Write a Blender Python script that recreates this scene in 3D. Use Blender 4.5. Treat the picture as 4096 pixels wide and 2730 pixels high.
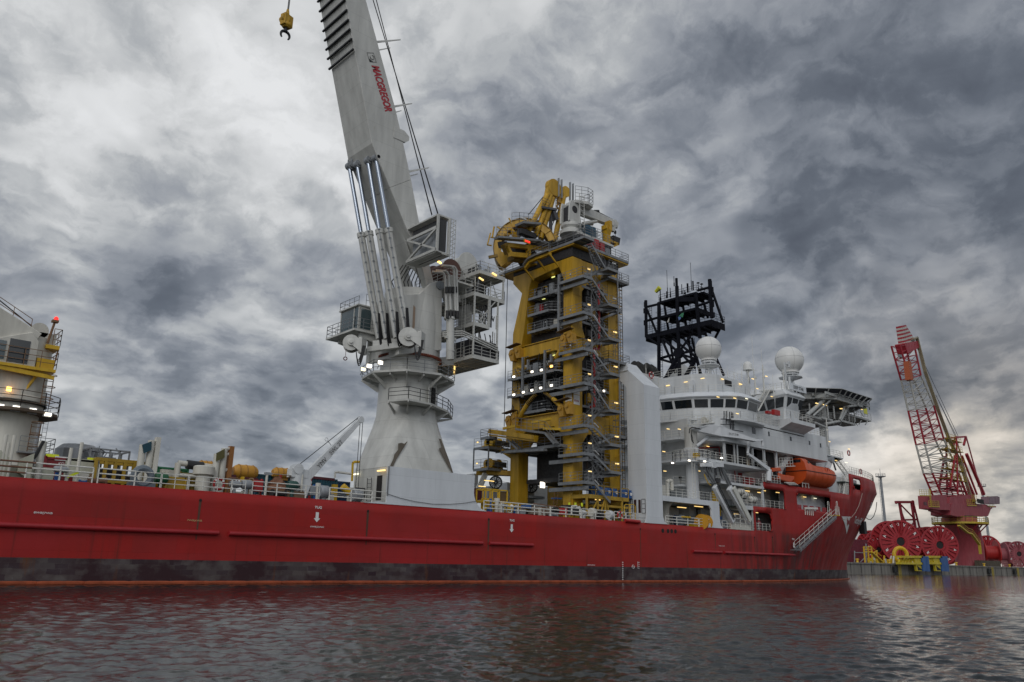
import bpy,bmesh,math,random
import numpy as np
from mathutils import Vector,Matrix
random.seed(7)
for _o in list(bpy.data.objects):bpy.data.objects.remove(_o)
SC=bpy.context.scene
COL=SC.collection
# ---------------------------------------------------------------- camera
# world: X runs along the ship towards the bow, Y away from the camera, Z up, the water at z = 0
FPX, CXP, CYP, CAMH = 3200.0, 2048.0, 1365.0, 2.15      # in pixels of the 4096 wide photograph / metres
ROT=np.array([[0.73711448,-0.19288031,-0.64765687],
    [-0.67547878,-0.18226861,-0.71449742],
    [0.01976497,0.96414487,-0.26463939]])
cam_d=bpy.data.cameras.new('camera');cam=bpy.data.objects.new('camera',cam_d);COL.objects.link(cam)
cam_d.sensor_width=36.0;cam_d.lens=36.0*FPX/4096.0
cam_d.clip_start=0.1;cam_d.clip_end=20000
_m=Matrix([list(map(float,r)) for r in ROT]);_y=Vector((-ROT[0][1],0,0))
c0=Vector([ROT[0][0],ROT[1][0],ROT[2][0]]);c1=Vector([ROT[0][1],ROT[1][1],ROT[2][1]]);c2=Vector([ROT[0][2],ROT[1][2],ROT[2][2]])
# ray() in the calibration used rows X,Y,Z of the camera frame
cam.matrix_world=Matrix.Translation((0,0,CAMH)) @ Matrix([[ROT[0][0],ROT[0][1],ROT[0][2],0],[ROT[1][0],ROT[1][1],ROT[1][2],0],[ROT[2][0],ROT[2][1],ROT[2][2],0],[0,0,0,1]])
SC.camera=cam
SC.render.resolution_x=1024;SC.render.resolution_y=682
def pdir(px,py):
 return ROT @ np.array([(px-CXP)/FPX,-(py-CYP)/FPX,-1.0])
def AY(px, py, y):          # measured point of the photograph on the plane Y = y
 d=pdir(px,py);t=y/d[1];return Vector((t*d[0],y,CAMH+t*d[2]))
def AX(px,py,x):
 d=pdir(px,py);t=x/d[0];return Vector((x,t*d[1],CAMH+t*d[2]))
def AZ(px,py,z):
 d=pdir(px,py);t=(z-CAMH)/d[2];return Vector((t*d[0],t*d[1],z))
# ---------------------------------------------------------------- sky
SUN_DIR = Vector((-0.74, -0.46, 0.60)).normalized()     # towards the light
W=bpy.data.worlds.new('World');SC.world=W;W.use_nodes=True
nt=W.node_tree;N=nt.nodes;Lk=nt.links
for n_ in list(N):N.remove(n_)
def nd(t,**kw):
 n=N.new(t)
 for k,v in kw.items():setattr(n,k,v)
 return n
def mth(op,a,b=None,clamp=False):
 n=N.new('ShaderNodeMath');n.operation=op;n.use_clamp=clamp
 for i,s in enumerate((a,b)):
  if s is None:continue
  if isinstance(s,(int,float)):n.inputs[i].default_value=s
  else:Lk.new(s,n.inputs[i])
 return n.outputs[0]
def vmth(op,a,b=None):
 n=N.new('ShaderNodeVectorMath');n.operation=op
 for i,s in enumerate((a,b)):
  if s is None:continue
  if isinstance(s,(tuple,list,Vector)):n.inputs[i].default_value=tuple(s)
  elif isinstance(s,(int,float)):n.inputs[3].default_value=s
  else:Lk.new(s,n.inputs[i])
 return n
tc=nd('ShaderNodeTexCoord').outputs['Generated']
dirv=vmth('NORMALIZE',tc).outputs[0]
def noise(vec,scale,detail,rough=0.5,dist=0.0):
 n=N.new('ShaderNodeTexNoise');n.inputs['Scale'].default_value=scale;n.inputs['Detail'].default_value=detail
 n.inputs['Roughness'].default_value=rough;n.inputs['Distortion'].default_value=dist
 Lk.new(vec,n.inputs['Vector']);return n
sep=nd('ShaderNodeSeparateXYZ');Lk.new(dirv,sep.inputs[0])
zz=mth('ADD',mth('MAXIMUM',sep.outputs[2],0.0),0.27)
comb=nd('ShaderNodeCombineXYZ')
Lk.new(mth('DIVIDE',sep.outputs[0],zz),comb.inputs[0]);Lk.new(mth('DIVIDE',sep.outputs[1],zz),comb.inputs[1]);comb.inputs[2].default_value=0.37
plane=comb.outputs[0]
wn=noise(dirv,3.2,8,0.60)
warp=vmth('SUBTRACT',wn.outputs['Color'],(0.5,0.5,0.5)).outputs[0]
wsc=N.new('ShaderNodeVectorMath');wsc.operation='SCALE';Lk.new(warp,wsc.inputs[0]);wsc.inputs[3].default_value=0.34
dw=vmth('NORMALIZE',vmth('ADD',dirv,wsc.outputs[0]).outputs[0]).outputs[0]
# cloud masses: (photo px, photo py, angular size in degrees, brightness)
MASS=[(700,260,9,.42),(1050,500,8,.30),(250,620,6,.22),(560,560,6,.22),(150,120,7,-.05),(250,420,3.6,-.26),(470,620,3,-.18),
  (380,980,5.0,-.34),(700,1010,3.5,-.22),(1180,940,4.5,-.26),(150,1100,4,.10),(900,800,4,.10),(620,1300,4,-.12),(300,1420,5,.12),(1100,1250,4,.08),
  (700,1500,4,-.14),(900,1650,3,.10),(350,1650,3,-.08),(650,1780,2.5,-.16),(1200,1600,3.5,-.10),(1350,1780,3,-.12),
  (1750,330,5.5,-.26),(1250,130,4,.16),(1900,120,4,-.04),(2150,210,4.5,.20),(2050,520,4.5,-.10),(2450,560,4.5,.22),(2250,700,4,.16),(1850,750,4,.10),
  (3050,300,7,-.16),(3400,500,8,-.30),(2950,660,5,-.22),(3850,350,7,-.20),(3250,780,4.5,-.22),(2700,780,4,.02),(2350,950,4,-.12),(3900,80,5,.0),
  (3600,950,7,.05),(2850,1010,6,.06),(3950,900,6,.04),(3300,1180,5,.05),(3900,1330,5.0,-.36),(3450,1400,5,-.12),(3750,1560,4,-.22),(4050,1620,3,-.16),(2000,1000,4,.02),(2600,1200,5,.0),
  (3650,1800,2.6,.55),(4000,1790,2.8,.62),(3450,1790,2.4,.42),(3850,1850,2.4,.40),(3850,1700,1.5,.0),(3700,2000,3,.05),(4000,2050,3,.02),(1900,1620,3,.16),(1850,1800,2.5,-.12)]
tot=None
for (px,py,sig,a) in MASS:
 d=Vector(pdir(px,py)).normalized()
 k=1.0/math.radians(sig) ** 2
 dp=vmth('DOT_PRODUCT',dw,tuple(d)).outputs['Value']
 e=mth('MULTIPLY',mth('EXPONENT',mth('MULTIPLY',mth('SUBTRACT',dp,1.0),k)),a)
 e=e
 tot=e if tot is None else mth('ADD',tot,e)
# unseen overcast behind the camera, with brightness added to light the ship
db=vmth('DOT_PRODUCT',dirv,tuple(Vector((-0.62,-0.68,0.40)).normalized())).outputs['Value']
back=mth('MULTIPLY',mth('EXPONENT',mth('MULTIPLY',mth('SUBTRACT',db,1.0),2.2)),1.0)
# heaped cloud base: the same field sampled twice, a little apart towards the bright side, shades its lumps
wl=noise(dirv,7.0,3,0.5).outputs['Color']
wl2=N.new('ShaderNodeVectorMath');wl2.operation='SCALE';Lk.new(wl,wl2.inputs[0]);wl2.inputs[3].default_value=0.15
pw=vmth('ADD',plane,wl2.outputs[0]).outputs[0]
def fbm(v,sc,det_,r,di=0.0):return noise(v,sc,det_,r,di).outputs['Fac']
LD=(-0.055,0.035,0.0)
def lumps(sc,det_,r,k,di):
 a_=fbm(pw,sc,det_,r,di);b_=fbm(vmth('ADD',pw,tuple(c*k for c in LD)).outputs[0],sc,det_,r,di)
 return a_,mth('SUBTRACT',b_,a_)
_,s1=lumps(2.1,3,0.50,1.6,0.0)
_,s2=lumps(5.6,3,0.50,0.55,0.0)
pw2=vmth('ADD',pw,wsc.outputs[0]).outputs[0]
f1=fbm(pw2,2.5,10,0.54);f2=fbm(pw2,7.0,9,0.56)
def crisp(v,lo,hi):
 n=N.new('ShaderNodeMapRange');n.interpolation_type='SMOOTHSTEP';Lk.new(v,n.inputs[0]);n.inputs[1].default_value=lo;n.inputs[2].default_value=hi;return n.outputs[0]
thick=crisp(f1,.39,.61);thin=crisp(f2,.40,.60)
det=mth('ADD',mth('ADD',mth('MULTIPLY',mth('SUBTRACT',0.5,thick),0.34),mth('MULTIPLY',s1,1.3)),mth('ADD',mth('MULTIPLY',s2,0.7),mth('MULTIPLY',mth('SUBTRACT',0.5,thin),0.22)))
sat=mth('TANH',mth('MULTIPLY',tot,1.9));sat=mth('MULTIPLY',sat,0.45)
lum=mth('ADD',mth('ADD',sat,det),0.55)
lum=mth('MULTIPLY',mth('ADD',lum,0.25),0.667)
ramp=nd('ShaderNodeValToRGB');Lk.new(lum,ramp.inputs[0])
cr=ramp.color_ramp
cr.elements[0].position=0.0;cr.elements[0].color=(.075,.085,.108,1)
cr.elements[1].position=1.0;cr.elements[1].color=(.80,.81,.82,1)
for p_,c_ in ((.22,(.125,.142,.172,1)),(.38,(.208,.228,.264,1)),(.52,(.312,.332,.366,1)),(.66,(.45,.468,.485,1)),(.80,(.62,.632,.64,1))):
 el=cr.elements.new(p_);el.color=c_
# warm light under the clouds near the horizon to the right
warm=vmth('DOT_PRODUCT',dw,tuple(Vector(pdir(3900,1790)).normalized())).outputs['Value']
wf=mth('MULTIPLY',mth('EXPONENT',mth('MULTIPLY',mth('SUBTRACT',warm,1.0),60.0)),0.75,True)
wmix=nd('ShaderNodeMixRGB',blend_type='MULTIPLY');Lk.new(wf,wmix.inputs[0]);Lk.new(ramp.outputs[0],wmix.inputs[1]);wmix.inputs[2].default_value=(1.10,.95,.78,1)
sky=nd('ShaderNodeTexSky',sky_type='NISHITA');sky.sun_disc=False
sky.sun_elevation=math.asin(SUN_DIR.z);sky.sun_rotation=math.atan2(SUN_DIR.x,SUN_DIR.y)
bg_sky=nd('ShaderNodeBackground');Lk.new(sky.outputs[0],bg_sky.inputs[0]);bg_sky.inputs[1].default_value=0.06
bg_cl=nd('ShaderNodeBackground');Lk.new(wmix.outputs[0],bg_cl.inputs[0])
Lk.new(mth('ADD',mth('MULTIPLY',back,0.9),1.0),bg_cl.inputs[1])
mixw=nd('ShaderNodeMixShader');mixw.inputs[0].default_value=0.93
Lk.new(bg_sky.outputs[0],mixw.inputs[1]);Lk.new(bg_cl.outputs[0],mixw.inputs[2])
wo=nd('ShaderNodeOutputWorld');Lk.new(mixw.outputs[0],wo.inputs[0])
W.cycles.sampling_method='MANUAL';W.cycles.sample_map_resolution=1024
sd=bpy.data.lights.new('sun','SUN');sun=bpy.data.objects.new('sun',sd);COL.objects.link(sun)
sd.energy=0.75;sd.angle=math.radians(35);sd.color=(1.0,.965,.92)
sun.rotation_euler=SUN_DIR.to_track_quat('Z','Y').to_euler()
SC.view_settings.view_transform='Standard';SC.view_settings.look='None';SC.view_settings.gamma=1
SC.view_settings.exposure=0.0
SC.render.engine='CYCLES'
# ---------------------------------------------------------------- helpers
ORG={}
def V(*a):return Vector(a)
def thing(name,label,cat,loc=(0,0,0),group=None):
 o=bpy.data.objects.new(name,None);COL.objects.link(o);o.location=loc;o.empty_display_size=.5
 o['label']=label;o['category']=cat
 if group:o['group']=group
 ORG[o.name]=Vector(loc);return o
def tag(o,label,cat,group=None):
 o['label']=label;o['category']=cat
 if group:o['group']=group
 return o
def copy_tree(o,off,parent=None,label=None,scale=None):
 c=o.copy();COL.objects.link(c)
 if parent is None:
  c.location=o.location+Vector(off);ORG[c.name]=Vector(c.location)
  if label:c['label']=label
 else:c.parent=parent
 for ch in list(o.children):copy_tree(ch,off,c)
 return c
class MB:
 def __init__(s):s.v=[];s.f=[];s.m=[];s.k=0
 def mat(s,k):s.k=k;return s
 def add(s,vs,fs):
  b=len(s.v);s.v += [tuple(p) for p in vs]
  s.f += [tuple(b+i for i in f) for f in fs];s.m += [s.k]*len(fs);return s
 def hexa(s, p):     # 4 bottom, 4 top
  return s.add(p,[(0,3,2,1),(4,5,6,7),(0,1,5,4),(1,2,6,5),(2,3,7,6),(3,0,4,7)])
 def box(s,x0,x1,y0,y1,z0,z1):
  return s.hexa([(x0,y0,z0),(x1,y0,z0),(x1,y1,z0),(x0,y1,z0),(x0,y0,z1),(x1,y0,z1),(x1,y1,z1),(x0,y1,z1)])
 def cbox(s,c,sx,sy,sz,rz=0):
  cx,cy,cz=c;ca,sa=math.cos(rz),math.sin(rz);P=[]
  for dz in (-.5,.5):
   for dx,dy in ((-.5,-.5),(.5,-.5),(.5,.5),(-.5,.5)):
    a,b=dx*sx,dy*sy;P.append((cx+a*ca-b*sa,cy+a*sa+b*ca,cz+dz*sz))
  return s.hexa(P)
 def frame(s,p,q,up=(0,0,1)):
  p=Vector(p);q=Vector(q);d=(q-p)
  if d.length < 1e-6:d=Vector((0,0,1))
  d=d.normalized();u=Vector(up)
  if abs(d.dot(u)) > .98:u=Vector((1,0,0)) if abs(d.x) < .9 else Vector((0,1,0))
  a=d.cross(u).normalized();b=a.cross(d).normalized();return p,q,a,b
 def beam(s,p,q,w,h=None,w2=None,h2=None):
  h=w if h is None else h;w2=w if w2 is None else w2;h2=h if h2 is None else h2
  p,q,a,b=s.frame(p,q)
  P=[p+a*(i*w/2)+b*(j*h/2) for i,j in ((-1,-1),(1,-1),(1,1),(-1,1))]+[q+a*(i*w2/2)+b*(j*h2/2) for i,j in ((-1,-1),(1,-1),(1,1),(-1,1))]
  return s.hexa(P)
 def tube(s,p,q,r,r2=None,n=8,cap=True):
  r2=r if r2 is None else r2;p,q,a,b=s.frame(p,q);P=[]
  for c,rr in ((p,r),(q,r2)):
   for i in range(n):
    t=2*math.pi*i/n+math.pi/n;P.append(c+a*(rr*math.cos(t))+b*(rr*math.sin(t)))
  F=[(i,(i+1) % n,n+(i+1) % n,n+i) for i in range(n)]
  if cap:F += [tuple(range(n-1,-1,-1)),tuple(range(n,2*n))]
  return s.add(P,F)
 def path(s,pts,r,n=5):
  for a,b in zip(pts[:-1],pts[1:]):s.tube(a,b,r,n=n)
  return s
 def prism(s,poly,ax,a0,a1):
  def mk(u,v,w):return {'y':(u,w,v),'x':(w,u,v),'z':(u,v,w)}[ax]
  n=len(poly);P=[mk(u,v,a0) for u,v in poly]+[mk(u,v,a1) for u,v in poly]
  return s.add(P,[tuple(range(n)),tuple(range(2*n-1,n-1,-1))]+[(i,(i+1) % n,n+(i+1) % n,n+i) for i in range(n)])
 def lathe(s, c, ax, prof, n=32, cap=True):      # prof: (radius, offset along the axis)
  c=Vector(c);d=Vector(ax).normalized();_,_,a,b=s.frame(c,c+d);P=[]
  for r,h in prof:
   for i in range(n):
    t=2*math.pi*i/n;P.append(c+d*h+a*(r*math.cos(t))+b*(r*math.sin(t)))
  F=[]
  for k in range(len(prof)-1):
   for i in range(n):F.append((k*n+i,k*n+(i+1) % n,(k+1)*n+(i+1) % n,(k+1)*n+i))
  if cap:F += [tuple(range(n-1,-1,-1)),tuple((len(prof)-1)*n+i for i in range(n))]
  return s.add(P,F)
 def torus(s,c,ax,R,r,n=24,m=6):
  c=Vector(c);d=Vector(ax).normalized();_,_,a,b=s.frame(c,c+d);P=[]
  for i in range(n):
   t=2*math.pi*i/n;u=a*math.cos(t)+b*math.sin(t)
   for j in range(m):
    w=2*math.pi*j/m;P.append(c+u*(R+r*math.cos(w))+d*(r*math.sin(w)))
  F=[(i*m+j,((i+1) % n)*m+j,((i+1) % n)*m+(j+1) % m,i*m+(j+1) % m) for i in range(n) for j in range(m)]
  return s.add(P,F)
 def sphere(s,c,r,n=16,m=10,sz=1.0):
  return s.lathe((c[0],c[1],c[2]),(0,0,1),[(max(r*math.sin(math.pi*k/m),1e-3),-r*sz*math.cos(math.pi*k/m)) for k in range(m+1)],n)
 def rail(s,pts,h=1.05,bars=3,sp=1.5,r=.028,n=4,toe=False):
  pts=[Vector(p) for p in pts];up=Vector((0,0,1))
  for a,b in zip(pts[:-1],pts[1:]):
   L=(b-a).length
   for k in range(bars):hh=up*(h*(k+1)/bars);s.tube(a+hh,b+hh,r,n=n,cap=False)
   m=max(1,round(L/sp))
   for k in range(m+1):c=a.lerp(b,k/m);s.tube(c,c+up*h,r,n=n,cap=False)
   if toe:s.beam(a+up*.07,b+up*.07,.02,.14)
  return s
 def ladder(s,p,q,w=.45,side=(1,0,0),r=.025,sp=.35):
  p=Vector(p);q=Vector(q);d=Vector(side)*w/2
  s.tube(p-d,q-d,r,n=4);s.tube(p+d,q+d,r,n=4);m=int((q-p).length/sp)
  for k in range(m):c=p.lerp(q,(k+.5)/m);s.tube(c-d,c+d,r*.8,n=4,cap=False)
  return s
 def stair(s,p,q,side,w=.8,rise=.24,hr=True):
  p=Vector(p);q=Vector(q);d=Vector(side).normalized()*w/2
  for sg in (-1,1):
   s.beam(p+d*sg,q+d*sg,.05,.26)
   if hr:
    up=Vector((0,0,1));s.tube(p+d*sg+up,q+d*sg+up,.025,n=4);s.tube(p+d*sg+up*.55,q+d*sg+up*.55,.018,n=4)
    for k in range(5):c=(p+d*sg).lerp(q+d*sg,k/4);s.tube(c,c+up,.022,n=4)
  m=max(2,int(abs(q.z-p.z)/rise))
  run=(q-p);run.z=0;run=run.normalized()*.22 if run.length > 1e-3 else Vector((.2,0,0))
  for k in range(m):
   c=p.lerp(q,(k+.5)/m);s.add([c-d-run/2,c+d-run/2,c+d+run/2,c-d+run/2,c-d-run/2-V(0,0,.03),c+d-run/2-V(0,0,.03),c+d+run/2-V(0,0,.03),c-d+run/2-V(0,0,.03)],[(0,1,2,3),(7,6,5,4),(0,4,5,1),(3,2,6,7)])
  return s
 def build(s,name,mats,parent=None,smooth=False,bevel=0,keep=False):
  me=bpy.data.meshes.new(name);org=Vector((0,0,0))
  if parent is not None:org=ORG.get(parent.name,Vector((0,0,0)))
  if parent is None and s.v:
   xs=[p[0] for p in s.v];ys=[p[1] for p in s.v];zs=[p[2] for p in s.v]
   if not keep:org=Vector(((min(xs)+max(xs))/2,(min(ys)+max(ys))/2,min(zs)))
  me.from_pydata([(p[0]-org.x,p[1]-org.y,p[2]-org.z) for p in s.v],[],s.f)
  if not isinstance(mats,(list,tuple)):mats=[mats]
  for mm in mats:me.materials.append(mm)
  if len(mats) > 1:me.polygons.foreach_set('material_index',[min(k,len(mats)-1) for k in s.m])
  bm=bmesh.new();bm.from_mesh(me);bmesh.ops.recalc_face_normals(bm,faces=bm.faces);bm.to_mesh(me);bm.free()
  if smooth:
   me.polygons.foreach_set('use_smooth',[True]*len(me.polygons))
   try:me.set_sharp_from_angle(angle=math.radians(38))
   except Exception:pass
  o=bpy.data.objects.new(name,me);COL.objects.link(o)
  if parent is not None:o.parent=parent;ORG[o.name]=org
  else:o.location=org;ORG[o.name]=org
  if bevel:
   b=o.modifiers.new('bevel','BEVEL');b.width=bevel;b.segments=1;b.limit_method='ANGLE'
  return o
_TXT={}
def text_geo(txt,bold=0.0,shear=0.0):
 key=(txt,bold,shear)
 if key in _TXT:return _TXT[key]
 cu=bpy.data.curves.new('lettering_tmp','FONT');cu.body=txt;cu.size=1.0;cu.offset=bold;cu.shear=shear;cu.resolution_u=3
 cu.align_x='LEFT';cu.align_y='BOTTOM_BASELINE'
 o=bpy.data.objects.new('lettering_tmp',cu);COL.objects.link(o)
 bpy.context.view_layer.update()
 me=bpy.data.meshes.new_from_object(o.evaluated_get(bpy.context.evaluated_depsgraph_get()))
 vs=[(v.co.x,v.co.y) for v in me.vertices];fs=[tuple(p.vertices) for p in me.polygons]
 bpy.data.objects.remove(o);bpy.data.meshes.remove(me);bpy.data.curves.remove(cu)
 xs=[v[0] for v in vs];x0,x1=min(xs),max(xs);ys=[v[1] for v in vs];y0,y1=min(ys),max(ys)
 vs=[((x-x0),(y-y0)) for x,y in vs];_TXT[key]=(vs,fs,x1-x0,y1-y0);return _TXT[key]
def put_text(mb,txt,org,ax,ay,h,width=None,bold=0.0,shear=0.0,fn=None):
 vs,fs,w,hh=text_geo(txt,bold,shear);sy=h/hh;sx=(width/w) if width else sy
 org=Vector(org);ax=Vector(ax);ay=Vector(ay);P=[org+ax*(x*sx)+ay*(y*sy) for x,y in vs]
 if fn:P=[fn(p) for p in P]
 mb.add(P,fs)
# ---------------------------------------------------------------- materials
MATS={}
def M(name,col,rough=.5,metal=0.0,dirt=0.0,rust=0.0,seam=0.0,emit=None,scale=1.0,streak=True,bump=0.0,rustcol=(.16,.07,.03),spec=None):
 if name in MATS:return MATS[name]
 m=bpy.data.materials.new(name);m.use_nodes=True;t=m.node_tree;b=t.nodes['Principled BSDF']
 b.inputs['Base Color'].default_value=(*col,1);b.inputs['Roughness'].default_value=rough;b.inputs['Metallic'].default_value=metal
 if spec is not None:b.inputs['Specular IOR Level'].default_value=spec
 if emit:b.inputs['Emission Color'].default_value=(*emit[0],1);b.inputs['Emission Strength'].default_value=emit[1]
 if dirt or rust or bump:
  g=t.nodes.new('ShaderNodeNewGeometry');mp=t.nodes.new('ShaderNodeMapping');t.links.new(g.outputs['Position'],mp.inputs[0])
  mp.inputs['Scale'].default_value=(scale,scale,scale*(.18 if streak else 1))
  n1=t.nodes.new('ShaderNodeTexNoise');n1.inputs['Scale'].default_value=1.1;n1.inputs['Detail'].default_value=8;n1.inputs['Roughness'].default_value=.62
  t.links.new(mp.outputs[0],n1.inputs['Vector'])
  r1=t.nodes.new('ShaderNodeMapRange');t.links.new(n1.outputs['Fac'],r1.inputs[0]);r1.inputs[1].default_value=.35;r1.inputs[2].default_value=.72;r1.inputs[3].default_value=1.0;r1.inputs[4].default_value=1-dirt
  mx=t.nodes.new('ShaderNodeMixRGB');mx.blend_type='MULTIPLY';mx.inputs[0].default_value=1;mx.inputs[1].default_value=(*col,1);t.links.new(r1.outputs[0],mx.inputs[2]);last=mx
  if seam:
   sx=t.nodes.new('ShaderNodeSeparateXYZ');t.links.new(g.outputs['Position'],sx.inputs[0]);ad=t.nodes.new('ShaderNodeMath');ad.operation='ADD';t.links.new(sx.outputs[0],ad.inputs[0]);t.links.new(sx.outputs[1],ad.inputs[1])
   cx_=t.nodes.new('ShaderNodeCombineXYZ');t.links.new(ad.outputs[0],cx_.inputs[0]);t.links.new(sx.outputs[2],cx_.inputs[1]);bk=t.nodes.new('ShaderNodeTexBrick');t.links.new(cx_.outputs[0],bk.inputs['Vector']);bk.inputs['Scale'].default_value=1;bk.inputs['Brick Width'].default_value=5.3;bk.inputs['Row Height'].default_value=1.9;bk.inputs['Mortar Size'].default_value=.03;bk.inputs['Mortar Smooth'].default_value=.8
   for q_,v_ in (('Color1',1.0),('Color2',.955),('Mortar',1-seam)):bk.inputs[q_].default_value=(v_,v_,v_,1)
   ms=t.nodes.new('ShaderNodeMixRGB');ms.blend_type='MULTIPLY';ms.inputs[0].default_value=1;t.links.new(last.outputs[0],ms.inputs[1]);t.links.new(bk.outputs['Color'],ms.inputs[2]);last=ms
  if rust:
   n2=t.nodes.new('ShaderNodeTexNoise');n2.inputs['Scale'].default_value=2.6;n2.inputs['Detail'].default_value=9;n2.inputs['Roughness'].default_value=.7;t.links.new(mp.outputs[0],n2.inputs['Vector'])
   r2=t.nodes.new('ShaderNodeMapRange');t.links.new(n2.outputs['Fac'],r2.inputs[0]);r2.inputs[1].default_value=.66-.2*rust;r2.inputs[2].default_value=.80-.2*rust;r2.inputs[3].default_value=0;r2.inputs[4].default_value=min(1,.5+rust)
   m2=t.nodes.new('ShaderNodeMixRGB');t.links.new(r2.outputs[0],m2.inputs[0]);t.links.new(last.outputs[0],m2.inputs[1]);m2.inputs[2].default_value=(*rustcol,1);last=m2
  t.links.new(last.outputs[0],b.inputs['Base Color'])
  r3=t.nodes.new('ShaderNodeMapRange');t.links.new(n1.outputs['Fac'],r3.inputs[0]);r3.inputs[1].default_value=.3;r3.inputs[2].default_value=.7;r3.inputs[3].default_value=max(.05,rough-.12);r3.inputs[4].default_value=min(1,rough+.15)
  t.links.new(r3.outputs[0],b.inputs['Roughness'])
  if bump:
   bp=t.nodes.new('ShaderNodeBump');bp.inputs['Distance'].default_value=.02;bp.inputs['Strength'].default_value=bump;t.links.new(n1.outputs['Fac'],bp.inputs['Height']);t.links.new(bp.outputs[0],b.inputs['Normal'])
 MATS[name]=m;return m
white=M('white_paint',(.70,.72,.74),.42,dirt=.16,rust=.03,rustcol=(.30,.20,.12))
white_clean=M('white_side_paint',(.70,.73,.76),.5,dirt=.14,seam=.16,rust=.02,scale=.7,rustcol=(.35,.28,.2))
crane_white=M('crane_cream_paint',(.60,.60,.565),.42,dirt=.28,seam=.22,rust=.12,scale=.8,rustcol=(.28,.19,.11))
offwhite=M('weathered_white_paint',(.64,.62,.55),.5,dirt=.25,rust=.22,scale=1.2,rustcol=(.22,.10,.05))
railwhite=M('white_railing_paint',(.72,.71,.66),.45,dirt=.15,rust=.18,scale=2.0,streak=False,rustcol=(.24,.10,.05))
rustrail=M('rusty_pipe',(.20,.10,.06),.8,dirt=.4,rust=.5,scale=2.0,streak=False,rustcol=(.08,.03,.02))
red=M('red_paint',(.34,.016,.022),.45,dirt=.2)
redeq=M('red_equipment_paint',(.42,.02,.02),.4,dirt=.2)
yellow=M('yellow_tower_paint',(.60,.345,.016),.48,dirt=.48,rust=.12,scale=.9,rustcol=(.12,.05,.02))
yellow2=M('bright_yellow_paint',(.68,.42,.015),.45,dirt=.25,rust=.10,scale=1.5,rustcol=(.20,.08,.03))
steel=M('galvanised_steel',(.26,.27,.28),.5,metal=.35,dirt=.3,scale=2.0,streak=False)
dgrey=M('dark_grating',(.06,.062,.065),.7,dirt=.3)
greyp=M('grey_machinery_paint',(.30,.32,.34),.5,dirt=.3,scale=2.0)
black=M('black_paint',(.012,.012,.016),.5,dirt=.2)
black_mast=M('mast_black_paint',(.006,.007,.012),.75,dirt=.2,spec=.15)
rubber=M('black_hose',(.012,.012,.013),.55)
glass=M('dark_window_glass',(.012,.016,.02),.06,spec=.8)
cabglass=M('cab_glass',(.04,.07,.08),.04,spec=1.0)
chrome=M('cylinder_chrome',(.34,.38,.44),.22,metal=1.0)
rope=M('wire_rope',(.02,.02,.022),.6)
orange=M('orange_hull_paint',(.62,.085,.012),.4,dirt=.2,scale=1.0)
blue=M('blue_drum',(.02,.10,.32),.4,dirt=.2)
warmlamp=M('warm_tube_lamp',(1,.8,.4),.4,emit=((1.0,.66,.22),1.4))
coollamp=M('floodlight_lens',(1,.95,.9),.4,emit=((1.0,.90,.74),3.2))
palelamp=M('pale_tube_lamp',(.9,.9,.8),.4,emit=((1.0,.92,.66),1.3))
orangelamp=M('amber_lamp',(1,.5,.1),.4,emit=((1.0,.45,.08),6.0))
redlamp=M('red_lamp',(1,.05,.02),.4,emit=((1.0,.03,.03),1.1))
darkin=M('dark_interior',(.014,.012,.012),.8)
maroon=M('maroon_paint',(.10,.012,.02),.5,dirt=.2)
concrete=M('quay_concrete',(.24,.225,.20),.85,dirt=.45,rust=.12,scale=.35,bump=.3,rustcol=(.10,.085,.07))
letterw=M('white_lettering',(.78,.78,.76),.5)
letterr=M('red_lettering',(.38,.02,.03),.5)
letterk=M('black_lettering',(.02,.02,.02),.5)
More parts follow.
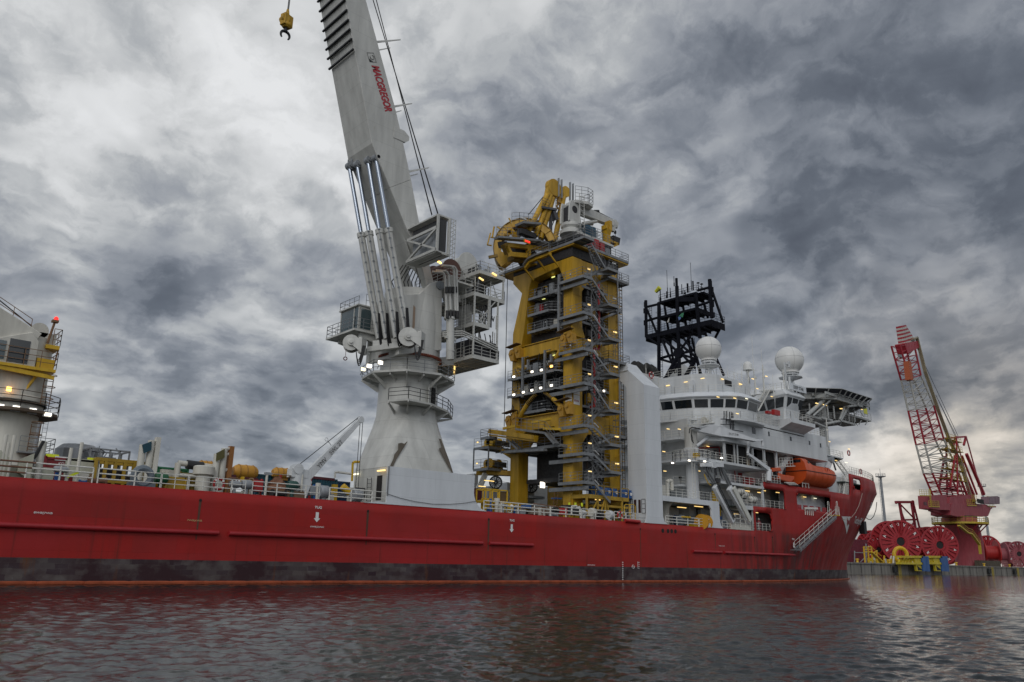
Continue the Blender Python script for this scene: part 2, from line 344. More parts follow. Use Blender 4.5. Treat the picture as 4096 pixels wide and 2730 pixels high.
# ---------------------------------------------------------------- water
def build_water():
 NA, a0, a1 = 1150, math.radians(4), math.radians(80)       # azimuth measured from +Y towards +X
 r=[7.0]
 while r[-1] < 1600:r.append(r[-1]*1.0040+.006)
 r=np.array(r);az=np.linspace(a0,a1,NA)
 R_,A_=np.meshgrid(r,az,indexing='ij');X=R_*np.sin(A_);Yy=R_*np.cos(A_)
 rng=np.random.default_rng(3);Z=np.zeros_like(X)
 for k in range(140):
  lam=0.10*(1.35/0.10) ** rng.random();th=math.radians(225)+rng.normal(0,.72)
  amp=0.0034*lam ** 0.95
  kx,ky=2*math.pi/lam*math.sin(th),2*math.pi/lam*math.cos(th)
  cell = R_ * 0.0040 + .006                                 # drop waves the grid cannot hold
  wgt=np.clip((lam-2.2*cell)/(2.0*cell),0,1)
  ph=kx*X+ky*Yy+rng.random()*6.28
  Z += amp*wgt*(np.sin(ph)+.22*np.cos(2*ph))
 P=np.stack([X,Yy,Z],-1).reshape(-1,3)
 nr=len(r);i=np.arange(nr-1)[:,None]*NA+np.arange(NA-1)[None,:]
 q=np.stack([i,i+NA,i+NA+1,i+1],-1).reshape(-1,4)
 me=bpy.data.meshes.new('water');me.vertices.add(len(P));me.vertices.foreach_set('co',P.ravel().astype(np.float32))
 me.loops.add(q.size);me.loops.foreach_set('vertex_index',q.ravel().astype(np.int32))
 me.polygons.add(len(q));me.polygons.foreach_set('loop_start',(np.arange(len(q))*4).astype(np.int32));me.polygons.foreach_set('loop_total',np.full(len(q),4,np.int32))
 me.update();me.validate();me.polygons.foreach_set('use_smooth',[True]*len(q))
 m=bpy.data.materials.new('harbour_water');m.use_nodes=True;t=m.node_tree;b=t.nodes['Principled BSDF']
 b.inputs['Base Color'].default_value=(.010,.012,.010,1);b.inputs['Roughness'].default_value=.05;b.inputs['IOR'].default_value=1.333
 g=t.nodes.new('ShaderNodeNewGeometry')
 def nz(sc,det,st):
  mp=t.nodes.new('ShaderNodeMapping');mp.inputs['Scale'].default_value=(.8,2.4,1);mp.inputs['Rotation'].default_value=(0,0,math.radians(42));t.links.new(g.outputs['Position'],mp.inputs[0])
  n=t.nodes.new('ShaderNodeTexNoise');n.inputs['Scale'].default_value=sc;n.inputs['Detail'].default_value=det;n.inputs['Roughness'].default_value=.6;t.links.new(mp.outputs[0],n.inputs['Vector'])
  return n.outputs['Fac']
 b1=t.nodes.new('ShaderNodeBump');b1.inputs['Distance'].default_value=.05;b1.inputs['Strength'].default_value=.55;t.links.new(nz(1.6,5,0),b1.inputs['Height'])
 b2=t.nodes.new('ShaderNodeBump');b2.inputs['Distance'].default_value=.012;b2.inputs['Strength'].default_value=.30;t.links.new(nz(9,3,0),b2.inputs['Height']);t.links.new(b1.outputs[0],b2.inputs['Normal'])
 t.links.new(b2.outputs[0],b.inputs['Normal'])
 me.materials.append(m);o=bpy.data.objects.new('water',me);COL.objects.link(o);o['kind']='structure'
 # the rest of the basin, outside the rippled sheet
 s=MB();s.box(-3000,6000,-3000,6000,-4.0,-.18);w=s.build('deep_water',m,keep=True);w['kind']='structure'
build_water()
# ---------------------------------------------------------------- ship: hull
YC,BB=74.5,12.5
_XS=[(-1,155.6),(0,155.6),(2,155.6),(4,155.8),(6,156.8),(10,159.2),(15.5,162.4),(18,161.8),(20,161.5)]
_LL=[(-1,62),(0,60),(2,58),(6,50),(10,43),(15.5,37),(20,37)]
_PP=[(-1,1.9),(0,1.9),(6,2.1),(12,2.4),(15.5,2.6),(20,2.6)]
_QQ=[(-1,1.),(0,1.),(6,.85),(12,.7),(15.5,.64),(20,.64)]
_FIT={}
def _ip(z, tab):        # the measured stations, smoothed so the side has no creases
 k=id(tab)
 if k not in _FIT:
  zs_=np.linspace(-1,20,211);v=np.interp(zs_,[a for a,_ in tab],[b for _,b in tab]);w=v.copy()
  for _ in range(3):
   p=np.pad(w,12,mode='edge');p[:12]=w[0]-(w[1]-w[0])*np.arange(12,0,-1);w=np.convolve(p,np.ones(25)/25,mode='valid')
  f=np.clip((zs_-14.2)/1.3,0,1);_FIT[k]=(zs_,np.where(zs_ > 15.5,v,w*(1-f)+v*f),tab)
 return float(np.interp(z,_FIT[k][0],_FIT[k][1]))
def hb(x,z):
 xs=_ip(z,_XS);L=_ip(z,_LL);u=min(max((x-(xs-L))/L,0),1);return BB*(1-u ** _ip(z,_PP)) ** _ip(z,_QQ)
def hull_pt(x,z,side=-1,off=0.0):return (x,YC+side*(hb(min(x,_ip(z,_XS)),z)+off),z)
ship=thing('offshore_ship','long red-hulled pipe-laying ship with white deckhouse, lying along the whole picture','ship',(70,YC,0))
XST=-26.0
# openings cut in the side plating: x0, x1, z0, z1, corner radius
HOLES=[(103.4,107.6,6.95,9.45,.0),(107.2,107.6,6.95,9.45,0),(100.0,111.7,10.30,12.95,.0),(115.3,126.3,10.55,12.95,.45),(135.3,138.9,15.0,16.75,.5)]
def top_z(x):
 if x < 103.0:return 6.85
 if x < 106.1:return 10.25
 if x < 133.9:return 13.90
 return 17.45+.25*min(1,max(0,(x-140)/15))
def build_hull():
 xs=list(np.arange(XST,96,4.0))+list(np.arange(96,128,.8))+list(np.arange(128,150,.8))
 zs=[-1.0,0.0,1.0,1.72,3.0,4.5,6.0,6.85,6.95,8.2,9.45,10.25,10.30,10.55,11.7,12.95,13.90,15.0,15.5,16.1,16.75,17.45]
 for a,b,*_ in HOLES:xs += [a,b]
 xs += [103.0,106.1,133.9,111.7]
 xs=sorted(set(round(float(x),3) for x in xs));xs=[x for i,x in enumerate(xs) if i == 0 or x-xs[i-1] > .02]
 mb=MB()
 NB=44
 for side in (-1,1):
  idx={}
  cols=[('x',x) for x in xs]+[('u',k/NB) for k in range(1,NB+1)]
  for j,z in enumerate(zs):
   xe=_ip(z,_XS)
   for i,(kd,c) in enumerate(cols):
    if kd == 'x':x=c
    else:x=150+(xe-150)*math.sin(c*math.pi/2)
    idx[i,j]=len(mb.v);p=hull_pt(x,z,side)
    mb.v.append(p)
  for j in range(len(zs)-1):
   zc=(zs[j]+zs[j+1])/2
   for i in range(len(cols)-1):
    xa=mb.v[idx[i,j]][0];xb=mb.v[idx[i+1,j]][0];xc=(xa+xb)/2
    if zc > top_z(xc):continue
    if side == -1 and any(a < xc < b and c < zc < d for a,b,c,d,_ in HOLES):continue
    mb.f.append((idx[i,j],idx[i+1,j],idx[i+1,j+1],idx[i,j+1]));mb.m.append(0)
 # rounded corners of the openings
 for (a,b,c,d,r) in HOLES+[(109.5,111.7,10.30,12.95,.45),(105.4,107.6,6.95,9.45,1.0)]:
  if r <= 0:continue
  cs=[(a,c,1,1),(b,c,-1,1),(b,d,-1,-1),(a,d,1,-1)]
  if (a,b) in ((109.5,111.7),(105.4,107.6)):cs=cs[1:3]
  for (x,z,sx,sz) in cs:
   arc=[(x+sx*r*(1-math.sin(t)),z+sz*r*(1-math.cos(t))) for t in np.linspace(0,math.pi/2,6)]
   P=[hull_pt(x,z)]+[hull_pt(u,w) for u,w in arc];mb.add(P,[tuple(range(len(P)))])
 # stern
 mb.add([(XST,YC-BB,-1),(XST,YC+BB,-1),(XST,YC+BB,6.85),(XST,YC-BB,6.85)],[(0,1,2,3)])
 o=mb.build('hull',hull_mat(),ship,smooth=True)
 so=o.modifiers.new('plate','SOLIDIFY');so.thickness=.16;so.offset=-1
 return o
def hull_mat():
 m=bpy.data.materials.new('hull_paint');m.use_nodes=True;t=m.node_tree;b=t.nodes['Principled BSDF'];ln=t.links.new
 g=t.nodes.new('ShaderNodeNewGeometry');sp=t.nodes.new('ShaderNodeSeparateXYZ');ln(g.outputs['Position'],sp.inputs[0])
 def mp(sx,sy,sz):
  k=t.nodes.new('ShaderNodeMapping');k.inputs['Scale'].default_value=(sx,sy,sz);ln(g.outputs['Position'],k.inputs[0]);return k.outputs[0]
 def nz(v,s,d=6,r=.6):
  n=t.nodes.new('ShaderNodeTexNoise');n.inputs['Scale'].default_value=s;n.inputs['Detail'].default_value=d;n.inputs['Roughness'].default_value=r;ln(v,n.inputs['Vector']);return n.outputs['Fac']
 def rg(v,a,b_,c=0.,d=1.):
  n=t.nodes.new('ShaderNodeMapRange');ln(v,n.inputs[0]);n.inputs[1].default_value=a;n.inputs[2].default_value=b_;n.inputs[3].default_value=c;n.inputs[4].default_value=d;return n.outputs[0]
 def mix(f,a,c,bt='MIX'):
  n=t.nodes.new('ShaderNodeMixRGB');n.blend_type=bt
  if isinstance(f,float):n.inputs[0].default_value=f
  else:ln(f,n.inputs[0])
  for i,s in ((1,a),(2,c)):
   if isinstance(s,tuple):n.inputs[i].default_value=(*s,1)
   else:ln(s,n.inputs[i])
  return n.outputs[0]
 # plating: brick-like patches of repaint, slightly different reds
 cb=t.nodes.new('ShaderNodeCombineXYZ');wob=t.nodes.new('ShaderNodeMath');wob.operation='MULTIPLY_ADD';ln(nz(mp(1.3,1.3,1.8),1,5),wob.inputs[0]);wob.inputs[1].default_value=.22;ln(sp.outputs[2],wob.inputs[2]);ln(wob.outputs[0],cb.inputs[1])
 wo2=t.nodes.new('ShaderNodeMath');wo2.operation='MULTIPLY_ADD';ln(nz(mp(.9,.9,1.1),1,4),wo2.inputs[0]);wo2.inputs[1].default_value=.5;ln(sp.outputs[0],wo2.inputs[2]);ln(wo2.outputs[0],cb.inputs[0])
 def bricks(w,h,c1,c2,sq=1.0):
  k=t.nodes.new('ShaderNodeTexBrick');ln(cb.outputs[0],k.inputs['Vector']);k.inputs['Scale'].default_value=1;k.inputs['Brick Width'].default_value=w;k.inputs['Row Height'].default_value=h
  k.inputs['Mortar Size'].default_value=0.018;k.inputs['Color1'].default_value=(*c1,1);k.inputs['Color2'].default_value=(*c2,1);k.inputs['Mortar'].default_value=(*[x*.70 for x in c1],1);k.inputs['Bias'].default_value=0;k.inputs['Mortar Smooth'].default_value=.6
  return k.outputs['Color']
 r0=mix(.5,bricks(9.3,2.3,(.38,.018,.014),(.27,.022,.018)),bricks(3.1,1.15,(.35,.018,.015),(.28,.025,.022)))
 r1=mix(rg(nz(mp(.5,.5,.10),1,8),.42,.75,0,.45),r0,(.20,.020,.022))
 r1=mix(rg(nz(mp(.12,.12,.3),1,4),.45,.65,0,.35),r1,(.40,.030,.036))
 stv=nz(mp(1.6,1.6,.05),1,3);st=rg(stv,.60,.70,0,.6);st2=rg(sp.outputs[2],2.0,6.5,1.,.25)
 mm=t.nodes.new('ShaderNodeMath');mm.operation='MULTIPLY';ln(st,mm.inputs[0]);ln(st2,mm.inputs[1])
 r1=mix(mm.outputs[0],r1,(.10,.022,.016))
 gx=t.nodes.new('ShaderNodeMath');gx.operation='MULTIPLY';ln(rg(sp.outputs[0],92,104,0,1),gx.inputs[0]);ln(rg(sp.outputs[0],122,140,1,0),gx.inputs[1]);gy=t.nodes.new('ShaderNodeMath');gy.operation='MULTIPLY';ln(gx.outputs[0],gy.inputs[0]);ln(rg(nz(mp(.9,.9,.09),1,7,.65),.42,.62,0,.75),gy.inputs[1]);gz=t.nodes.new('ShaderNodeMath');gz.operation='MULTIPLY';ln(gy.outputs[0],gz.inputs[0]);ln(rg(sp.outputs[2],6.4,7.2,1,0),gz.inputs[1]);r1=mix(gz.outputs[0],r1,(.055,.022,.020))
 sc_=nz(mp(3.5,3.5,.35),1,4,.7);r1=mix(rg(sc_,.70,.74,0,.4),r1,(.42,.16,.15))
 # boot-top: patchy dull purple brown
 bt=mix(.45,bricks(3.1,.72,(.095,.076,.082),(.036,.018,.026)),bricks(.9,.37,(.17,.155,.135),(.032,.016,.024)))
 bt=mix(rg(nz(mp(.35,.35,.5),1,5),.42,.60),bt,(.040,.018,.022))
 bt=mix(rg(nz(mp(.8,.8,.12),1,6),.62,.72,0,.8),bt,(.13,.045,.015))
 bt=mix(rg(nz(mp(2.5,2.5,.9),1,7,.75),.66,.70,0,.75),bt,(.26,.28,.29))
 ed=rg(sp.outputs[2],1.69,1.73)
 col=mix(ed,bt,r1);ln(col,b.inputs['Base Color'])
 ln(rg(nz(mp(.6,.6,.2),1,5),.3,.7,.42,.62),b.inputs['Roughness']);b.inputs['Specular IOR Level'].default_value=.22
 bp=t.nodes.new('ShaderNodeBump');bp.inputs['Distance'].default_value=.05;bp.inputs['Strength'].default_value=.35;ln(nz(mp(.5,.5,.6),1,3),bp.inputs['Height']);ln(bp.outputs[0],b.inputs['Normal'])
 return m
hull=build_hull()
# ---------------------------------------------------------------- main crane
CX0,CY0=46.4,67.0
def circ(cx,cy,r,a0,a1,n):return [(cx+r*math.cos(math.radians(a0+(a1-a0)*k/(n-1))),cy+r*math.sin(math.radians(a0+(a1-a0)*k/(n-1)))) for k in range(n)]
mc=thing('heavy_lift_crane','huge cream-white ship crane with a raised box boom lettered in red, on a flared pedestal','crane',(CX0,CY0,6.85))
zt=10.26;zn=16.0;zring=AY(1594,1467,62.3).z;zslew=AY(1640,1407,63.8).z
def pedestal():
 n=48;mb=MB();P=[];mb2=MB()
 # square foot to round neck: flat starboard facet with its apex at the neck
 def sq(t):      # square outline x 41.3-51.5, y 62-72.5
  c,s=math.cos(t),math.sin(t);hx=3.75 ;hy=5.0
  k=1/max(abs(c)/hx,abs(s)/hy,(-c*.6+s*.8)/2.95);return (45.08+k*c,67.0+k*s)
 lev=[(zt,0),(zt+1.5,.26),(zt+3.0,.52),(zt+4.4,.77),(zn,1.0),(zn+1.4,1.0)]
 for z,w in lev:
  for i in range(n):
   t=2*math.pi*i/n;a=sq(t);r=3.05 if z <= zn else 3.0
   b=(CX0+r*math.cos(t),CY0+r*math.sin(t));P.append((a[0]*(1-w)+b[0]*w,a[1]*(1-w)+b[1]*w,z))
 F=[(j*n+i,j*n+(i+1) % n,(j+1)*n+(i+1) % n,(j+1)*n+i) for j in range(len(lev)-1) for i in range(n)]
 mb.add(P,F);o=mb.build('pedestal',crane_white,mc,smooth=True)
 b=MB();b.lathe((CX0,CY0,zn+1.35),(0,0,1),[(3.0,0),(2.98,2),(2.97,zslew-zn-1.6),(3.12,zslew-zn-1.55),(3.12,zslew-zn-1.30)],48);b.build('column',crane_white,mc,smooth=True)
 # deck box
 b=MB();b.prism([(41.35,62.35),(51.1,62.35),(51.1,72.5),(44.6,72.5),(41.36,67.9)],'z',6.85,zt);b.build('base_box',crane_white,mc)
 b=MB()
 x0,x1=41.28,51.5;sh=[(x0,7.0),(x0,zt),(x1+.05,zt),(x1,8.6)]+[(x1+.1*math.sin(t)+1.6*(1-math.cos(t)),8.6-1.7*math.sin(t)) for t in np.linspace(.2,math.pi/2,7)]+[(x1+1.7,6.84),(38.9,6.84)]
 sh += [(39.6,6.9),(40.5,7.05)]
 b.prism(sh,'y',61.97,62.2);b.build('side_plate',white_clean,mc)
 # exposed primer along the facet edges
 g=M('exposed_primer',(.13,.11,.085),.8,dirt=.3)
 def onf(px,py):
  p=AY(px,py,62.0);t=(p.z-zt)/(zn-zt);p2=AY(px,py,62+2*max(0,t)-.02);return tuple(p2+V(0,-.012,0))
 for nm,pts in (('patch',[(1628,1767),(1630,1768),(1619,1785),(1600,1815),(1585,1840),(1572,1868),(1560,1868),(1562,1860),(1573,1836),(1577,1818),(1592,1800),(1592,1775),(1605,1772),(1617,1776)]),
     ('patch',[(1754,1755),(1764,1757),(1777,1790),(1796,1840),(1813,1893),(1806,1890),(1790,1862),(1770,1826),(1755,1796),(1765,1790),(1761,1775)])):
  b=MB();b.add([onf(*p) for p in pts],[tuple(range(len(pts)))]);b.build('bare_patch',g,mc)
 b=MB();b.beam((41.3,61.96,7.6),(41.3,61.96,zt),.14,.06);b.build('edge_strip',steel,mc)
 # door, ladder frame and tube lamps on the aft face of the box
 b=MB();b.box(41.28,41.34,63.0,63.8,7.3,9.5);b.build('door',darkin,mc)
 b=MB();b.ladder(AX(1474,2005,41.1),AX(1478,1912,41.1),.7,(0,1,0),.03);b.build('ladder',black,mc)
 for px,py,yy in ((1525,1883,63.7),(1420,1898,66.0)):
  p=AX(px,py,41.1);b=MB();b.beam(p-V(0,.6,0),p+V(0,.6,0),.14,.12);l=b.build('tube_lamp',warmlamp if px > 1500 else palelamp,mc)
 p=AY(1843,1895,62.5);b=MB();b.tube(V(p.x,62.6,zt),p+V(0,.1,-.9),.05);b.tube(V(p.x,62.6,zt),V(p.x,62.6,p.z-.1),.05);b.beam(V(p.x-.7,62.6,p.z-.6),V(p.x+.7,62.6,p.z-.6),.16,.14);b.build('lamp_post',steel,mc)
 # ring platform and lower balcony
 b=MB();R=4.75;oc=circ(CX0,CY0,R,-172,188,9)[:-1];b.prism(oc,'z',zring,zring+.22)
 for k,(x,y) in enumerate(oc):
  a=math.atan2(y-CY0,x-CX0);b.prism([(0,0)]*0 or [(CX0+3*math.cos(a),0),(CX0+3.1*math.cos(a),0),(CX0+3.2*math.cos(a),0)],'y',0,0) if False else b.beam((CX0+2.95*math.cos(a),CY0+2.95*math.sin(a),zring-1.1),(x,y,zring-.1),.12,.5,.1,.2)
  m_=a+math.radians(22.5);b.beam((CX0+2.95*math.cos(m_),CY0+2.95*math.sin(m_),zring-.5),(CX0+4.3*math.cos(m_),CY0+4.3*math.sin(m_),zring-.1),.1,.3)
 rp=b.build('ring_platform',crane_white,mc)
 b=MB();b.rail([(x,y,zring+.2) for x,y in oc+oc[:1]],1.15,3,1.8,.032);b.build('railing',steel,rp)
 zb=AY(1633,1601,62.2).z;pts=[AY(1553,1603,64.4),AY(1633,1601,62.3),AY(1725,1611,62.6),AY(1792,1626,64.6),AY(1811,1639,67.2)];pl=[(p.x,p.y) for p in pts]
 b=MB();b.prism(pl+[(CX0+2.6,CY0+2.0),(CX0+2.6,CY0-1.4),(CX0,CY0-2.6),(CX0-2.2,CY0-2.0)],'z',zb,zb+.2)
 for x,y in pl:a=math.atan2(y-CY0,x-CX0);b.beam((CX0+2.95*math.cos(a),CY0+2.95*math.sin(a),zb-.8),(x,y,zb-.05),.1,.4,.1,.16)
 bp=b.build('balcony',crane_white,mc)
 b=MB();b.rail([(x,y,zb+.2) for x,y in pl],1.15,3,1.6,.035);b.build('railing',black,bp)
 a=math.radians(-72);c=V(CX0+3.0*math.cos(a),CY0+3.0*math.sin(a),zb+.2)
 b=MB();b.cbox(c+V(.25,0,1.0),.55,.12,1.9,a+math.pi/2);b.build('doorway',darkin,mc)
 b=MB();b.cbox(c+V(-.45,-.25,1.05),.75,.07,2.0,a+math.pi/2+.5);b.build('door',crane_white,mc)
 # slewing ring
 b=MB();b.torus((CX0,CY0,zslew),(0,0,1),3.2,.13,64,6)
 for k in range(96):t=2*math.pi*k/96;b.cbox((CX0+3.3*math.cos(t),CY0+3.3*math.sin(t),zslew),.1,.1,.26,t)
 b.build('slewing_ring',M('slewing_ring_primer',(.20,.045,.02),.7,dirt=.5,scale=4),mc)
 for px,py,yy,nm,mt in ((1522,1451,62.9,'floodlight',coollamp),(1477,1465,64.2,'floodlight',coollamp),(1818,1480,67,'floodlight',warmlamp),(1759,1534,66.5,'floodlight',orangelamp),(1453,1478,66,'floodlight',palelamp)):
  p=AY(px,py,yy);b=MB();b.cbox(p,.12 if px > 1800 else .45,.12,1.1 if px > 1800 else .32);l=b.build(nm,mt,mc)
  b=MB();b.cbox(p+V(0,.12,0),.5,.12,.4);b.tube(p+V(0,.1,-.1),p+V(0,.5,-.5),.04);b.build('lamp_housing',greyp,l)
pedestal()
def crane_top():
 zb=zslew+.2
 b=MB();b.lathe((CX0,CY0,zb-.1),(0,0,1),[(3.12,0),(3.12,3.4),(3.0,6.4),(3.0,7.0)],48)
 b.build('slewing_column',crane_white,mc,smooth=True)
 # two side plates carrying the boom pivot
 pv=AY(1753,1145,64.3)
 for ya,yb_ in ((64.05,64.6),(69.4,69.95)):
  pr=[(px,py) for px,py in ((1592,1420),(1600,1300),(1611,1180),(1677,1176),(1728,1130),(1745,1124),(1760,1128),(1769,1149),(1767,1402))]
  P=[AY(px,py,64.05) for px,py in pr];b=MB();b.prism([(p.x,p.z) for p in P],'y',ya,yb_);b.build('side_plate',crane_white,mc,bevel=.06)
 P=[AY(px,py,64.05) for px,py in ((1611,1180),(1677,1176),(1668,1400),(1600,1420))]
 b=MB();b.prism([(p.x,p.z) for p in P],'y',64.6,69.4);b.build('front_plate',crane_white,mc)
 b=MB();b.tube((pv.x,63.9,pv.z),(pv.x,70.1,pv.z),.48,n=24);b.tube((pv.x,63.85,pv.z),(pv.x,63.95,pv.z),.30,n=16);b.build('boom_pivot',greyp,mc,smooth=True)
 b=MB();q=AY(1657,1240,64.0);b.add([(q.x-.12,64.035,q.z+.5),(q.x+.16,64.035,q.z+.3),(q.x+.2,64.035,q.z-1.6),(q.x+.05,64.035,q.z-2.6),(q.x-.1,64.035,q.z-1.8)],[(0,1,2,3,4)]);b.build('rust_stain',M('rust_streak',(.34,.25,.18),.8,dirt=.3),mc)
 # boom
 yn,yf=64.65,69.3
 low=[AY(*p,64.65) for p in ((1381,0),(1487,574))];up=[AY(*p,64.65) for p in ((1464,0),(1582,434),(1610,555),(1674,874),(1734,1124))]
 legs=[AY(*p,64.65) for p in ((1633,931),(1671,1011),(1709,1149))]
 d1=(low[0]-low[1]);d1=d1/d1.z;d2=(up[0]-up[1]);d2=d2/d2.z
 tipz=74.0;t1=low[0]+d1*(tipz-low[0].z);t2=up[0]+d2*(tipz-up[0].z)
 prof=[t1,low[0],low[1],AY(1560,752,64.65)]+[AY(1665,850,64.65)]+[up[2],up[1],up[0],t2]
 k_in=AY(1560,752,64.65)
 P2=[(p.x,p.z) for p in [t1,low[0],low[1],k_in,AY(1645,720,64.65),up[2],up[1],up[0],t2]]
 b=MB();b.prism(P2,'y',yn,yf)
 # strengthening lip along both edges of the underside
 boom=b.build('boom',crane_white,mc,bevel=.05)
 # lower legs
 for ya,yb_ in ((yn,yn+.95),(yf-.95,yf)):
  pr=[k_in,legs[0],legs[1],legs[2],AY(1722,1165,64.65),AY(1748,1160,64.65),up[4],up[3],AY(1645,720,64.65)]
  b=MB();b.prism([(p.x,p.z) for p in pr],'y',ya+.005,yb_-.005);b.build('boom_leg',crane_white,mc,bevel=.04)
 # web plate with the arched opening
 a=k_in;c=legs[0];dz=legs[1]-legs[0]
 def edge(z):
  pts=[k_in,legs[0],legs[1],legs[2]]
  for u,w in zip(pts[:-1],pts[1:]):
   if u.z >= z >= w.z:return u.x+(w.x-u.x)*(u.z-z)/(u.z-w.z)
  return pts[-1].x
 ym=(yn+yf)/2;top=k_in.z;P=[];F=[];n=16
 for i in range(n+1):
  y=yn+.9+(yf-yn-1.8)*i/n;s=abs(y-ym)/((yf-yn-1.8)/2);zc=29.9+2.0*math.sqrt(max(0,1-s ** 2.2))
  for z in (top,(top+zc)/2,zc):P.append((edge(z)+.02,y,z));P.append((edge(z)+.3,y,z))
 for i in range(n):
  o=i*6;q=o+6
  for a_,b_ in ((0,2),(2,4)):F.append((o+a_,o+b_,q+b_,q+a_));F.append((o+a_+1,q+a_+1,q+b_+1,o+b_+1))
  F.append((o+4,o+5,q+5,q+4))
 b=MB();b.add(P,F);b.build('boom_web',crane_white,mc)
 # black buffer strips on the underside of the boom
 for px,py in ((1381,3),(1388.5,44),(1394.8,83),(1401,121),(1407.6,159.5),(1414,201)):
  p=AY(px,py,64.65);b=MB();b.beam((p.x-.09,yn-.12,p.z),(p.x-.09,yf+.15,p.z),.2,.16);b.build('buffer_strip',black,boom)
 for k in range(1,5):
  p=AY(1381,3,64.65);q=AY(1388.5,44,64.65);s=p+(p-q)*k;b=MB();b.beam((s.x-.09,yn-.12,s.z),(s.x-.09,yf+.15,s.z),.2,.16);b.build('buffer_strip',black,boom)
 # lettering on the starboard side of the boom, reading downwards
 p0=AY(1485,262,yn-.02);p1=AY(1541,448,yn-.02);ax=(p1-p0);Lw=ax.length;ax=ax.normalized();ay=V(-ax.z,0,ax.x)
 if ay.x < 0:ay=-ay
 b=MB();put_text(b,'MACGREGOR',p0,ax,ay,1.02,Lw,.045,.22);b.build('lettering',letterr,boom)
 b=MB();e0=AY(1467,211,yn-.02);
 for (u0,u1,v0,v1) in ((0,1.05,0,.05),(0,1.05,.85,.9),(0,.05,0,.9),(1.0,1.05,0,.9)):
  b.add([e0+ax*u0+ay*v0,e0+ax*u1+ay*v0,e0+ax*u1+ay*v1,e0+ax*u0+ay*v1],[(0,1,2,3)])
 b.add([e0+ax*.62+ay*.05,e0+ax*1.0+ay*.05,e0+ax*1.0+ay*.5],[(0,1,2)])
 pr=[]
 for t in np.linspace(.4,5.4,16):pr.append(e0+ax*(.5-.24*math.cos(t))+ay*(.5+.24*math.sin(t)))
 for u,w in zip(pr[:-1],pr[1:]):b.beam(u,w,.09,.02)
 b.build('emblem',letterk,boom)
 # rope guides, eye plate and ropes behind the boom
 for (a_,b_) in (((1513,172),(1602,160)),((1582,430),(1648,415)),((1640,690),(1715,672))):
  p=AY(*a_,65.2);q=AY(*b_,65.2);b=MB();b.beam(p-V(.2,0,0),q,.12,.22,.06,.1);b.build('rope_guide',crane_white,mc);b=MB();b.beam(p+V(0,2.4,-.0),q+V(0,2.0,0),.1,.16,.06,.08);b.build('rope_guide',crane_white,mc)
 p=AY(1605,545,64.7);b=MB();b.prism([(p.x-1.0,p.z-.6),(p.x+.5,p.z-.6),(p.x+.95,p.z-.2),(p.x+.95,p.z+.25),(p.x+.3,p.z+.7),(p.x-1.0,p.z+.7)],'y',yn-.06,yn+.2);b.build('eye_plate',crane_white,mc)
 for (a_,b_,yy) in (((1492,0),(1752,855),65.6),((1505,0),(1728,860),67.8)):
  p=AY(*a_,yy);q=AY(*b_,yy);d=p-q;d=d/d.z;p=p+d*15;b=MB();b.tube(p,q,.055,n=6);b.tube(p+V(.25,.2,0),q+V(.1,.2,0),.035,n=6);b.build('hoist_rope',rope,mc)
 # machinery cage beside the boom foot
 A=AY(1633,931,yn);x0=A.x;ya=AX(1752,905,x0).y;x1=AY(1812,980,ya).x;z1=AY(1760,860,ya).z;zm=AX(1748,909,x0).z;zl=AX(1759,992,x0).z;zlo=AY(1801,1024,ya).z
 b=MB()
 for z in (zm,zl):b.beam((x0,yn,z),(x0,ya,z),.22,.28)
 b.beam((x0,yn,zm),(x0,ya,zl),.2,.2);b.beam((x0,yn,zl),(x0,ya,zm),.2,.2);b.beam((x0,ya,zlo),(x0,ya,z1),.22);b.beam((x1-.6,ya,zlo),(x1-.6,ya,z1),.22)
 b.box(x0-.1,x1-.4,ya-.05,yn-.02,z1-.12,z1+.04);b.box(x0,x1-.4,ya-.05,yn-.02,zl-.25,zl-.12);b.box(x0+.6,x1-.4,ya-.05,yn-.9,zlo-.12,zlo)
 cg=b.build('machinery_cage',crane_white,mc)
 b=MB();b.box(x0+.4,x0+.46,ya+.3,yn-.3,zm+.3,z1-.3);b.box(x0+.3,x1-.8,ya+.12,ya+.16,zl,z1-.3);b.box(x0+.8,x0+.85,ya+.3,yn-1,zlo+.1,zl-.4);b.build('mesh_panel',dgrey,cg)
 b=MB();b.box(x0+.5,x1-.8,ya+.5,yn-.3,zl,zm+.2);b.build('winch_housing',greyp,cg)
 b=MB()
 for k in range(3):b.tube((x1-.35+.3*k,ya,zlo-.3),(x1-.35+.3*k,ya,z1+.1),.03,n=4)
 for k in range(9):z=zlo+(z1-zlo)*k/8;b.tube((x1-.35,ya,z),(x1+.3,ya,z),.022,n=4);b.tube((x1+.3,ya,z),(x1+.3,ya+1,z),.022,n=4)
 b.build('ladder_cage',crane_white,cg)
 # luffing cylinders
 tops=[(1398,672),(1430,665),(1473,650),(1505,640)];mids=[(1445,957),(1480,951),(1521,944),(1559,938)];bots=[(1518,1356),(1549,1356),(1588,1352),(1628,1336)];ys=[69.0,68.0,66.1,65.1];yb4=[66.3,65.3,63.5,62.9]
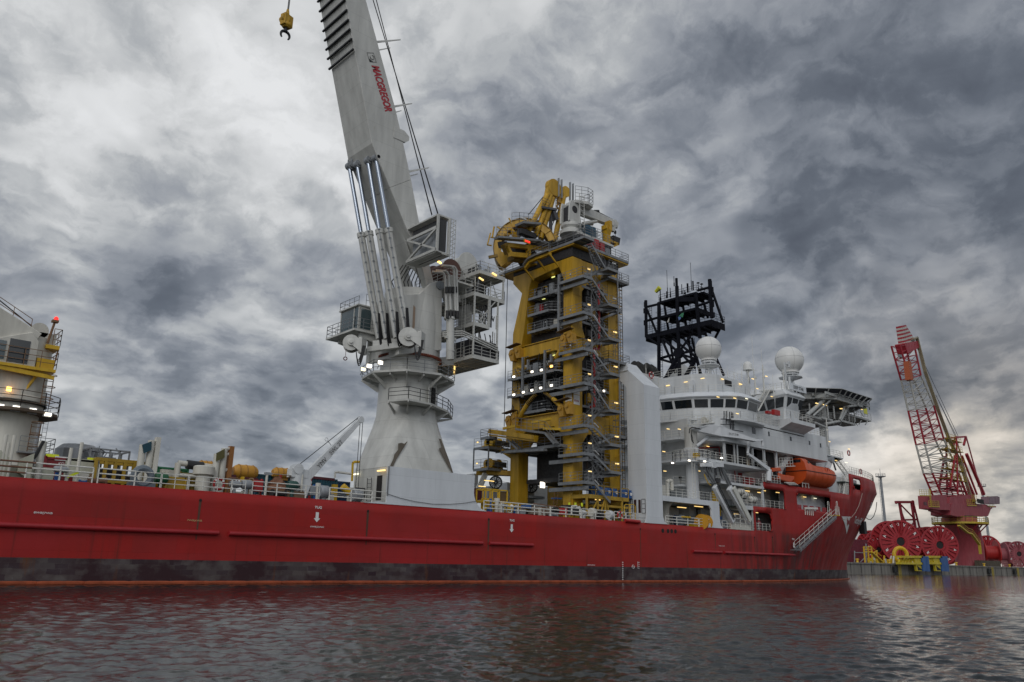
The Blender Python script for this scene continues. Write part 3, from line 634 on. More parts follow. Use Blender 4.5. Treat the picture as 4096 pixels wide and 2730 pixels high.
 for t,m_,bt,yy,y2 in zip(tops,mids,bots,ys,yb4):
  T_,B_=AY(*t,yy),AY(*bt,y2);Mx=T_.lerp(B_,(m_[1]-t[1])/(bt[1]-t[1])*.97)
  b=MB();b.tube(Mx,B_,.37,n=18);b.tube(Mx.lerp(B_,-.012),Mx.lerp(B_,.03),.44,n=18);c=b.build('luffing_cylinder',crane_white,mc,smooth=True)
  b=MB();b.tube(T_,Mx,.215,n=14);b.build('piston_rod',chrome,c,smooth=True)
  b=MB();b.lathe(T_+V(0,-.3,.2),(0,1,0),[(.42,0),(.42,.6)],16);b.tube(T_+V(0,-.45,.2),T_+V(0,.45,.2),.2,n=12);b.cbox(T_+V(.35,-.36,.55),.8,.14,1.1);b.cbox(T_+V(.35,.36,.55),.8,.14,1.1);b.build('rod_end',greyp,c,smooth=True)
  b=MB();off=V(-.30,-.36,0);b.tube(Mx+off,B_+off,.06,n=5)
  for k in range(11):q=Mx.lerp(B_,k/10.5)+off;b.cbox(q,.18,.18,.1)
  b.build('oil_pipe',greyp,c)
  b=MB()
  for s in range(3):
   pts=[]
   for k in range(9):u=k/8;pts.append(B_+V(-.5+.9*u-.1*s,-.6,2.4-3.0*u-(1.1+.25*s)*math.sin(u*math.pi)))
   b.path(pts,.07,5)
  b.build('hydraulic_hose',rubber,c)
 b=MB();q0=AY(1475,1400,67.0);q1=AY(1640,1378,62.8);b.beam(q0,q1,.6,.5);b.beam(AY(1500,1380,66.8),AY(1650,1362,63.0),.9,.6);b.build('cylinder_beam',crane_white,mc)
 # operator's cab
 yy=68.3;c0=AY(1436,1232,yy);x0=c0.x;z0=AY(1436,1322,yy).z;z1=AY(1436,1222,yy).z;yb_=AX(1366,1240,x0).y;x1=AY(1482,1240,yy).x+.8
 b=MB();b.prism([(yy,z0),(yb_,z0+.2),(yb_ ,z1),(yy,z1)],'x',x0+.12,x1);b.box(x0-.2,x1,yy-.15,yb_+.15,z1,z1+.14)
 for y in (yy,yy+.9,yb_):b.beam((x0+.05,y,z0),(x0+.05,y,z1),.12)
 cab=b.build('operator_cab',crane_white,mc)
 b=MB();b.box(x0+.04,x0+.1,yy+.1,yb_-.1,z0+.15,z1-.15);b.build('window',cabglass,cab);b=MB();b.box(x0+.3,x0+1.5,yy-.03,yy-.005,z0+.25,z1-.25);b.build('window',cabglass,cab)
 b=MB();b.box(x0-.9,x1+.3,yy-.9,yb_+1.2,z0-.35,z0-.15);
 b.beam((x0,yy-.4,z0-.5),(CX0-1,yy-.4,z0-1.2),.3,.6);b.beam((x0,yb_,z0-.5),(CX0-1,yb_,z0-1.2),.3,.6)
 cp=b.build('cab_platform',crane_white,mc)
 b=MB();b.rail([(x1,yy-.85,z0-.15),(x0-.85,yy-.85,z0-.15),(x0-.85,yb_+1.1,z0-.15),(x1,yb_+1.1,z0-.15)],1.2,3,1.1,.032)
 b.rail([(x0-.1,yy-.1,z1+.1),(x0-.1,yb_+.1,z1+.1),(x1+1,yb_+.1,z1+.1)],.9,2,1.0,.028);b.rail([(x0+.8,yy,z1+.1),(x1+1.4,yy,z1+.1)],1.3,2,1.0,.028);b.build('railing',steel,cp)
 # tugger winches
 for px,py,yy,r in ((1405,1375,66.6,.80),(1633,1352,62.3,.95)):
  p=AY(px,py,yy);d=V(-.55,-.83,0).normalized();b=MB()
  b.lathe(p-d*.65,d,[(r,0),(r,.08),(r*.55,.1),(r*.55,1.0),(r,1.02),(r,1.1)],28);w=b.build('tugger_winch',crane_white,mc,smooth=True)
  b=MB();b.lathe(p-d*.5,d,[(r*.82,0),(r*.82,.85)],24);b.build('rope_drum',rubber if px < 1500 else M('brown_rope_drum',(.10,.05,.04),.8),w,smooth=True)
  b=MB();b.lathe(p+d*.46,d,[(r*.42,0),(r*.42,.2),(r*.2,.22),(r*.2,.35)],20);e=V(.83,-.55,0)
  b.hexa([p+d*.5+e*0+V(0,0,-.2),p+d*.5+e*(r*1.3)+V(0,0,-1.0),p+d*.65+e*(r*1.3)+V(0,0,-1.0),p+d*.65+V(0,0,-.2),p+d*.5+V(0,0,.35),p+d*.5+e*(r*1.3)+V(0,0,.5),p+d*.65+e*(r*1.3)+V(0,0,.5),p+d*.65+V(0,0,.35)])
  b.cbox(p+e*(r*1.35)+V(0,0,-.2),.35,1.2,1.6,-.98);b.build('winch_frame',crane_white,w)
  b=MB()
  for s in range(4):
   pts=[p+e*(r*.5+.35*u*2.2*(1+.1*s))+d*.6+V(0,0,.3-1.8*math.sin(u*math.pi)*(1+.1*s)-.6*u) for u in np.linspace(0,1,9)];b.path(pts,.05,5)
  b.build('hydraulic_hose',rubber,w)
 p=AY(1382,1425,66.6);b=MB();b.tube(p+V(0,0,.9),p,.025,n=4);b.torus(p-V(0,0,.25),(.5,.85,0),.16,.05,12,5);b.build('whip_hook',maroon,mc)
crane_top()
def crane_house():
 # machinery decks on the back of the crane
 X0,Yn,Yf=52.2,62.6,71.2
 def deck(x0,x1,y0,y1,z,nm='machinery_deck',under=True):
  b=MB();b.box(x0,x1,y0,y1,z-.12,z)
  b.beam((x0,y0,z-.12),(x1,y0,z-.12),.12,.42);b.beam((x0,y0,z-.12),(x0,y1,z-.12),.12,.42);b.beam((x1,y0,z-.12),(x1,y1,z-.12),.12,.42);b.beam((x0,y1,z-.12),(x1,y1,z-.12),.12,.42)
  if under:
   n=int((x1-x0)/.9)
   for k in range(1,n+1):x=x0+(x1-x0)*k/(n+1);b.beam((x,y0,z-.22),(x,y1,z-.22),.1,.22)
   b.beam((x0,(y0+y1)/2,z-.2),(x1,(y0+y1)/2,z-.2),.12,.2)
  o=b.build(nm,crane_white,mc);return o
 zA=AY(1920,1082,Yn).z;xA=AY(2018,1165,Yn).x
 z2=AY(1891,1168,Yn).z;x2=AY(2016,1252,Yn).x
 z3=AY(1887,1288,Yn).z;x3=AY(1956,1329,Yn).x
 z4=AY(1889,1420,Yn).z;x4=AY(1994,1466,Yn).x
 X0=AY(1895,1300,Yn).x
 for (z,x0,x1,y0,y1,rz) in ((zA,X0+.6,xA,Yn,70.5,1),(z2,X0-.1,x2,Yn,71.2,1),(z3,X0,x3,Yn,70.5,1),(z4,X0,x4,Yn,71.2,1)):
  o=deck(x0,x1,y0,y1,z);b=MB();b.rail([(x0,y0+4.2,z),(x0,y0,z),(x1,y0,z),(x1,y1,z),(x0,y1,z)],1.1,3,1.35,.032);b.build('railing',crane_white,o)
 b=MB()
 for x,y,za,zb in ((X0,Yn,z4,z2),(x4-.3,Yn,z4,z2),(x3,Yn,z3,z2),(xA-.2,Yn,z2,zA),(X0+2,Yn,z3,z2),(x2-.1,Yn+4,z4,zA),(X0,70,z4,zA),(X0,67.0,z4,zA)):b.beam((x,y,za),(x,y,zb),.16)
 b.beam((X0+3.2,Yn,z2),(X0+1,Yn+.5,z3+.4),.12);b.beam((X0,66,z4-.1),(49.5,66,z4-.5),.5,.9);b.beam((X0,69,z4-.1),(49.5,69,z4-.5),.5,.9)
 b.beam((X0,68.5,z3),(49,68.5,z3-.6),.4,.7);b.beam((X0+.6,65,z2-.1),(49,65,z2-.6),.4,.7);b.beam((X0,69,z2-.1),(49,69,z2-.6),.4,.7)
 b.build('deck_frame',crane_white,mc)
 # machinery on the decks
 rr=random.Random(4)
 dark=M('dark_machinery',(.05,.05,.055),.6,dirt=.4,scale=3,streak=False)
 tank=M('hydraulic_tank_paint',(.42,.42,.40),.5,dirt=.3,rust=.12,scale=1.5,streak=False)
 for (x0,x1,z,h,y0) in ((X0+1.2,xA-.6,zA,1.5,64),(X0+.5,x2-.6,z2,2.2,64),(X0+.4,x3-.4,z3,2.4,64),(X0+.3,x4-.3,z4,1.9,63.3)):
  x=x0
  while x < x1-.6:
   w=rr.uniform(.5,1.1);w=min(w,x1-x);hh=h*rr.uniform(.6,1.35);y=y0+rr.uniform(0,.8);b=MB()
   if rr.random() < .5:b.box(x,x+w*.85,y,y+rr.uniform(1,2.5),z,z+hh)
   else:b.tube((x+w*.4,y+.6,z),(x+w*.4,y+.6,z+hh),w*.36,n=14)
   b.path([(x+w*.3,y-.1,z+.2),(x+w*.3,y-.1,z+hh+.3),(x+w*.9,y,z+hh+.3),(x+w*.9,y,z+.4)],.06)
   b.build('hydraulic_unit',rr.choice([tank,dark,greyp,dark]),mc);x += w
 b=MB();b.box(X0+.2,x4-.2,Yn+.25,Yn+.35,z4+.1,z4+1.9);b.box(X0+.15,X0+.22,Yn+.3,66.8,z4+.1,z4+1.9);b.build('cooler_panel',M('cooler_black',(.02,.02,.025),.6),mc)
 for k in range(34):
  x=rr.uniform(X0+.1,x2-.8);za=rr.choice([z4,z4,z3,z2]);b=MB();y=rr.uniform(62.75,63.6)
  if rr.random() < .6:b.tube((x,y,za),(x,y,za+rr.uniform(1.2,3.4)),rr.uniform(.035,.09),n=6)
  else:b.path([V(x,y,za+rr.uniform(.3,2)),V(x+rr.uniform(.6,1.6),y,za+rr.uniform(.3,2.2)),V(x+1.7,y+.3,za+.2)],.05,5)
  b.build('conduit',rr.choice([crane_white,dark,greyp]),mc)
 for (x_,y_) in ((X0-.05,64.2),(X0-.05,65.6)):
  b=MB();b.ladder((x_-.1,y_,z4),(x_-.1,y_,z2+1),.5,(0,1,0),.03);b.build('ladder',crane_white,mc)
 # winch drums on top
 for px,py,yy,r,mt in ((1772,1095,66.5,1.25,M('brown_rope_drum',(.10,.05,.04),.8)),(1838,1070,67.5,1.35,crane_white)):
  p=AY(px,py,yy);b=MB();b.lathe(p-V(0,1.6,0),(0,1,0),[(r,0),(r,.12),(r*.8,.14),(r*.8,3.0),(r,3.02),(r,3.15)],28);b.build('main_winch_drum',mt,mc,smooth=True)
 b=MB();zz_=AY(1772,1110,64).z
 b.box(48.6,X0+.6,63.6,70.4,zz_-.2,zz_);b.build('top_deck',crane_white,mc)
 b=MB();b.rail([(48.6,70,zz_),(48.6,63.7,zz_),(X0+.6,63.7,zz_)],1.1,3,1.1,.03);b.build('railing',crane_white,mc)
 # vertical accumulator and pipes on the starboard side
 p0=AY(1801,1440,63.0);p1=AY(1801,1275,63.0);b=MB();b.tube(p0,p1,.42,n=18);b.lathe(p1,(0,0,1),[(.5,-.12),(.5,.12)],18);b.lathe(p0+V(0,0,.9),(0,0,1),[(.48,-.05),(.48,.05)],18);b.cbox(p0.lerp(p1,.52),1.3,.3,.25);b.build('accumulator',crane_white,mc,smooth=True)
 p2=AY(1812,1110,63.6);b=MB();b.tube(p1+V(.1,.4,0),V(p2.x,63.8,p2.z),.48,n=16);b.build('riser_column',crane_white,mc,smooth=True)
 b=MB()
 for k,(xt,yt,xb,yb) in enumerate(((1780,1105,1786,1245),(1794,1100,1803,1240),(1815,1080,1822,1245),(1826,1082,1830,1245))):
  t=AY(xt,yt,62.9-.08*k);q=AY(xb,yb,62.9-.08*k);b.path([t+V(-1.3,.5,.25),t+V(-.3,0,.3),t,q],.13,8)
 b.build('pressure_pipe',crane_white,mc,smooth=True)
 for k in range(4):
  for u_,v_,l_ in ((1786,1160,.35),(1790,1255,.5)):q=AY(u_+13*k,v_,62.7);b=MB();b.tube(q+V(0,0,-l_),q+V(0,0,.3),.17,n=8);b.build('hose_coupling',rubber,mc)
 b=MB()
 for k in range(3):b.path([AY(1770,1330+8*k,63.2),AY(1850,1325+9*k,62.7),AY(1960,1375+9*k,62.5),AY(1990,1390+9*k,62.5),AY(1990,1400+9*k,63.0),AY(1960,1392+9*k,63)],.085,6)
 b.build('bundled_pipe',crane_white,mc)
 rr2=random.Random(9);HP=[[V(X0+.9+.28*k,63.3,z3+2.5),V(X0+1+.3*k,63.1,z3+1.6),V(X0+1.4+.3*k,63.2,z3+rr2.uniform(.3,1)),V(X0+1.8+.3*k,63.5,z3+1.6)] for k in range(7)]
 HP += [[V(X0+.8+.7*k,63.4,z4+2.9),V(X0+.9+.7*k,63.2,z4+1.9),V(X0+1.4+.7*k,63.4,z4+1.4)] for k in range(4)]+[[V(46.5-.2*k,65.2+.3*k,32.3),V(46.1-.3*k,65.5+.3*k,30.2),V(46.6-.2*k,66+.3*k,29.0)] for k in range(8)]
 for pts in HP:b=MB();b.path(pts,.055,5);b.build('hydraulic_hose',rubber,mc)
 for px,py,yy in ((1755,1048,62.5),(1978,1098,62.4),(1925,1117,62.4)):
  p=AY(px,py,yy);b=MB();b.beam(p-V(.3,0,-.08),p+V(.3,0,-.08),.14);b.build('work_lamp',orangelamp if px < 1800 else warmlamp,mc)
crane_house()
# hook block hanging from the boom tip
def hook_block():
 p=AY(1143,120,67);h=thing('hook_block','yellow crane hook block with a black hook, hanging high at the top left','crane hook',p)
 b=MB();b.cbox(p+V(0,0,1.0),1.1,.7,1.3,.3);b.lathe(p+V(0,0,.2),(0,0,1),[(.32,0),(.5,.25),(.5,.5),(.38,.6)],16);b.tube(p+V(-.25,-.4,1.1),p+V(-.25,.4,1.1),.42,n=16);b.tube(p+V(0,0,1.6),p+V(0,0,2.4),.24,.12,n=10);b.build('block_body',yellow,h,bevel=.05)
 b=MB();b.tube(p+V(0,0,-.2),p+V(0,0,.3),.16,n=10)
 for sx in (-1,1):
  pts=[p+V(sx*(.05+.42*math.sin(t)),0,-.2-.45*(1-math.cos(t))) for t in np.linspace(0,2.4,8)]
  for k,(u,w) in enumerate(zip(pts[:-1],pts[1:])):b.tube(u,w,.17-.012*k,.17-.012*(k+1),n=8)
 b.build('hook',black,h,smooth=True)
 b=MB();tp=V(p.x+.3,67,73.5)
 for dx in (-.06,.14):b.tube(p+V(dx*.5,0,2.3),p+V(dx,0,2.3)*1.0+V(.15,0,17),.045,n=6)
 b.build('hoist_rope',rope,h)
hook_block()
# ---------------------------------------------------------------- pipe-laying tower
tw=thing('pipelay_tower','tall yellow four-legged pipe-laying tower hung with grey zigzag stairs and working decks','tower',(73,71,6.85))
XA,XB,YN,YF=70.0,76.8,66.0,77.0
darkmod=M('dark_tensioner',(.035,.034,.036),.6,dirt=.5,scale=3,streak=False)
pad=M('padeye_yellow',(.50,.27,.03),.5,dirt=.3)
def Fc1(x,y):return (1940+x/4.125,720+y/4.125)
def Fc2(x,y):return (2220+x/4.6125,720+y/4.6125)
def F4(x,y):return (1900+x/2.614,700+y/2.614)
def F5(x,y):return (1880+x/3.136,1250+y/3.136)
def F6(x,y):return (1860+x/3.136,1650+y/3.136)
def platform(parent,x0,x1,y0,y1,z,rails='anfp',mat=None,th=.12,h=1.1,name='working_deck',chamfer=0):
 b=MB()
 if chamfer:pl=[(x0+chamfer,y0),(x1,y0),(x1,y1),(x0,y1),(x0,y0+chamfer)];b.prism(pl,'z',z-th,z)
 else:b.box(x0,x1,y0,y1,z-th,z)
 for p,q in (((x0,y0+chamfer),(x0,y1)),((x0+chamfer,y0),(x1,y0)),((x1,y0),(x1,y1))):b.beam((p[0],p[1],z-.08),(q[0],q[1],z-.08),.08,.34)
 n=max(1,int((y1-y0)/1.6))
 for k in range(1,n+1):y=y0+(y1-y0)*k/(n+1);b.beam((x0,y,z-.2),(x1,y,z-.2),.08,.2)
 o=b.build(name,mat or steel,parent)
 b=MB()
 if 'a' in rails:b.rail([(x0,y0+chamfer,z),(x0,y1,z)],h,3,1.4,.028)
 if chamfer:b.rail([(x0,y0+chamfer,z),(x0+chamfer,y0,z)],h,3,2,.028)
 if 'n' in rails:b.rail([(x0+chamfer,y0,z),(x1,y0,z)],h,3,1.4,.028)
 if 'f' in rails:b.rail([(x1,y0,z),(x1,y1,z)],h,3,1.4,.028)
 if 'p' in rails:b.rail([(x0,y1,z),(x1,y1,z)],h,3,1.4,.028)
 if b.v:b.build('railing',steel,o)
 return o
def lampbox(parent,p,mt,w=.3,hz=.2,name='floodlight'):
 b=MB();b.cbox(p,w,.12,hz);l=b.build(name,mt,parent)
 b=MB();b.cbox(p+V(.1,.14,.02),w*1.15,.16,hz*1.25);b.build('lamp_housing',greyp,l);return l
def tower_frame():
 # aft portal
 for x0,x1 in ((XA,XA+1.72),(XB,XB+1.72)):
  b=MB();b.box(x0,x1,YN,YN+1.58,6.85,39.9)
  for z in (12.6,21.9,31.0,34.8):b.box(x0-.03,x1+.03,YN-.03,YN+1.61,z,z+.06)
  b.build('leg',yellow,tw)
  b=MB();b.prism([(77.05,6.85),(77.05,31.65),(75.4,37.1),(77.2,38.9),(77.2,39.9),(74.0,39.9),(74.0,37.6),(74.9,31.6),(75.5,29),(75.5,6.85)],'x',x0,x1);b.build('leg',yellow,tw)
  b=MB();b.prism([(YN+1.58,39.9),(YN+1.58,37.2),(68.4,39.1),(73.6,38.6),(74.0,37.6),(74.0,39.9)],'x',x0+.01,x1-.2);b.build('crossbeam',yellow,tw)
  b=MB();b.prism([(67.58,29.5),(67.58,26.5),(68.1,27.6),(68.9,28.0),(74.6,27.95),(75.5,26.6),(75.5,29.4)],'x',x0+.01,x1-.2);b.box(x0-.15,x1-.1,67.6,75.5,29.5,29.6);b.build('crossbeam',yellow,tw)
  b=MB();b.prism([(67.58,19.9),(67.58,17.2),(69.2,18.3),(74.2,18.2),(75.5,17.2),(75.5,19.9)],'x',x0+.01,x1-.2);b.box(x0-.3,x1-.1,66.5,75.5,19.9,20.0);b.build('crossbeam',yellow,tw)
 for y0 in (YN+.05,75.4):
  for z0,z1 in ((36.8,39.85),(27.6,29.4),(17.3,19.8)):
   b=MB();xa=XA+1.72;b.prism([(xa,z1),(xa,z0-1.3),(xa+1.0,z0),(XB-1.0,z0),(XB,z0-1.3),(XB,z1)],'y',y0,y0+1.4);b.build('side_beam',yellow,tw)
 # pad eyes on the aft legs
 for px,py,y0 in ((2258,1358,65.7),(2052,1418,76.8),(2249,1637,66.6),(2038,1682,76.7)):
  p=AX(px,py,XA-.4)
  for k in range(2):
   q=p+V(0,-1.15*k,.25*k-.05*k);b=MB();b.prism([(q.y+.55,q.z),(q.y+.3,q.z+.5),(q.y-.15,q.z+.6),(q.y-.5,q.z+.2),(q.y-.5,q.z-1.0),(q.y+.1,q.z-1.0)],'x',XA-.75,XA-.0);b.tube((XA-.9,q.y,q.z+.05),(XA-.7,q.y,q.z+.05),.27,n=16);b.build('pad_eye',pad,tw)
  b=MB();b.beam(p+V(-.35,.7,.9),p+V(-.35,-1.5,1.15),.9,.08);b.build('cover_plate',M('rusty_plate',(.16,.10,.05),.7,dirt=.4),tw)
 b=MB();x=XA+.9;b.prism([(XA-.6,29.3),(XA-.2,31.3),(XA+.8,31.7),(XA+1.9,29.6),(XA+1.9,29.3)],'y',65.7,65.9);b.build('lug_web',yellow,tw)
 # information boards on the near aft leg
 for o_,ax,tx in ((V(XA-.02,67.2,20.6),V(0,-1,0),None),(V(XA+.15,YN-.02,20.7),V(1,0,0),'imca')):
  b=MB();b.add([o_,o_+ax*1.1,o_+ax*1.1+V(0,0,1.75),o_+V(0,0,1.75)],[(0,1,2,3)]);bo=b.build('notice_board',letterw,tw)
  if tx:b=MB();put_text(b,tx,o_+V(.1,-.012,.35),ax,V(0,0,1),.3,.85,.02);b.build('lettering',letterr,bo)
 # tensioner blocks inside the frame
 rr=random.Random(11)
 for z0,z1,xa in ((30.1,38.4,XA+.9),(20.1,27.6,XA+.6),(12.0,17.0,XA+2.2)):
  b=MB();b.box(xa+.5,XB+.9,67.0,74.9,z0,z1);b.build('tensioner_frame',darkmod,tw)
 for zf,ya,yb_,xa,full in ((36.05,69.2,74.3,XA+.1,0),(33.75,69.2,74.3,XA+.1,0),(31.4,69.2,74.3,XA+.1,0),(25.2,67.75,76.9,XA-.9,1),(22.9,67.75,76.9,XA-.9,1),(20.55,69.0,74.9,XA-.4,0)):
  o=platform(tw,xa,XA+2.0,ya,yb_,zf,'an',chamfer=1.2 if not full else .6)
  y=ya+1.4
  while y < yb_-.6:
   w=rr.uniform(.5,1.0);k=rr.random();hh=rr.uniform(1.1,1.8)
   b=MB();b.box(xa+1.0,xa+1.5,y,y+w,zf+.02,zf+hh);b.build('control_cabinet',redeq if k < .22 else (offwhite if k < .45 else (greyp if k < .8 else darkmod)),o);y += w+rr.uniform(.1,.5)
  for y in (ya+(yb_-ya)*.35,ya+(yb_-ya)*.75):lampbox(o,V(xa+.1,y,zf+.75),letterw,.1,.16,'tube_lamp')
 for px,py in ((2213,1109),(2175,1196),(2172,1252),(2180,1257),(2214,1422),(2165,1516),(2167,1585)):
  p=AX(px,py,XA+1.2);b=MB();b.cbox(p,.1,.55,.14);b.build('tube_lamp',M('yellow_tube',(1,.9,.4),.4,emit=((.9,.9,.28),1.1)),tw)
 # posts of the tensioner
 for px,y0_,y1_ in ((2180,1402,1565),(2205,1418,1450),(2092,1430,1590),(2113,1440,1480),(2236,1100,1330)):
  p=AX(px,y0_,XA-.95);q=AX(px,y1_,XA-.95);b=MB();b.beam(V(p.x,p.y,p.z),V(p.x,p.y,q.z),.26);b.beam(V(p.x,p.y,p.z-.1),V(p.x+1.4,p.y,p.z+.5),.1);b.build('guide_post',steel,tw)
 # striped hydraulic arms (sleeved in black and yellow hose)
 for a_,c_,e_ in (((2245,1400),(2225,1432),(2195,1470)),((2075,1470),(2112,1478),(2125,1500)),((2080,1668),(2110,1610),(2148,1575)),((2248,1632),(2210,1590),(2180,1572))):
  P=[AX(*p,XA-.5) for p in (a_,c_,e_)];b=MB();pts=[P[0].lerp(P[1],t).lerp(P[1].lerp(P[2],t),t) for t in np.linspace(0,1,9)];b.path(pts,.30,10);o=b.build('hydraulic_arm',yellow,tw,smooth=True)
  b=MB()
  for k in range(9):q=pts[4].lerp(pts[8],k/8);d=(pts[8]-pts[4]).normalized();b.tube(q,q+d*.10,.34,n=10)
  b.build('black_stripe',black,o)
 for px,py,mt in ((2055,1508,coollamp),(2055,1580,coollamp),(2093,1570,coollamp),(2127,1562,coollamp),(2128,1488,coollamp),(2162,1553,coollamp),(2165,1481,coollamp),(2205,1543,coollamp),(2205,1466,orangelamp),(2416,1565,coollamp)):
  if px > 2400:p=AY(px,py,65.5)
  else:p=AX(px,py,XA-1.1)
  b=MB();b.cbox(p,.12,.32,.22) if px < 2400 else b.cbox(p,.3,.12,.22);l=b.build('floodlight',mt,tw);b=MB();b.cbox(p+V(.16,0,.03),.18,.5,.36);b.build('lamp_housing',greyp,l)
tower_frame()
def tower_stairs():
 yo,yi=63.7,64.9
 Lz=[AY(2330,py,yo).z for py in (1107,1251,1395,1532,1700,1812,1926)]
 Rz=[AY(2415,py,yo).z for py in (1071,1213,1349,1489,1636,1773,1883)]
 XL0,XL1,XR0,XR1=68.9,70.6,73.6,75.6
 for i,z in enumerate(Lz):
  b=MB();b.box(XL0,XL1,63.2,67.4 if i not in (2,4) else 66,z-.1,z);b.beam((XL0,63.2,z-.15),(XL0,67.3,z-.15),.1,.36);b.beam((XL0,63.2,z-.15),(XL1,63.2,z-.15),.1,.36)
  b.beam((XL0+.5,63.0,z-.75),(XL0+.5,69.3,z-.75),.2,.45)
  o=b.build('landing',steel,tw);b=MB();b.rail([(XL0,67.2,z),(XL0,63.25,z),(XL1,63.25,z)],1.1,3,1.1,.028);b.build('railing',steel,o)
  lampbox(o,V(XL0+.3,65.6,z+.75),letterw,.1,.16,'tube_lamp');b=MB();b.cbox(V(XL1-.3,63.5,z+1.2),.5,.1,.14);b.build('tube_lamp',warmlamp,o)
 for i,z in enumerate(Rz):
  b=MB();b.box(XR0,XR1,63.2,65.6,z-.1,z);b.beam((XR0,63.2,z-.15),(XR1,63.2,z-.15),.1,.36);b.beam((XR0,63.2,z-.15),(XR0,65.6,z-.15),.1,.36);b.beam((XR1,63.2,z-.15),(XR1,66,z-.15),.1,.36)
  b.beam((XR0-2,65.4,z-.9),(XR1,63.6,z-.3),.14,.3)
  o=b.build('landing',steel,tw);b=MB();b.rail([(XR0+.3,63.25,z),(XR1,63.25,z),(XR1,65.6,z)],1.1,3,1.0,.028);b.build('railing',steel,o)
  b=MB();b.cbox(V(XR1-.4,63.5,z+1.0),.6,.1,.14);b.build('tube_lamp',warmlamp if i > 1 else letterw,o)
 b=MB();b.beam((XR1,63.3,Rz[-1]-3),(XR1,63.3,Rz[0]),.12);b.build('stair_post',steel,tw)
 b=MB();b.beam((XL1+.9,64.2,Lz[-1]),(XL1+.9,64.2,Lz[0]+1.5),.09);b.build('stair_post',steel,tw)
 top=AY(2340,965,yo).z;fl=[(V(70.9,yo+.35,top),V(XR0,yo+.35,Rz[0]))]
 for i in range(len(Lz)):
  if i < len(Rz)-1:fl.append((V(XL1,yo,Lz[i]),V(XR0,yo,Rz[i+1])))
  fl.append((V(XR0,yi+.1,Rz[i]),V(XL1,yi+.1,Lz[i])))
 fl.append((V(XL1,yo,Lz[-1]),V(XR0,yo,9.0)))
 for k,(p,q) in enumerate(fl):
  b=MB();b.stair(p,q,(0,1,0),.85);o=b.build('stair_flight',steel,tw)
  if p.y < 64.2:
   m=p.lerp(q,.5);b=MB();d=(q-p).normalized();c=m+V(0,.35,1.2);b.beam(c-d*.45,c+d*.45,.12);b.build('tube_lamp',letterw,o)
   b=MB();b.beam(p+V(.4,.3,-.9),q+V(-.3,.6,-1.0),.07,.1);
   for t in (.25,.5,.75):u=p.lerp(q,t);b.beam(u+V(0,.3,-.2),u+V(.5,.5,-1.0),.06)
   b.build('truss',steel,o)
 # red fire main, cable trays, caged ladders on the forward side
 b=MB();b.path([V(74.2,65.3,37),V(74.2,65.3,28.6),V(74.0,65.3,28.2),V(73.3,65.4,28.2),V(73.3,65.4,20.8),V(72.6,65.4,20.6)],.16,8);b.build('fire_main',redeq,tw,smooth=True)
 b=MB();b.ladder(V(79.3,65.9,11),V(79.3,65.9,40),.5,(1,0,0),.045,.45);b.build('ladder',M('brown_steel',(.09,.06,.035),.7,dirt=.4),tw)
 b=MB()
 for k in range(26):z=10+1.15*k;b.tube((78.4,65.9,z),(79.5,65.9,z),.05,n=4);
 for k in range(12):z=10+2.4*k;b.tube((77.6,65.8,z),(79.0,65.8,z+1.1),.05,n=4)
 b.beam((78.7,66.1,9),(78.7,66.1,40),.12);b.beam((79.0,66.4,9),(79.0,66.4,40),.1);b.build('cable_ladder',yellow,tw)
 b=MB();b.box(78.45,79.25,66.7,67.2,9,40);b.build('cable_tray',darkin,tw)
 for (px0,px1,py,yy,d) in ((2435,2517,1436,65.0,2.2),(2428,2515,1102,65.0,2.4),(2462,2487,1238,64.8,1.2),(2440,2520,1738,65.0,2.2)):
  p=AY(px0,py,yy);q=AY(px1,py,yy);o=platform(tw,p.x,q.x,yy,yy+d,p.z,'anf')
  b=MB();b.beam((p.x+.6,yy+.2,p.z-.2),(p.x-1.2,yy+1.4,p.z-1.3),.16,.3);b.build('bracket',steel,o)
 for px,py0,py1 in ((2458,1340,1430),(2458,1610,1735),(2440,1060,1100)):
  q=AY(px,py1,64.9);t=AY(px,py0,64.9);b=MB();b.ladder(q,V(q.x,q.y,t.z),.5,(1,0,0),.03)
  n=max(2,int((t.z-q.z)/.8))
  for k in range(n):b.torus((q.x,q.y-.35,q.z+.8+(t.z-q.z-.8)*k/n),(0,0,1),.42,.03,10,4)
  b.build('caged_ladder',steel,tw)
tower_stairs()
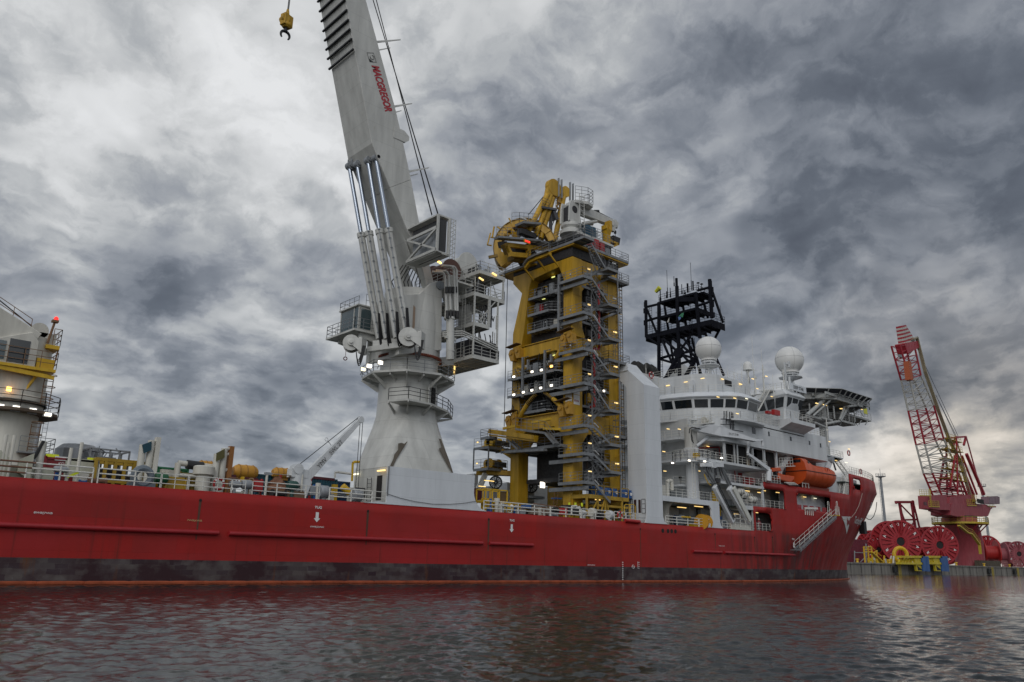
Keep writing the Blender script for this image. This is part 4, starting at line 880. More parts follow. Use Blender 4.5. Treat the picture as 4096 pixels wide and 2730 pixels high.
def tower_clutter():
 # pipes, cable trays, brackets and small cabinets packed between the legs
 rr=random.Random(31);mats=[darkmod,steel,darkmod,M('brown_steel',(.09,.06,.035),.7),greyp,yellow,M('dark_hose_grey',(.05,.05,.052),.6)]
 for k in range(26):
  x=rr.uniform(71.9,76.5);z0=rr.uniform(11,33);b=MB();b.tube((x,66.35,z0),(x,66.35,z0+rr.uniform(2,8)),rr.uniform(.04,.13),n=6);b.build('riser_pipe',rr.choice(mats),tw)
 for k in range(30):
  x=rr.uniform(71.9,75.6);z0=rr.uniform(11,37);w=rr.uniform(.4,1.4);b=MB();b.box(x,x+w,66.2,66.9,z0,z0+rr.uniform(.3,1.5));b.build('junction_box',rr.choice(mats),tw)
 for k in range(24):
  y=rr.uniform(68.4,74.6);z0=rr.choice([12.5,20.8,23.1,25.4,31.6,34.0,36.3]);h=rr.uniform(.8,1.9);b=MB();b.box(XA+.95,XA+1.25,y,y+rr.uniform(.2,.8),z0,z0+h);b.build('control_cabinet',rr.choice(mats+[redeq,offwhite]),tw)
 for k in range(16):
  x,y=rr.choice([(78.65,66.9),(79.7,67.2),(78.7,68.6),(80.0,68.0)]);z0=rr.uniform(9,30);b=MB();b.tube((x,y,z0),(x+rr.uniform(-.1,.1),y,z0+rr.uniform(4,10)),rr.uniform(.05,.14),n=6);b.build('riser_pipe',rr.choice(mats),tw)
 for k in range(14):
  a=V(XA-.3,rr.uniform(67.8,75.5),rr.uniform(20.6,28));b=MB();pts=[a+V(0,u*rr.uniform(.6,1.6),-1.6*math.sin(u*3.14)) for u in np.linspace(0,1.2,6)];b.path(pts,.06,5);b.build('hydraulic_hose',rubber,tw)
 for z0 in (10.6,14.2):
  b=MB();b.box(XA+1.8,XB+.2,66.1,67.2,z0,z0+.12);b.beam((XA+1.7,66.1,z0),(XB,66.1,z0),.1,.3);o=b.build('working_deck',steel,tw);b=MB();b.rail([(XA+1.8,66.1,z0),(XB,66.1,z0)],1.1,3,1.0,.028);b.build('railing',steel,o)
 for z0 in (31.6,34.0,36.4,20.8,23.2,25.5):
  b=MB();b.box(XA+1.8,XB,66.05,67.2,z0-.1,z0);b.beam((XA+1.7,66.05,z0-.1),(XB,66.05,z0-.1),.1,.3);o=b.build('working_deck',steel,tw);b=MB();b.rail([(XA+2.6,66.05,z0),(XB,66.05,z0)],1.1,3,1.0,.028);b.build('railing',steel,o)
tower_clutter()
def tower_top():
 zd=41.75;X0,X1=69.6,80.4
 b=MB();b.box(X0+.4,XB+2.2,66.0,77.2,40.0,zd-.55);b.build('top_frame',darkmod,tw)
 b=MB();b.box(X0,X1,65.4,72.5,zd-.45,zd-.12);b.box(X0,X0+4,72.5,79.6,zd-1.3,zd-1.0)
 b.build('top_deck',yellow,tw)
 o=platform(tw,X0-.05,X1,65.35,72.5,zd,'anf',th=.1);o2=platform(tw,X0-.1,X0+4,72.5,79.7,zd-.9,'ap',th=.1)
 platform(tw,X0-.2,71.2,63.4,65.3,zd,'an')
 # curved track on the aft edge
 P=[AX(*F4(*p),67.4) for p in ((512,945),(560,880),(640,840),(700,820),(770,790))]
 b=MB()
 for u,w in zip(P[:-1],P[1:]):b.beam(u,w,.5,.22);b.rail([u,w],1.1,3,1.2,.028)
 b.build('curved_walkway',steel,tw)
 b=MB()
 for u,w in zip(P[:-1],P[1:]):b.beam(u+V(.3,0,-.35),w+V(.3,0,-.35),.45,.35)
 for u in P[::2]:b.beam(u+V(.2,0,-.5),u+V(1.7,-.1,-1.7),.14,.2)
 b.build('walkway_support',yellow,tw)
 # machinery house with the white knuckle crane on it
 p=AY(*Fc2(430,960),65.9);q=AY(*Fc2(780,1110),65.9)
 zt_=AY(*Fc2(330,905),65.9).z;b=MB();b.box(71.4,77.6,66.0,71.0,zd,zt_-.3);b.build('winch_house',darkmod,tw)
 b=MB();b.box(71.1,77.9,65.8,71.3,zt_-.3,zt_);o=b.build('winch_house_roof',crane_white,tw)
 b=MB();b.rail([(71.1,71.2,zt_),(71.1,65.85,zt_),(77.9,65.85,zt_),(77.9,71.2,zt_)],1.1,3,1.2,.028);b.build('railing',steel,o)
 rr=random.Random(5)
 for k in range(5):x=71.8+1.1*k;b=MB();b.box(x,x+.8,65.7,66.0,zd+.1,zd+rr.uniform(1.0,1.7));b.build('control_cabinet',rr.choice([offwhite,greyp,redeq]),tw)
 return zt_,zd
ZR,ZD=tower_top()
def knuckle_crane():
 c=AY(*Fc2(295,850),67.6);k=thing('knuckle_boom_crane','small white knuckle-boom crane on top of the yellow tower, arm folded to the right','crane',(c.x,c.y,ZR))
 zt_=AY(*Fc2(330,410),67).z;h=zt_-ZR
 b=MB();b.lathe((c.x,c.y,ZR),(0,0,1),[(1.5,0),(1.5,.5),(1.1,.8),(1.35,1.1),(1.35,1.5),(1.0,1.7)],20);b.build('crane_base',crane_white,k,smooth=True)
 b=MB()
 for dy in (-.75,.75):b.prism([(c.x-1.3,ZR+1.5),(c.x+1.2,ZR+1.5),(c.x+.9,ZR+h*.6),(c.x+1.1,ZR+h),(c.x-1.0,ZR+h),(c.x-1.2,ZR+h*.8)],'y',c.y+dy-.12,c.y+dy+.12)
 b.build('crane_column',crane_white,k,bevel=.05)
 b=MB();b.box(c.x-.8,c.x+.6,c.y-.6,c.y+.6,ZR+1.6,ZR+h*.85);b.tube((c.x-.2,c.y-.9,ZR+h*.75),(c.x-.2,c.y+.9,ZR+h*.75),.5,n=14);b.build('winch',darkmod,k)
 b=MB();pl=[(c.x-.2,c.y-1.0),(c.x+1.4,c.y-1.8),(c.x+2.6,c.y-1.6),(c.x+3.0,c.y-.6),(c.x+2.8,c.y+.8),(c.x-.2,c.y+.8)];b.prism(pl,'z',zt_-.15,zt_+.25);o=b.build('top_platform',crane_white,k)
 b=MB();b.rail([(x,y,zt_+.25) for x,y in pl[:-1]],2.0,4,1.0,.03);b.build('railing',steel,o)
 b=MB();b.ladder((c.x+.5,c.y-1.5,ZR+.4),(c.x+.5,c.y-1.5,zt_+1),.9,(1,0,0),.05,.6)
 b.build('ladder',crane_white,k)
 A=AY(*Fc2(480,570),67.4);B=AY(*Fc2(1060,810),67.4);b=MB();b.beam(A,B,.8,1.35,.7,1.0);b.beam(A+V(-1.2,0,.4),A+V(.2,0,0),.7,1.1);b.build('boom',crane_white,k,bevel=.05)
 b=MB();b.beam(A.lerp(B,.45)+V(0,0,.75),B+V(0,0,.5),.3,.25);b.tube(A.lerp(B,.4)+V(0,0,.7),A.lerp(B,.55)+V(0,0,1.0),.2,n=8);b.build('hose_tray',rubber,k)
 C=AY(*Fc2(1050,950),67.4);b=MB();b.beam(B+V(.15,0,.1),C+V(.1,0,0),.7,.8,.4,.5);b.lathe(B+V(.4,-.25,.1),(0,1,0),[(.55,0),(.55,.5)],18);D=AY(*Fc2(1145,890),67.4);b.beam(B+V(.4,0,-.3),D,.2,.2);b.beam(D,D+V(.3,0,.9),.1);b.build('jib',crane_white,k)
 P_=AY(*Fc2(520,810),67.3);Q_=AY(*Fc2(760,765),67.3);b=MB();b.tube(P_,Q_,.26,n=12);b.tube(P_+V(-.6,.5,-.2),Q_+V(-.2,.5,-.35),.2,n=10);b.build('luffing_cylinder',crane_white,k,smooth=True)
 b=MB();b.tube(zt_v(A,zt_),B+V(.3,0,.6),.04,n=5);b.build('hoist_rope',rope,k)
 # basket hanging from the jib
 T_=AY(*Fc2(1117,930),67.4);bk=thing('hanging_winch_box','small dark box hanging on a wire from the white tower-top crane','box',AY(*Fc2(1105,1200),67.4))
 e=AY(*Fc2(1105,1200),67.4);b=MB();b.prism([(e.x-.5,e.z),(e.x+.5,e.z),(e.x+.75,e.z+1.1),(e.x-.75,e.z+1.1)],'y',67.0,67.9);b.build('box_body',darkmod,bk)
 b=MB();b.tube(V(e.x+.1,67.4,e.z+1.1),T_,.035,n=5);b.cbox(V(e.x+.1,67.4,e.z+1.9),.25,.25,.4);b.build('wire',rope,bk)
 # yellow boom rest
 r0=AY(*Fc2(955,1290),66.6);r1=AY(*Fc2(955,800),66.6);br=thing('boom_rest','yellow forked post holding up the white crane arm on the tower top','boom rest',(r0.x,66.6,ZD))
 b=MB();b.beam((r0.x,66.6,ZD),(r0.x,66.6,r1.z-1.8),.75);b.beam((r0.x,66.6,r1.z-1.8),(r0.x,66.6,r1.z-1.1),.75,.75,1.15,.9);b.box(r0.x-.6,r0.x-.35,66.1,67.0,r1.z-1.1,r1.z-.5);b.box(r0.x+.1,r0.x+.6,66.1,67.0,r1.z-1.1,r1.z+.3);b.build('post',yellow,br)
 a=AY(*Fc2(985,1110),66.4);z_=AY(*Fc2(1165,1190),66.4);y_=AY(*Fc2(1010,1260),66.4);b=MB();b.beam(a,z_,.25);b.beam(z_,y_,.25);b.build('side_bracket',yellow,br)
 # blue container behind
 u=AY(*Fc2(545,1000),68.6);w=AY(*Fc2(755,850),68.6);bc=thing('blue_skip','blue ribbed steel skip on the tower top under the white crane','skip',(u.x,68.6,ZR))
 b=MB();x1=AY(*Fc2(755,990),67.2).x;z1=AY(*Fc2(650,850),67.2).z;x0=AY(*Fc2(560,900),67.2).x
 b.box(x0,x1,67.2,69.2,ZR,z1)
 for k in range(8):z=ZR+.2+(z1-ZR-.3)*k/8;b.box(x0-.04,x1+.04,67.14,67.2,z,z+.1)
 b.build('skip_body',M('blue_skip_paint',(.02,.10,.17),.5,dirt=.3),bc)
 b=MB();b.rail([(x0+.5,66.4,ZR),(x1+.5,66.4,ZR),(x1+.5,69,ZR)],1.8,4,1.3,.03);b.build('guard_rail',steel,bc)
def zt_v(A,z):return V(A.x,A.y,z+.1)
knuckle_crane()
def gooseneck():
 for nm,lb,head,legs,foot in (('yellow_derrick','yellow derrick with a rounded sheave head and hook block above the curved chute',(1150,150),((1030,240),(1085,250),(1120,300)),((845,600),(935,650),(1005,680))),
                                 ('yellow_derrick','yellow derrick leg with twin grey sheave plates, right beside the white knuckle crane',(1340,215),((1300,260),),((1185,830),))):
  yy=71.5;H=AY(*Fc1(*head),yy);g=thing(nm,lb,'derrick',(H.x,yy,ZD))
  for l,f in zip(legs,foot):
   b=MB();p=AY(*Fc1(*l),yy);q=AY(*Fc1(*f),yy+(.0));b.tube(p,q,.38,n=10);d=(q-p).normalized();b.tube(q,q+d*3.0,.36,n=10);b.build('strut',yellow,g,smooth=True)
  r=1.25 if len(legs) > 1 else .8
  b=MB();b.lathe(H+V(-.3,-.35,0),(0,1,0),[(r,0),(r,.7)],18);b.beam(H+V(-.6,0,0),AY(*Fc1(*legs[0]),yy)+V(0,0,-.2),.7,1.6,.6,.8);b.build('sheave_head',yellow,g)
  b=MB()
  for dx in (.35,.95):b.beam(H+V(dx,-.4,-1.2),H+V(dx,-.4,1.6),.3,.12)
  b.build('sheave_plate',greyp,g)
  if len(legs) > 1:
   k1=AY(*Fc1(1215,270),yy);b=MB();b.beam(H+V(0,0,-1.3),k1+V(0,0,.4),.5,.5);b.tube(k1+V(0,0,.3),k1+V(0,0,-1.1),.3,n=10);b.torus(k1+V(0,0,-1.6),(0,1,0),.35,.13,14,6);b.build('hook_block',pad,g)
   b=MB();b.tube(AY(*Fc1(1035,190),yy),AY(*Fc1(712,582),72.5),.06,n=5);b.build('stay_wire',rope,g)
   b=MB();b.tube(AY(*Fc1(1215,380),yy),AY(*Fc1(1110,760),71),.035,n=5);b.build('fall_wire',rope,g)
   p=AY(*Fc1(900,470),yy);q=AY(*Fc1(1140,510),yy);b=MB();b.beam(p,q,1.2,.3);b.rail([p+V(0,-.6,.1),p+V(1.2,-.6,.1)],1.3,3,1,.03);b.rail([q+V(-.3,-.6,.1),q+V(.4,-.6,-.1)],1.6,4,.5,.03);b.beam(q+V(-.4,0,-.3),q+V(.2,0,-1.4),1.0,.6);b.beam(q+V(-.6,0,-.3),q+V(-.7,0,-4.0),.35,.35);b.build('access_platform',M('dark_grey_steel',(.10,.10,.11),.6,dirt=.3),g)
  else:
   b=MB();b.tube(AY(*Fc1(1235,440),yy),AY(*Fc1(1115,740),yy),.06,n=5);b.build('stay_wire',rope,g)
gooseneck()
def chute():
 C=AY(*Fc1(660,1130),73.0);t=V(.72,-.69,0).normalized();n=V(-.69,-.72,0).normalized();R=132/3200*102.2
 g=thing('laying_chute','large yellow C-shaped guide wheel with grey walkways, overhanging the tower top to the left','chute',(C.x,C.y,ZD-1))
 def pt(a,r,d=0):a=math.radians(a);return C+t*(r*math.cos(a))+V(0,0,r*math.sin(a))+n*d
 def ring(r0,r1,d0,d1,a0,a1,m=40,nm='ring_plate',mat=yellow):
  b=MB();P=[]
  for k in range(m+1):
   a=a0+(a1-a0)*k/m;rr0=r0(a) if callable(r0) else r0;P += [pt(a,rr0,d0),pt(a,r1,d0),pt(a,r1,d1),pt(a,rr0,d1)]
  F=[]
  for k in range(m):
   o=4*k
   for i in range(4):F.append((o+i,o+(i+1) % 4,o+4+(i+1) % 4,o+4+i))
  F += [(0,1,2,3),(4*m,4*m+1,4*m+2,4*m+3)];b.add(P,F);return b.build(nm,mat,g,smooth=True)
 inner=lambda a:R*(.77 if a < 190 else .77-.33*min(1,(a-190)/22))
 ring(inner,R*.985,.15,.30,17,222);ring(inner,R*.985,-1.5,-1.35,17,222)
 ring(R*.93,R,-1.45,.25,15,214,nm='outer_rim');ring(R*.985,R*1.01,-1.55,.45,15,216,nm='rim_band',mat=M('worn_yellow_brown',(.25,.15,.02),.6,dirt=.4))
 b=MB();b.add([pt(205,R*1.0,.4),pt(214,R*1.0,.4),pt(219,R*1.06,-.5),pt(205,R,-1.4)],[(0,1,2),(1,3,2),(0,2,3),(0,3,1)]);b.build('rim_tip',M('worn_yellow_brown',(.25,.15,.02),.6),g)
 for a in (38,60,118,133,152):b=MB();b.beam(pt(a,R*.78,.35),pt(a,R*.99,.35),.14,.3);b.build('stiffener',yellow,g)
 for a in (118,142,20):b=MB();b.beam(pt(a,R*.98,.3),pt(a,R*1.13,.3),.18,.18);b.build('rim_horn',yellow,g)
 for (a0,r0),(x,y) in (((125,.8),(490,880)),((145,.8),(400,900)),((60,.78),(830,960)),((75,.78),(680,900)),((35,.8),(930,1010)),((28,.8),(1050,1000))):
  b=MB();b.beam(pt(a0,R*r0),AY(*Fc1(x,y),C.y),.28);b.build('spoke',yellow,g)
 def seg(p,q,w,h,mt,nm,dy=0):
  b=MB();b.beam(AY(*Fc1(*p),C.y+dy),AY(*Fc1(*q),C.y+dy),w,h);return b.build(nm,mt,g)
 seg((350,1075),(850,1130),.5,.55,yellow,'truss_beam',-1);seg((400,1230),(720,1260),.5,.6,yellow,'truss_beam',-1);seg((360,1080),(430,1230),.4,.4,yellow,'truss_beam',-1);seg((715,1130),(715,1260),.4,.6,yellow,'truss_beam',-1);seg((850,1130),(1050,1140),.5,.5,yellow,'truss_beam',-1)
 seg((430,1160),(700,1200),1.6,1.0,darkmod,'truss_core',.5);seg((420,1300),(640,1330),1.2,.5,M('worn_yellow_brown',(.25,.15,.02),.6),'truss_bottom',0);seg((235,1075),(350,1070),.5,.8,darkmod,'truss_core',.5);seg((480,900),(600,880),1.0,.9,yellow,'winch_block',0);seg((310,1160),(370,1130),.5,1.4,M('worn_yellow_brown',(.25,.15,.02),.6),'truss_bottom')
 seg((600,1350),(760,1180),1.4,1.2,darkmod,'truss_core',.8);seg((700,1080),(1120,1090),1.2,.5,darkmod,'truss_core',1.0)
 # walkways
 for pts in (((190,955),(880,1015),1.3),((880,1030),(1130,1065),1.0)):
  p,q=AY(*Fc1(*pts[0]),C.y-1.6),AY(*Fc1(*pts[1]),C.y-1.6);b=MB();b.beam(p,q,1.0,.26);o=b.build('walkway',steel,g);b=MB();b.rail([p+V(0,0,.1),q+V(0,0,.1)],1.45,3,1.0,.028);b.build('railing',steel,o)
 c=AY(*Fc1(565,725),C.y-2.0);d=AY(*Fc1(860,750),C.y-2.0);b=MB();b.beam(c,d,1.6,.3);o=b.build('walkway',steel,g);b=MB();b.rail([c+V(0,0,.1),d+V(0,0,.1)],1.5,3,.9,.03);b.rail([c+V(-.6,.8,.1),c+V(0,0,.1)],1.5,3,.9,.03);b.build('railing',steel,o);b=MB();b.beam(c+V(0,.3,-.2),AY(*Fc1(500,850),C.y-1),.12);b.box(c.x+.3,d.x-.2,c.y-.1,c.y+.8,c.z-1.2,c.z-.5);b.build('hanger',darkmod,o)
 for x in (640,780):lampbox(o,AY(*Fc1(x,640),C.y-1.3),letterw,.9,.18,'tube_lamp')
 p=AY(*Fc1(703,1018),C.y-2.4);b=MB();b.cbox(p+V(0,.1,0),1.1,.1,.5);s=b.build('display_frame',yellow,g);b=MB();b.cbox(p,.85,.06,.22);b.build('red_display',redlamp,s)
 b=MB();P=[AY(*Fc1(*q),C.y-1) for q in ((150,775),(120,950),(40,1075),(90,880),(95,950),(105,1085))];b.path([P[0],P[1]],.12,6);b.path([P[3],P[2],P[5]],.1,6);b.path([P[4],AY(*Fc1(185,960),C.y-1)],.08,5);b.build('bumper_tube',yellow,g)
 p=AY(*Fc1(60,1280),C.y);b=MB();b.beam(p,p+V(.9,-.7,.3),.3,.35);b.build('stub_arm',M('worn_yellow_brown',(.25,.15,.02),.6),g)
chute()
def lower_decks():
 # port-side winch platforms beside the tower foot
 k=thing('winch_platform','grey two-storey railed winch platform with yellow winches, left of the tower foot','platform',(70,80,13))
 yn=78.6;c=AY(*F6(290,700),yn);x0=c.x;yf=AX(*F6(104,715),x0).y;x1=AY(*F6(530,715),yn).x
 for z,xx in ((c.z,x1),(AY(*F6(300,430),yn).z,x1+.5)):
  o=platform(k,x0,xx,yn,yf,z,'anf',name='deck_grating',h=1.25)
  b=MB();w=AY(*F6(400,560),yn).z-c.z
  for (ya,r) in ((yn+1.0,.55),(yf-1.4,.45)):b.lathe((x0+1.0,ya,z+.75),(1,0,0),[(r*1.3,0),(r*1.3,.1),(r,.12),(r,1.6),(r*1.3,1.62),(r*1.3,1.7)],16)
  b.box(x0+.6,x0+3.2,yn+.7,yf-.9,z+.02,z+.35);b.build('winch',yellow2 if z > c.z else yellow,o)
  for ya in (yf-.8,yn+2.3):lampbox(o,V(x0-.02,ya,z+.75),warmlamp,.1,.14,'tube_lamp')
  b=MB();b.box(x0+1.2,xx-.1,yn+.05,yn+.12,z+.3,z+1.0);b.build('mesh_panel',dgrey,o)
 for y in (yn,yf):b=MB();b.beam((x0,y,c.z),(x0,y,AY(*F6(300,430),yn).z),.14);b.build('corner_post',steel,k)
 b=MB();b.beam((x0+1,yn+1.5,c.z-.3),(XA+1.5,77,c.z-.5),.4,.6);b.beam((x0+1,yn+3.5,c.z-.3),(XA+2.5,77,c.z-.5),.4,.6);b.beam((x0+2,yn+.8,c.z+3.0),(XA+1,76.9,c.z+1.2),.4,.5);b.build('support_beam',yellow,k)
 # main deck of the tower between the legs
 zz=AY(*F6(600,505),70).z;o=platform(tw,XA-1.2,XB,66.9,77.6,AX(*F6(690,470),XA-1).z,'a');
 b=MB();b.box(XA+1.0,XB+.5,67.2,75,11.6,12.1);b.box(XA+2.6,XB,67.4,74.5,12.1,16.5);b.build('tensioner_frame',darkmod,tw)
 # yellow beam crane lying above
 p,q=AX(*F6(320,240),XA-2.5),AX(*F6(890,320),XA-2.5);b=MB();b.beam(p,q,.8,.55);b.beam(p+V(0,0,-.5),q+V(0,0,-.4),.5,.2);b.build('gantry_beam',yellow,tw)
 o=platform(tw,XA-3.4,XA-2.2,p.y-1.0,p.y+.9,p.z-.9,'anp');
 for a_,b_ in (((480,205),(640,170)),((840,130),(1075,80)),((985,203),(1200,210))):u,w=AX(*F6(*a_),XA-1.9),AX(*F6(*b_),XA-1.9);b=MB();b.beam(u,w,.22,.3);b.build('davit_arm',yellow2,tw)
 # inclined walkway with rail on the aft side
 P=[AX(*F6(*p),XA-1.6) for p in ((660,215),(1030,265),(1150,400))]
 for u,w in zip(P[:-1],P[1:]):
  b=MB();b.beam(u,w,.9,.26);o=b.build('walkway',steel,tw);b=MB();b.rail([u+V(-.4,0,.1),w+V(-.4,0,.1)],1.35,3,1.1,.028);b.build('railing',steel,o)
 P=[AX(*F6(*p),XA-1.9) for p in ((520,500),(720,480),(1010,470))];b=MB();b.beam(P[0],P[2],.6,.3);b.build('walkway',steel,tw)
 P=[AX(*F6(*p),XA-1.7) for p in ((560,350),(690,470))];b=MB();b.stair(P[0],P[1],(1,0,0),.8);b.build('stair_flight',steel,tw)
 b=MB();b.prism([(77.3,19.8),(77.3,17.0),(75.6,16.8),(75.2,19.8)],'x',XA-.6,XA-.02);b.build('knee_plate',yellow,tw)
 # guide wires hanging outside the tower
 w1=thing('hoist_wire','long thin black wire hanging down from the tower top along its left side','wire',AY(2012,1700,78.5));b=MB();p=AY(2030,1115,78.6);q=AY(2008,1706,78.6);b.tube(p,V(p.x,p.y,q.z),.05,n=5);b.build('wire',rope,w1)
lower_decks()
# ---------------------------------------------------------------- deckhouse, parts of the ship
def G1(x,y):return (2430+x/3.137,1050+y/3.137)
def G2(x,y):return (2430+x/3.485,1450+y/3.485)
def G3(x,y):return (2930+x/3.137,1350+y/3.137)
def G4(x,y):return (2430+x/3.92,1750+y/3.92)
def G5(x,y):return (2930+x/2.85,1750+y/2.85)
def HH(x,y):return (3200+x/7.128,1540+y/7.128)
def KK(x,y):return (2640+x/5.602,1880+y/5.602)
def LL(x,y):return (3000+x/5.6,1780+y/5.6)
hw=M('deckhouse_white',(.66,.68,.69),.42,dirt=.18,seam=.2,rust=.04,scale=.7,rustcol=(.32,.22,.14))
maindeck=M('deck_green',(.05,.07,.06),.7,dirt=.3)
def sp(name,mat,build,smooth=False,bevel=0,parent=None):
 b=MB();build(b);return b.build(name,mat,parent or ship,smooth=smooth,bevel=bevel)
def tube_lamp(px,py,y=None,x=None,L=.6,mt=None,parent=None):
 p=AY(px,py,y) if y is not None else AX(px,py,x);b=MB()
 if y is not None:b.cbox(p,L,.08,.09)
 else:b.cbox(p,.08,L,.09)
 return b.build('tube_lamp',mt or warmlamp,parent or ship)
def loftz(b,plans,zs):
 n=len(plans[0]);P=[(x,y,z) for pl,z in zip(plans,zs) for x,y in pl]
 F=[(j*n+i,j*n+(i+1) % n,(j+1)*n+(i+1) % n,(j+1)*n+i) for j in range(len(zs)-1) for i in range(n)]+[tuple(range(n)),tuple((len(zs)-1)*n+i for i in range(n))]
 return b.add(P,F)
def deckpoly(b,x0,x1,z0,z1):
 pl=[(x,YC-min(hb(x,z0),12.4)+.25) for x in np.linspace(x0,x1,26)];b.prism(pl+[(x,2*YC-y) for x,y in pl[::-1]],'z',z0,z1)
def superstructure():
 # decks of the hull
 sp('main_deck',maindeck,lambda b:(b.box(XST+.3,96,62.2,86.8,6.6,6.8),deckpoly(b,96,150,6.6,6.8)))
 def foredeck(b):
  for (x0,x1,z) in ((93,118,10.1),(106,140,13.75)):deckpoly(b,x0,x1,z-.15,z)
  pl=[(x,YC-hb(x,16.0)+.25) for x in np.linspace(132,161.5,24)];b.prism(pl+[(x,2*YC-y) for x,y in pl[::-1]],'z',15.9,16.05)
 sp('upper_deck',maindeck,foredeck)
 # core block
 sp('wall',hw,lambda b:b.box(93.2,128.8,66.0,84.5,6.85,19.0))
 sp('wall',hw,lambda b:(b.box(84.0,92.8,67.5,80,6.85,9.6)))
 # upper block flush with the side
 def up(b):
  b.prism([(94.6,63.6),(96.2,62.0),(126.2,62.0),(127.0,62.6),(127.0,86.5),(94.6,86.5)],'z',18.75,22.0)
  b.prism([(103.5,22.0),(103.5,22.5),(126.2,22.75),(126.2,22.0)],'y',62.0,62.2)
  b.prism([(93.5,22.0),(94.6,22.0),(94.6,18.8)],'y',66,84)
 sp('wall',hw,up)
 sp('wall',hw,lambda b:b.box(112,131.0,66.2,83,13.8,22.0))
 # promenade decks with rails
 for (x0,x1,y0,z) in ((90.5,107.6,62.1,15.95),(93.8,106.2,62.05,13.2)):
  sp('side_deck',hw,lambda b:(b.box(x0,x1,y0,66.2,z-.35,z),b.box(x0,93.3,66.2,78,z-.3,z-.02)))
  b=MB();b.rail([(x0,78,z),(x0,y0+.1,z),(x1,y0+.1,z)],1.05,3,1.3,.03);b.build('railing',railwhite,ship)
 for z in (19.0,12.6):
  sp('side_deck',hw,lambda b:b.box(90.8,93.3,65.5,78,z-.25,z));b=MB();b.rail([(90.9,78,z),(90.9,65.6,z),(93.3,65.6,z)],1.05,3,1.3,.03);b.build('railing',railwhite,ship)
 for z0,z1,ya,yb_ in ((15.95,18.9,69.0,72.0),(12.7,15.7,69.4,72.4),(10.2,12.5,69.6,71.8)):
  sp('stair_flight',hw,lambda b:b.stair((92.0,yb_,z0),(92.0,ya,z1),(1,0,0),.8))
 # dark openings below the white side band, posts between them
 def dk(p0,p1,y=65.92):a=AY(*p0,y);c=AY(*p1,y);return a.x,c.x,a.z,c.z
 for (xa,ya_,xb,yb_) in ((1645,1100,1750,1330),(1800,1110,1930,1300),(1990,1150,2085,1330)):
  p,q=AY(*G2(xa,ya_),63.2),AY(*G2(xb,yb_),63.2);sp('opening',darkin,lambda b:b.box(p.x,q.x,63.2,63.4,15.95,18.74))
 for (xa,ya_,xb,yb_) in ((235,1330,375,1480),(420,1380,520,1540)):
  p,q=AY(*G3(xa,ya_),63.2),AY(*G3(xb,yb_),63.2);sp('opening',darkin,lambda b:b.box(p.x,q.x,63.2,63.4,15.95,18.74))
 for px in (1622,1770,1795,2010):p=AY(*G2(px,1200),62.6);sp('post',hw,lambda b:b.box(p.x-.14,p.x+.14,62.4,62.7,16.0,18.75))
 for px in (25,385,535):p=AY(*G3(px,1400),62.6);sp('post',hw,lambda b:b.box(p.x-.14,p.x+.14,62.4,62.7,16.0,18.75))
 # windows of the side band
 for (x0,x1,y0,y1) in ((245,292,1130,1218),(447,468,1183,1242),(720,743,1245,1302),(957,977,1298,1352),(1096,1115,1330,1385)):
  p,q=AY(*G3(x0,y0),61.98),AY(*G3(x1,y1),61.98);z0,z1=sorted((p.z,q.z));sp('window',glass,lambda b:b.box(p.x,q.x,61.96,62.05,z0,z1))
  w=ship.children[-1]
 # aft bridge: facetted wheelhouse
 plan=[(93.3,84),(93.3,72.5),(94.2,68.6),(95.1,65.9),(96.4,64.2),(97.7,62.6),(98.9,61.5),(101.2,61.1),(104.3,61.4),(106.5,63.0),(106.5,84)]
 c=V(101,73,0)
 def grow(pl,d):return [(x+d*(V(x,y,0)-V(100.5,67.5,0)).normalized().x,y+d*(V(x,y,0)-V(100.5,67.5,0)).normalized().y) for x,y in pl]
 def par(b):loftz(b,[grow(plan,-.5),grow(plan,0),grow(plan,0),grow(plan,.35),grow(plan,.55)],[21.9,22.1,23.6,25.05,25.15])
 wh=sp('wheelhouse',hw,par)
 sp('roof',white_clean,lambda b:loftz(b,[grow(plan,.6),grow(plan,.75),grow(plan,-.35)],[25.15,25.3,26.1]),parent=wh)
 for i in range(1,9):
  a,d_=V(*plan[i],0),V(*plan[i+1],0) if i < 8 else V(*plan[9],0)
  L=(d_-a).length;k=max(1,round(L/2.4))
  for j in range(k):
   u=a.lerp(d_,(j+.08/1)/k);w=a.lerp(d_,(j+.92)/k);g0=grow([(u.x,u.y),(w.x,w.y)],.045+.035);g1=grow([(u.x,u.y),(w.x,w.y)],.045+.30)
   b=MB();P=[(g0[0][0],g0[0][1],23.75),(g0[1][0],g0[1][1],23.75),(g1[1][0],g1[1][1],24.9),(g1[0][0],g1[0][1],24.9)];Q=[(x*1+(100.5-x)*.008,y+(67.5-y)*.008,z) for x,y,z in P];b.add(P+Q,[(0,1,2,3),(4,5,6,7),(0,1,5,4),(2,3,7,6),(1,2,6,5),(0,3,7,4)]);b.build('window',glass,wh)
 b=MB();b.rail([(x,y,22.1) for x,y in grow(plan[1:9],.9)],1.05,3,1.2,.022);b.build('railing',railwhite,wh)
 sp('bridge_walkway',hw,lambda b:b.prism(grow(plan,1.0),'z',21.8,22.05))
 b=MB();b.rail([(x,y,26.0) for x,y in grow(plan[1:10],-.1)],1.1,3,1.2,.022);b.build('railing',railwhite,wh)
 # penthouse
 pp=[(93.9,84),(96.2,67.0),(97.2,65.0),(98.6,64.2),(107.8,64.3),(110,66),(110,84)]
 ph=sp('penthouse',hw,lambda b:b.prism(pp,'z',26.0,29.0))
 b=MB();b.rail([(x,y,29.0) for x,y in pp[:-1]],1.1,3,1.2,.024);b.build('railing',railwhite,ph)
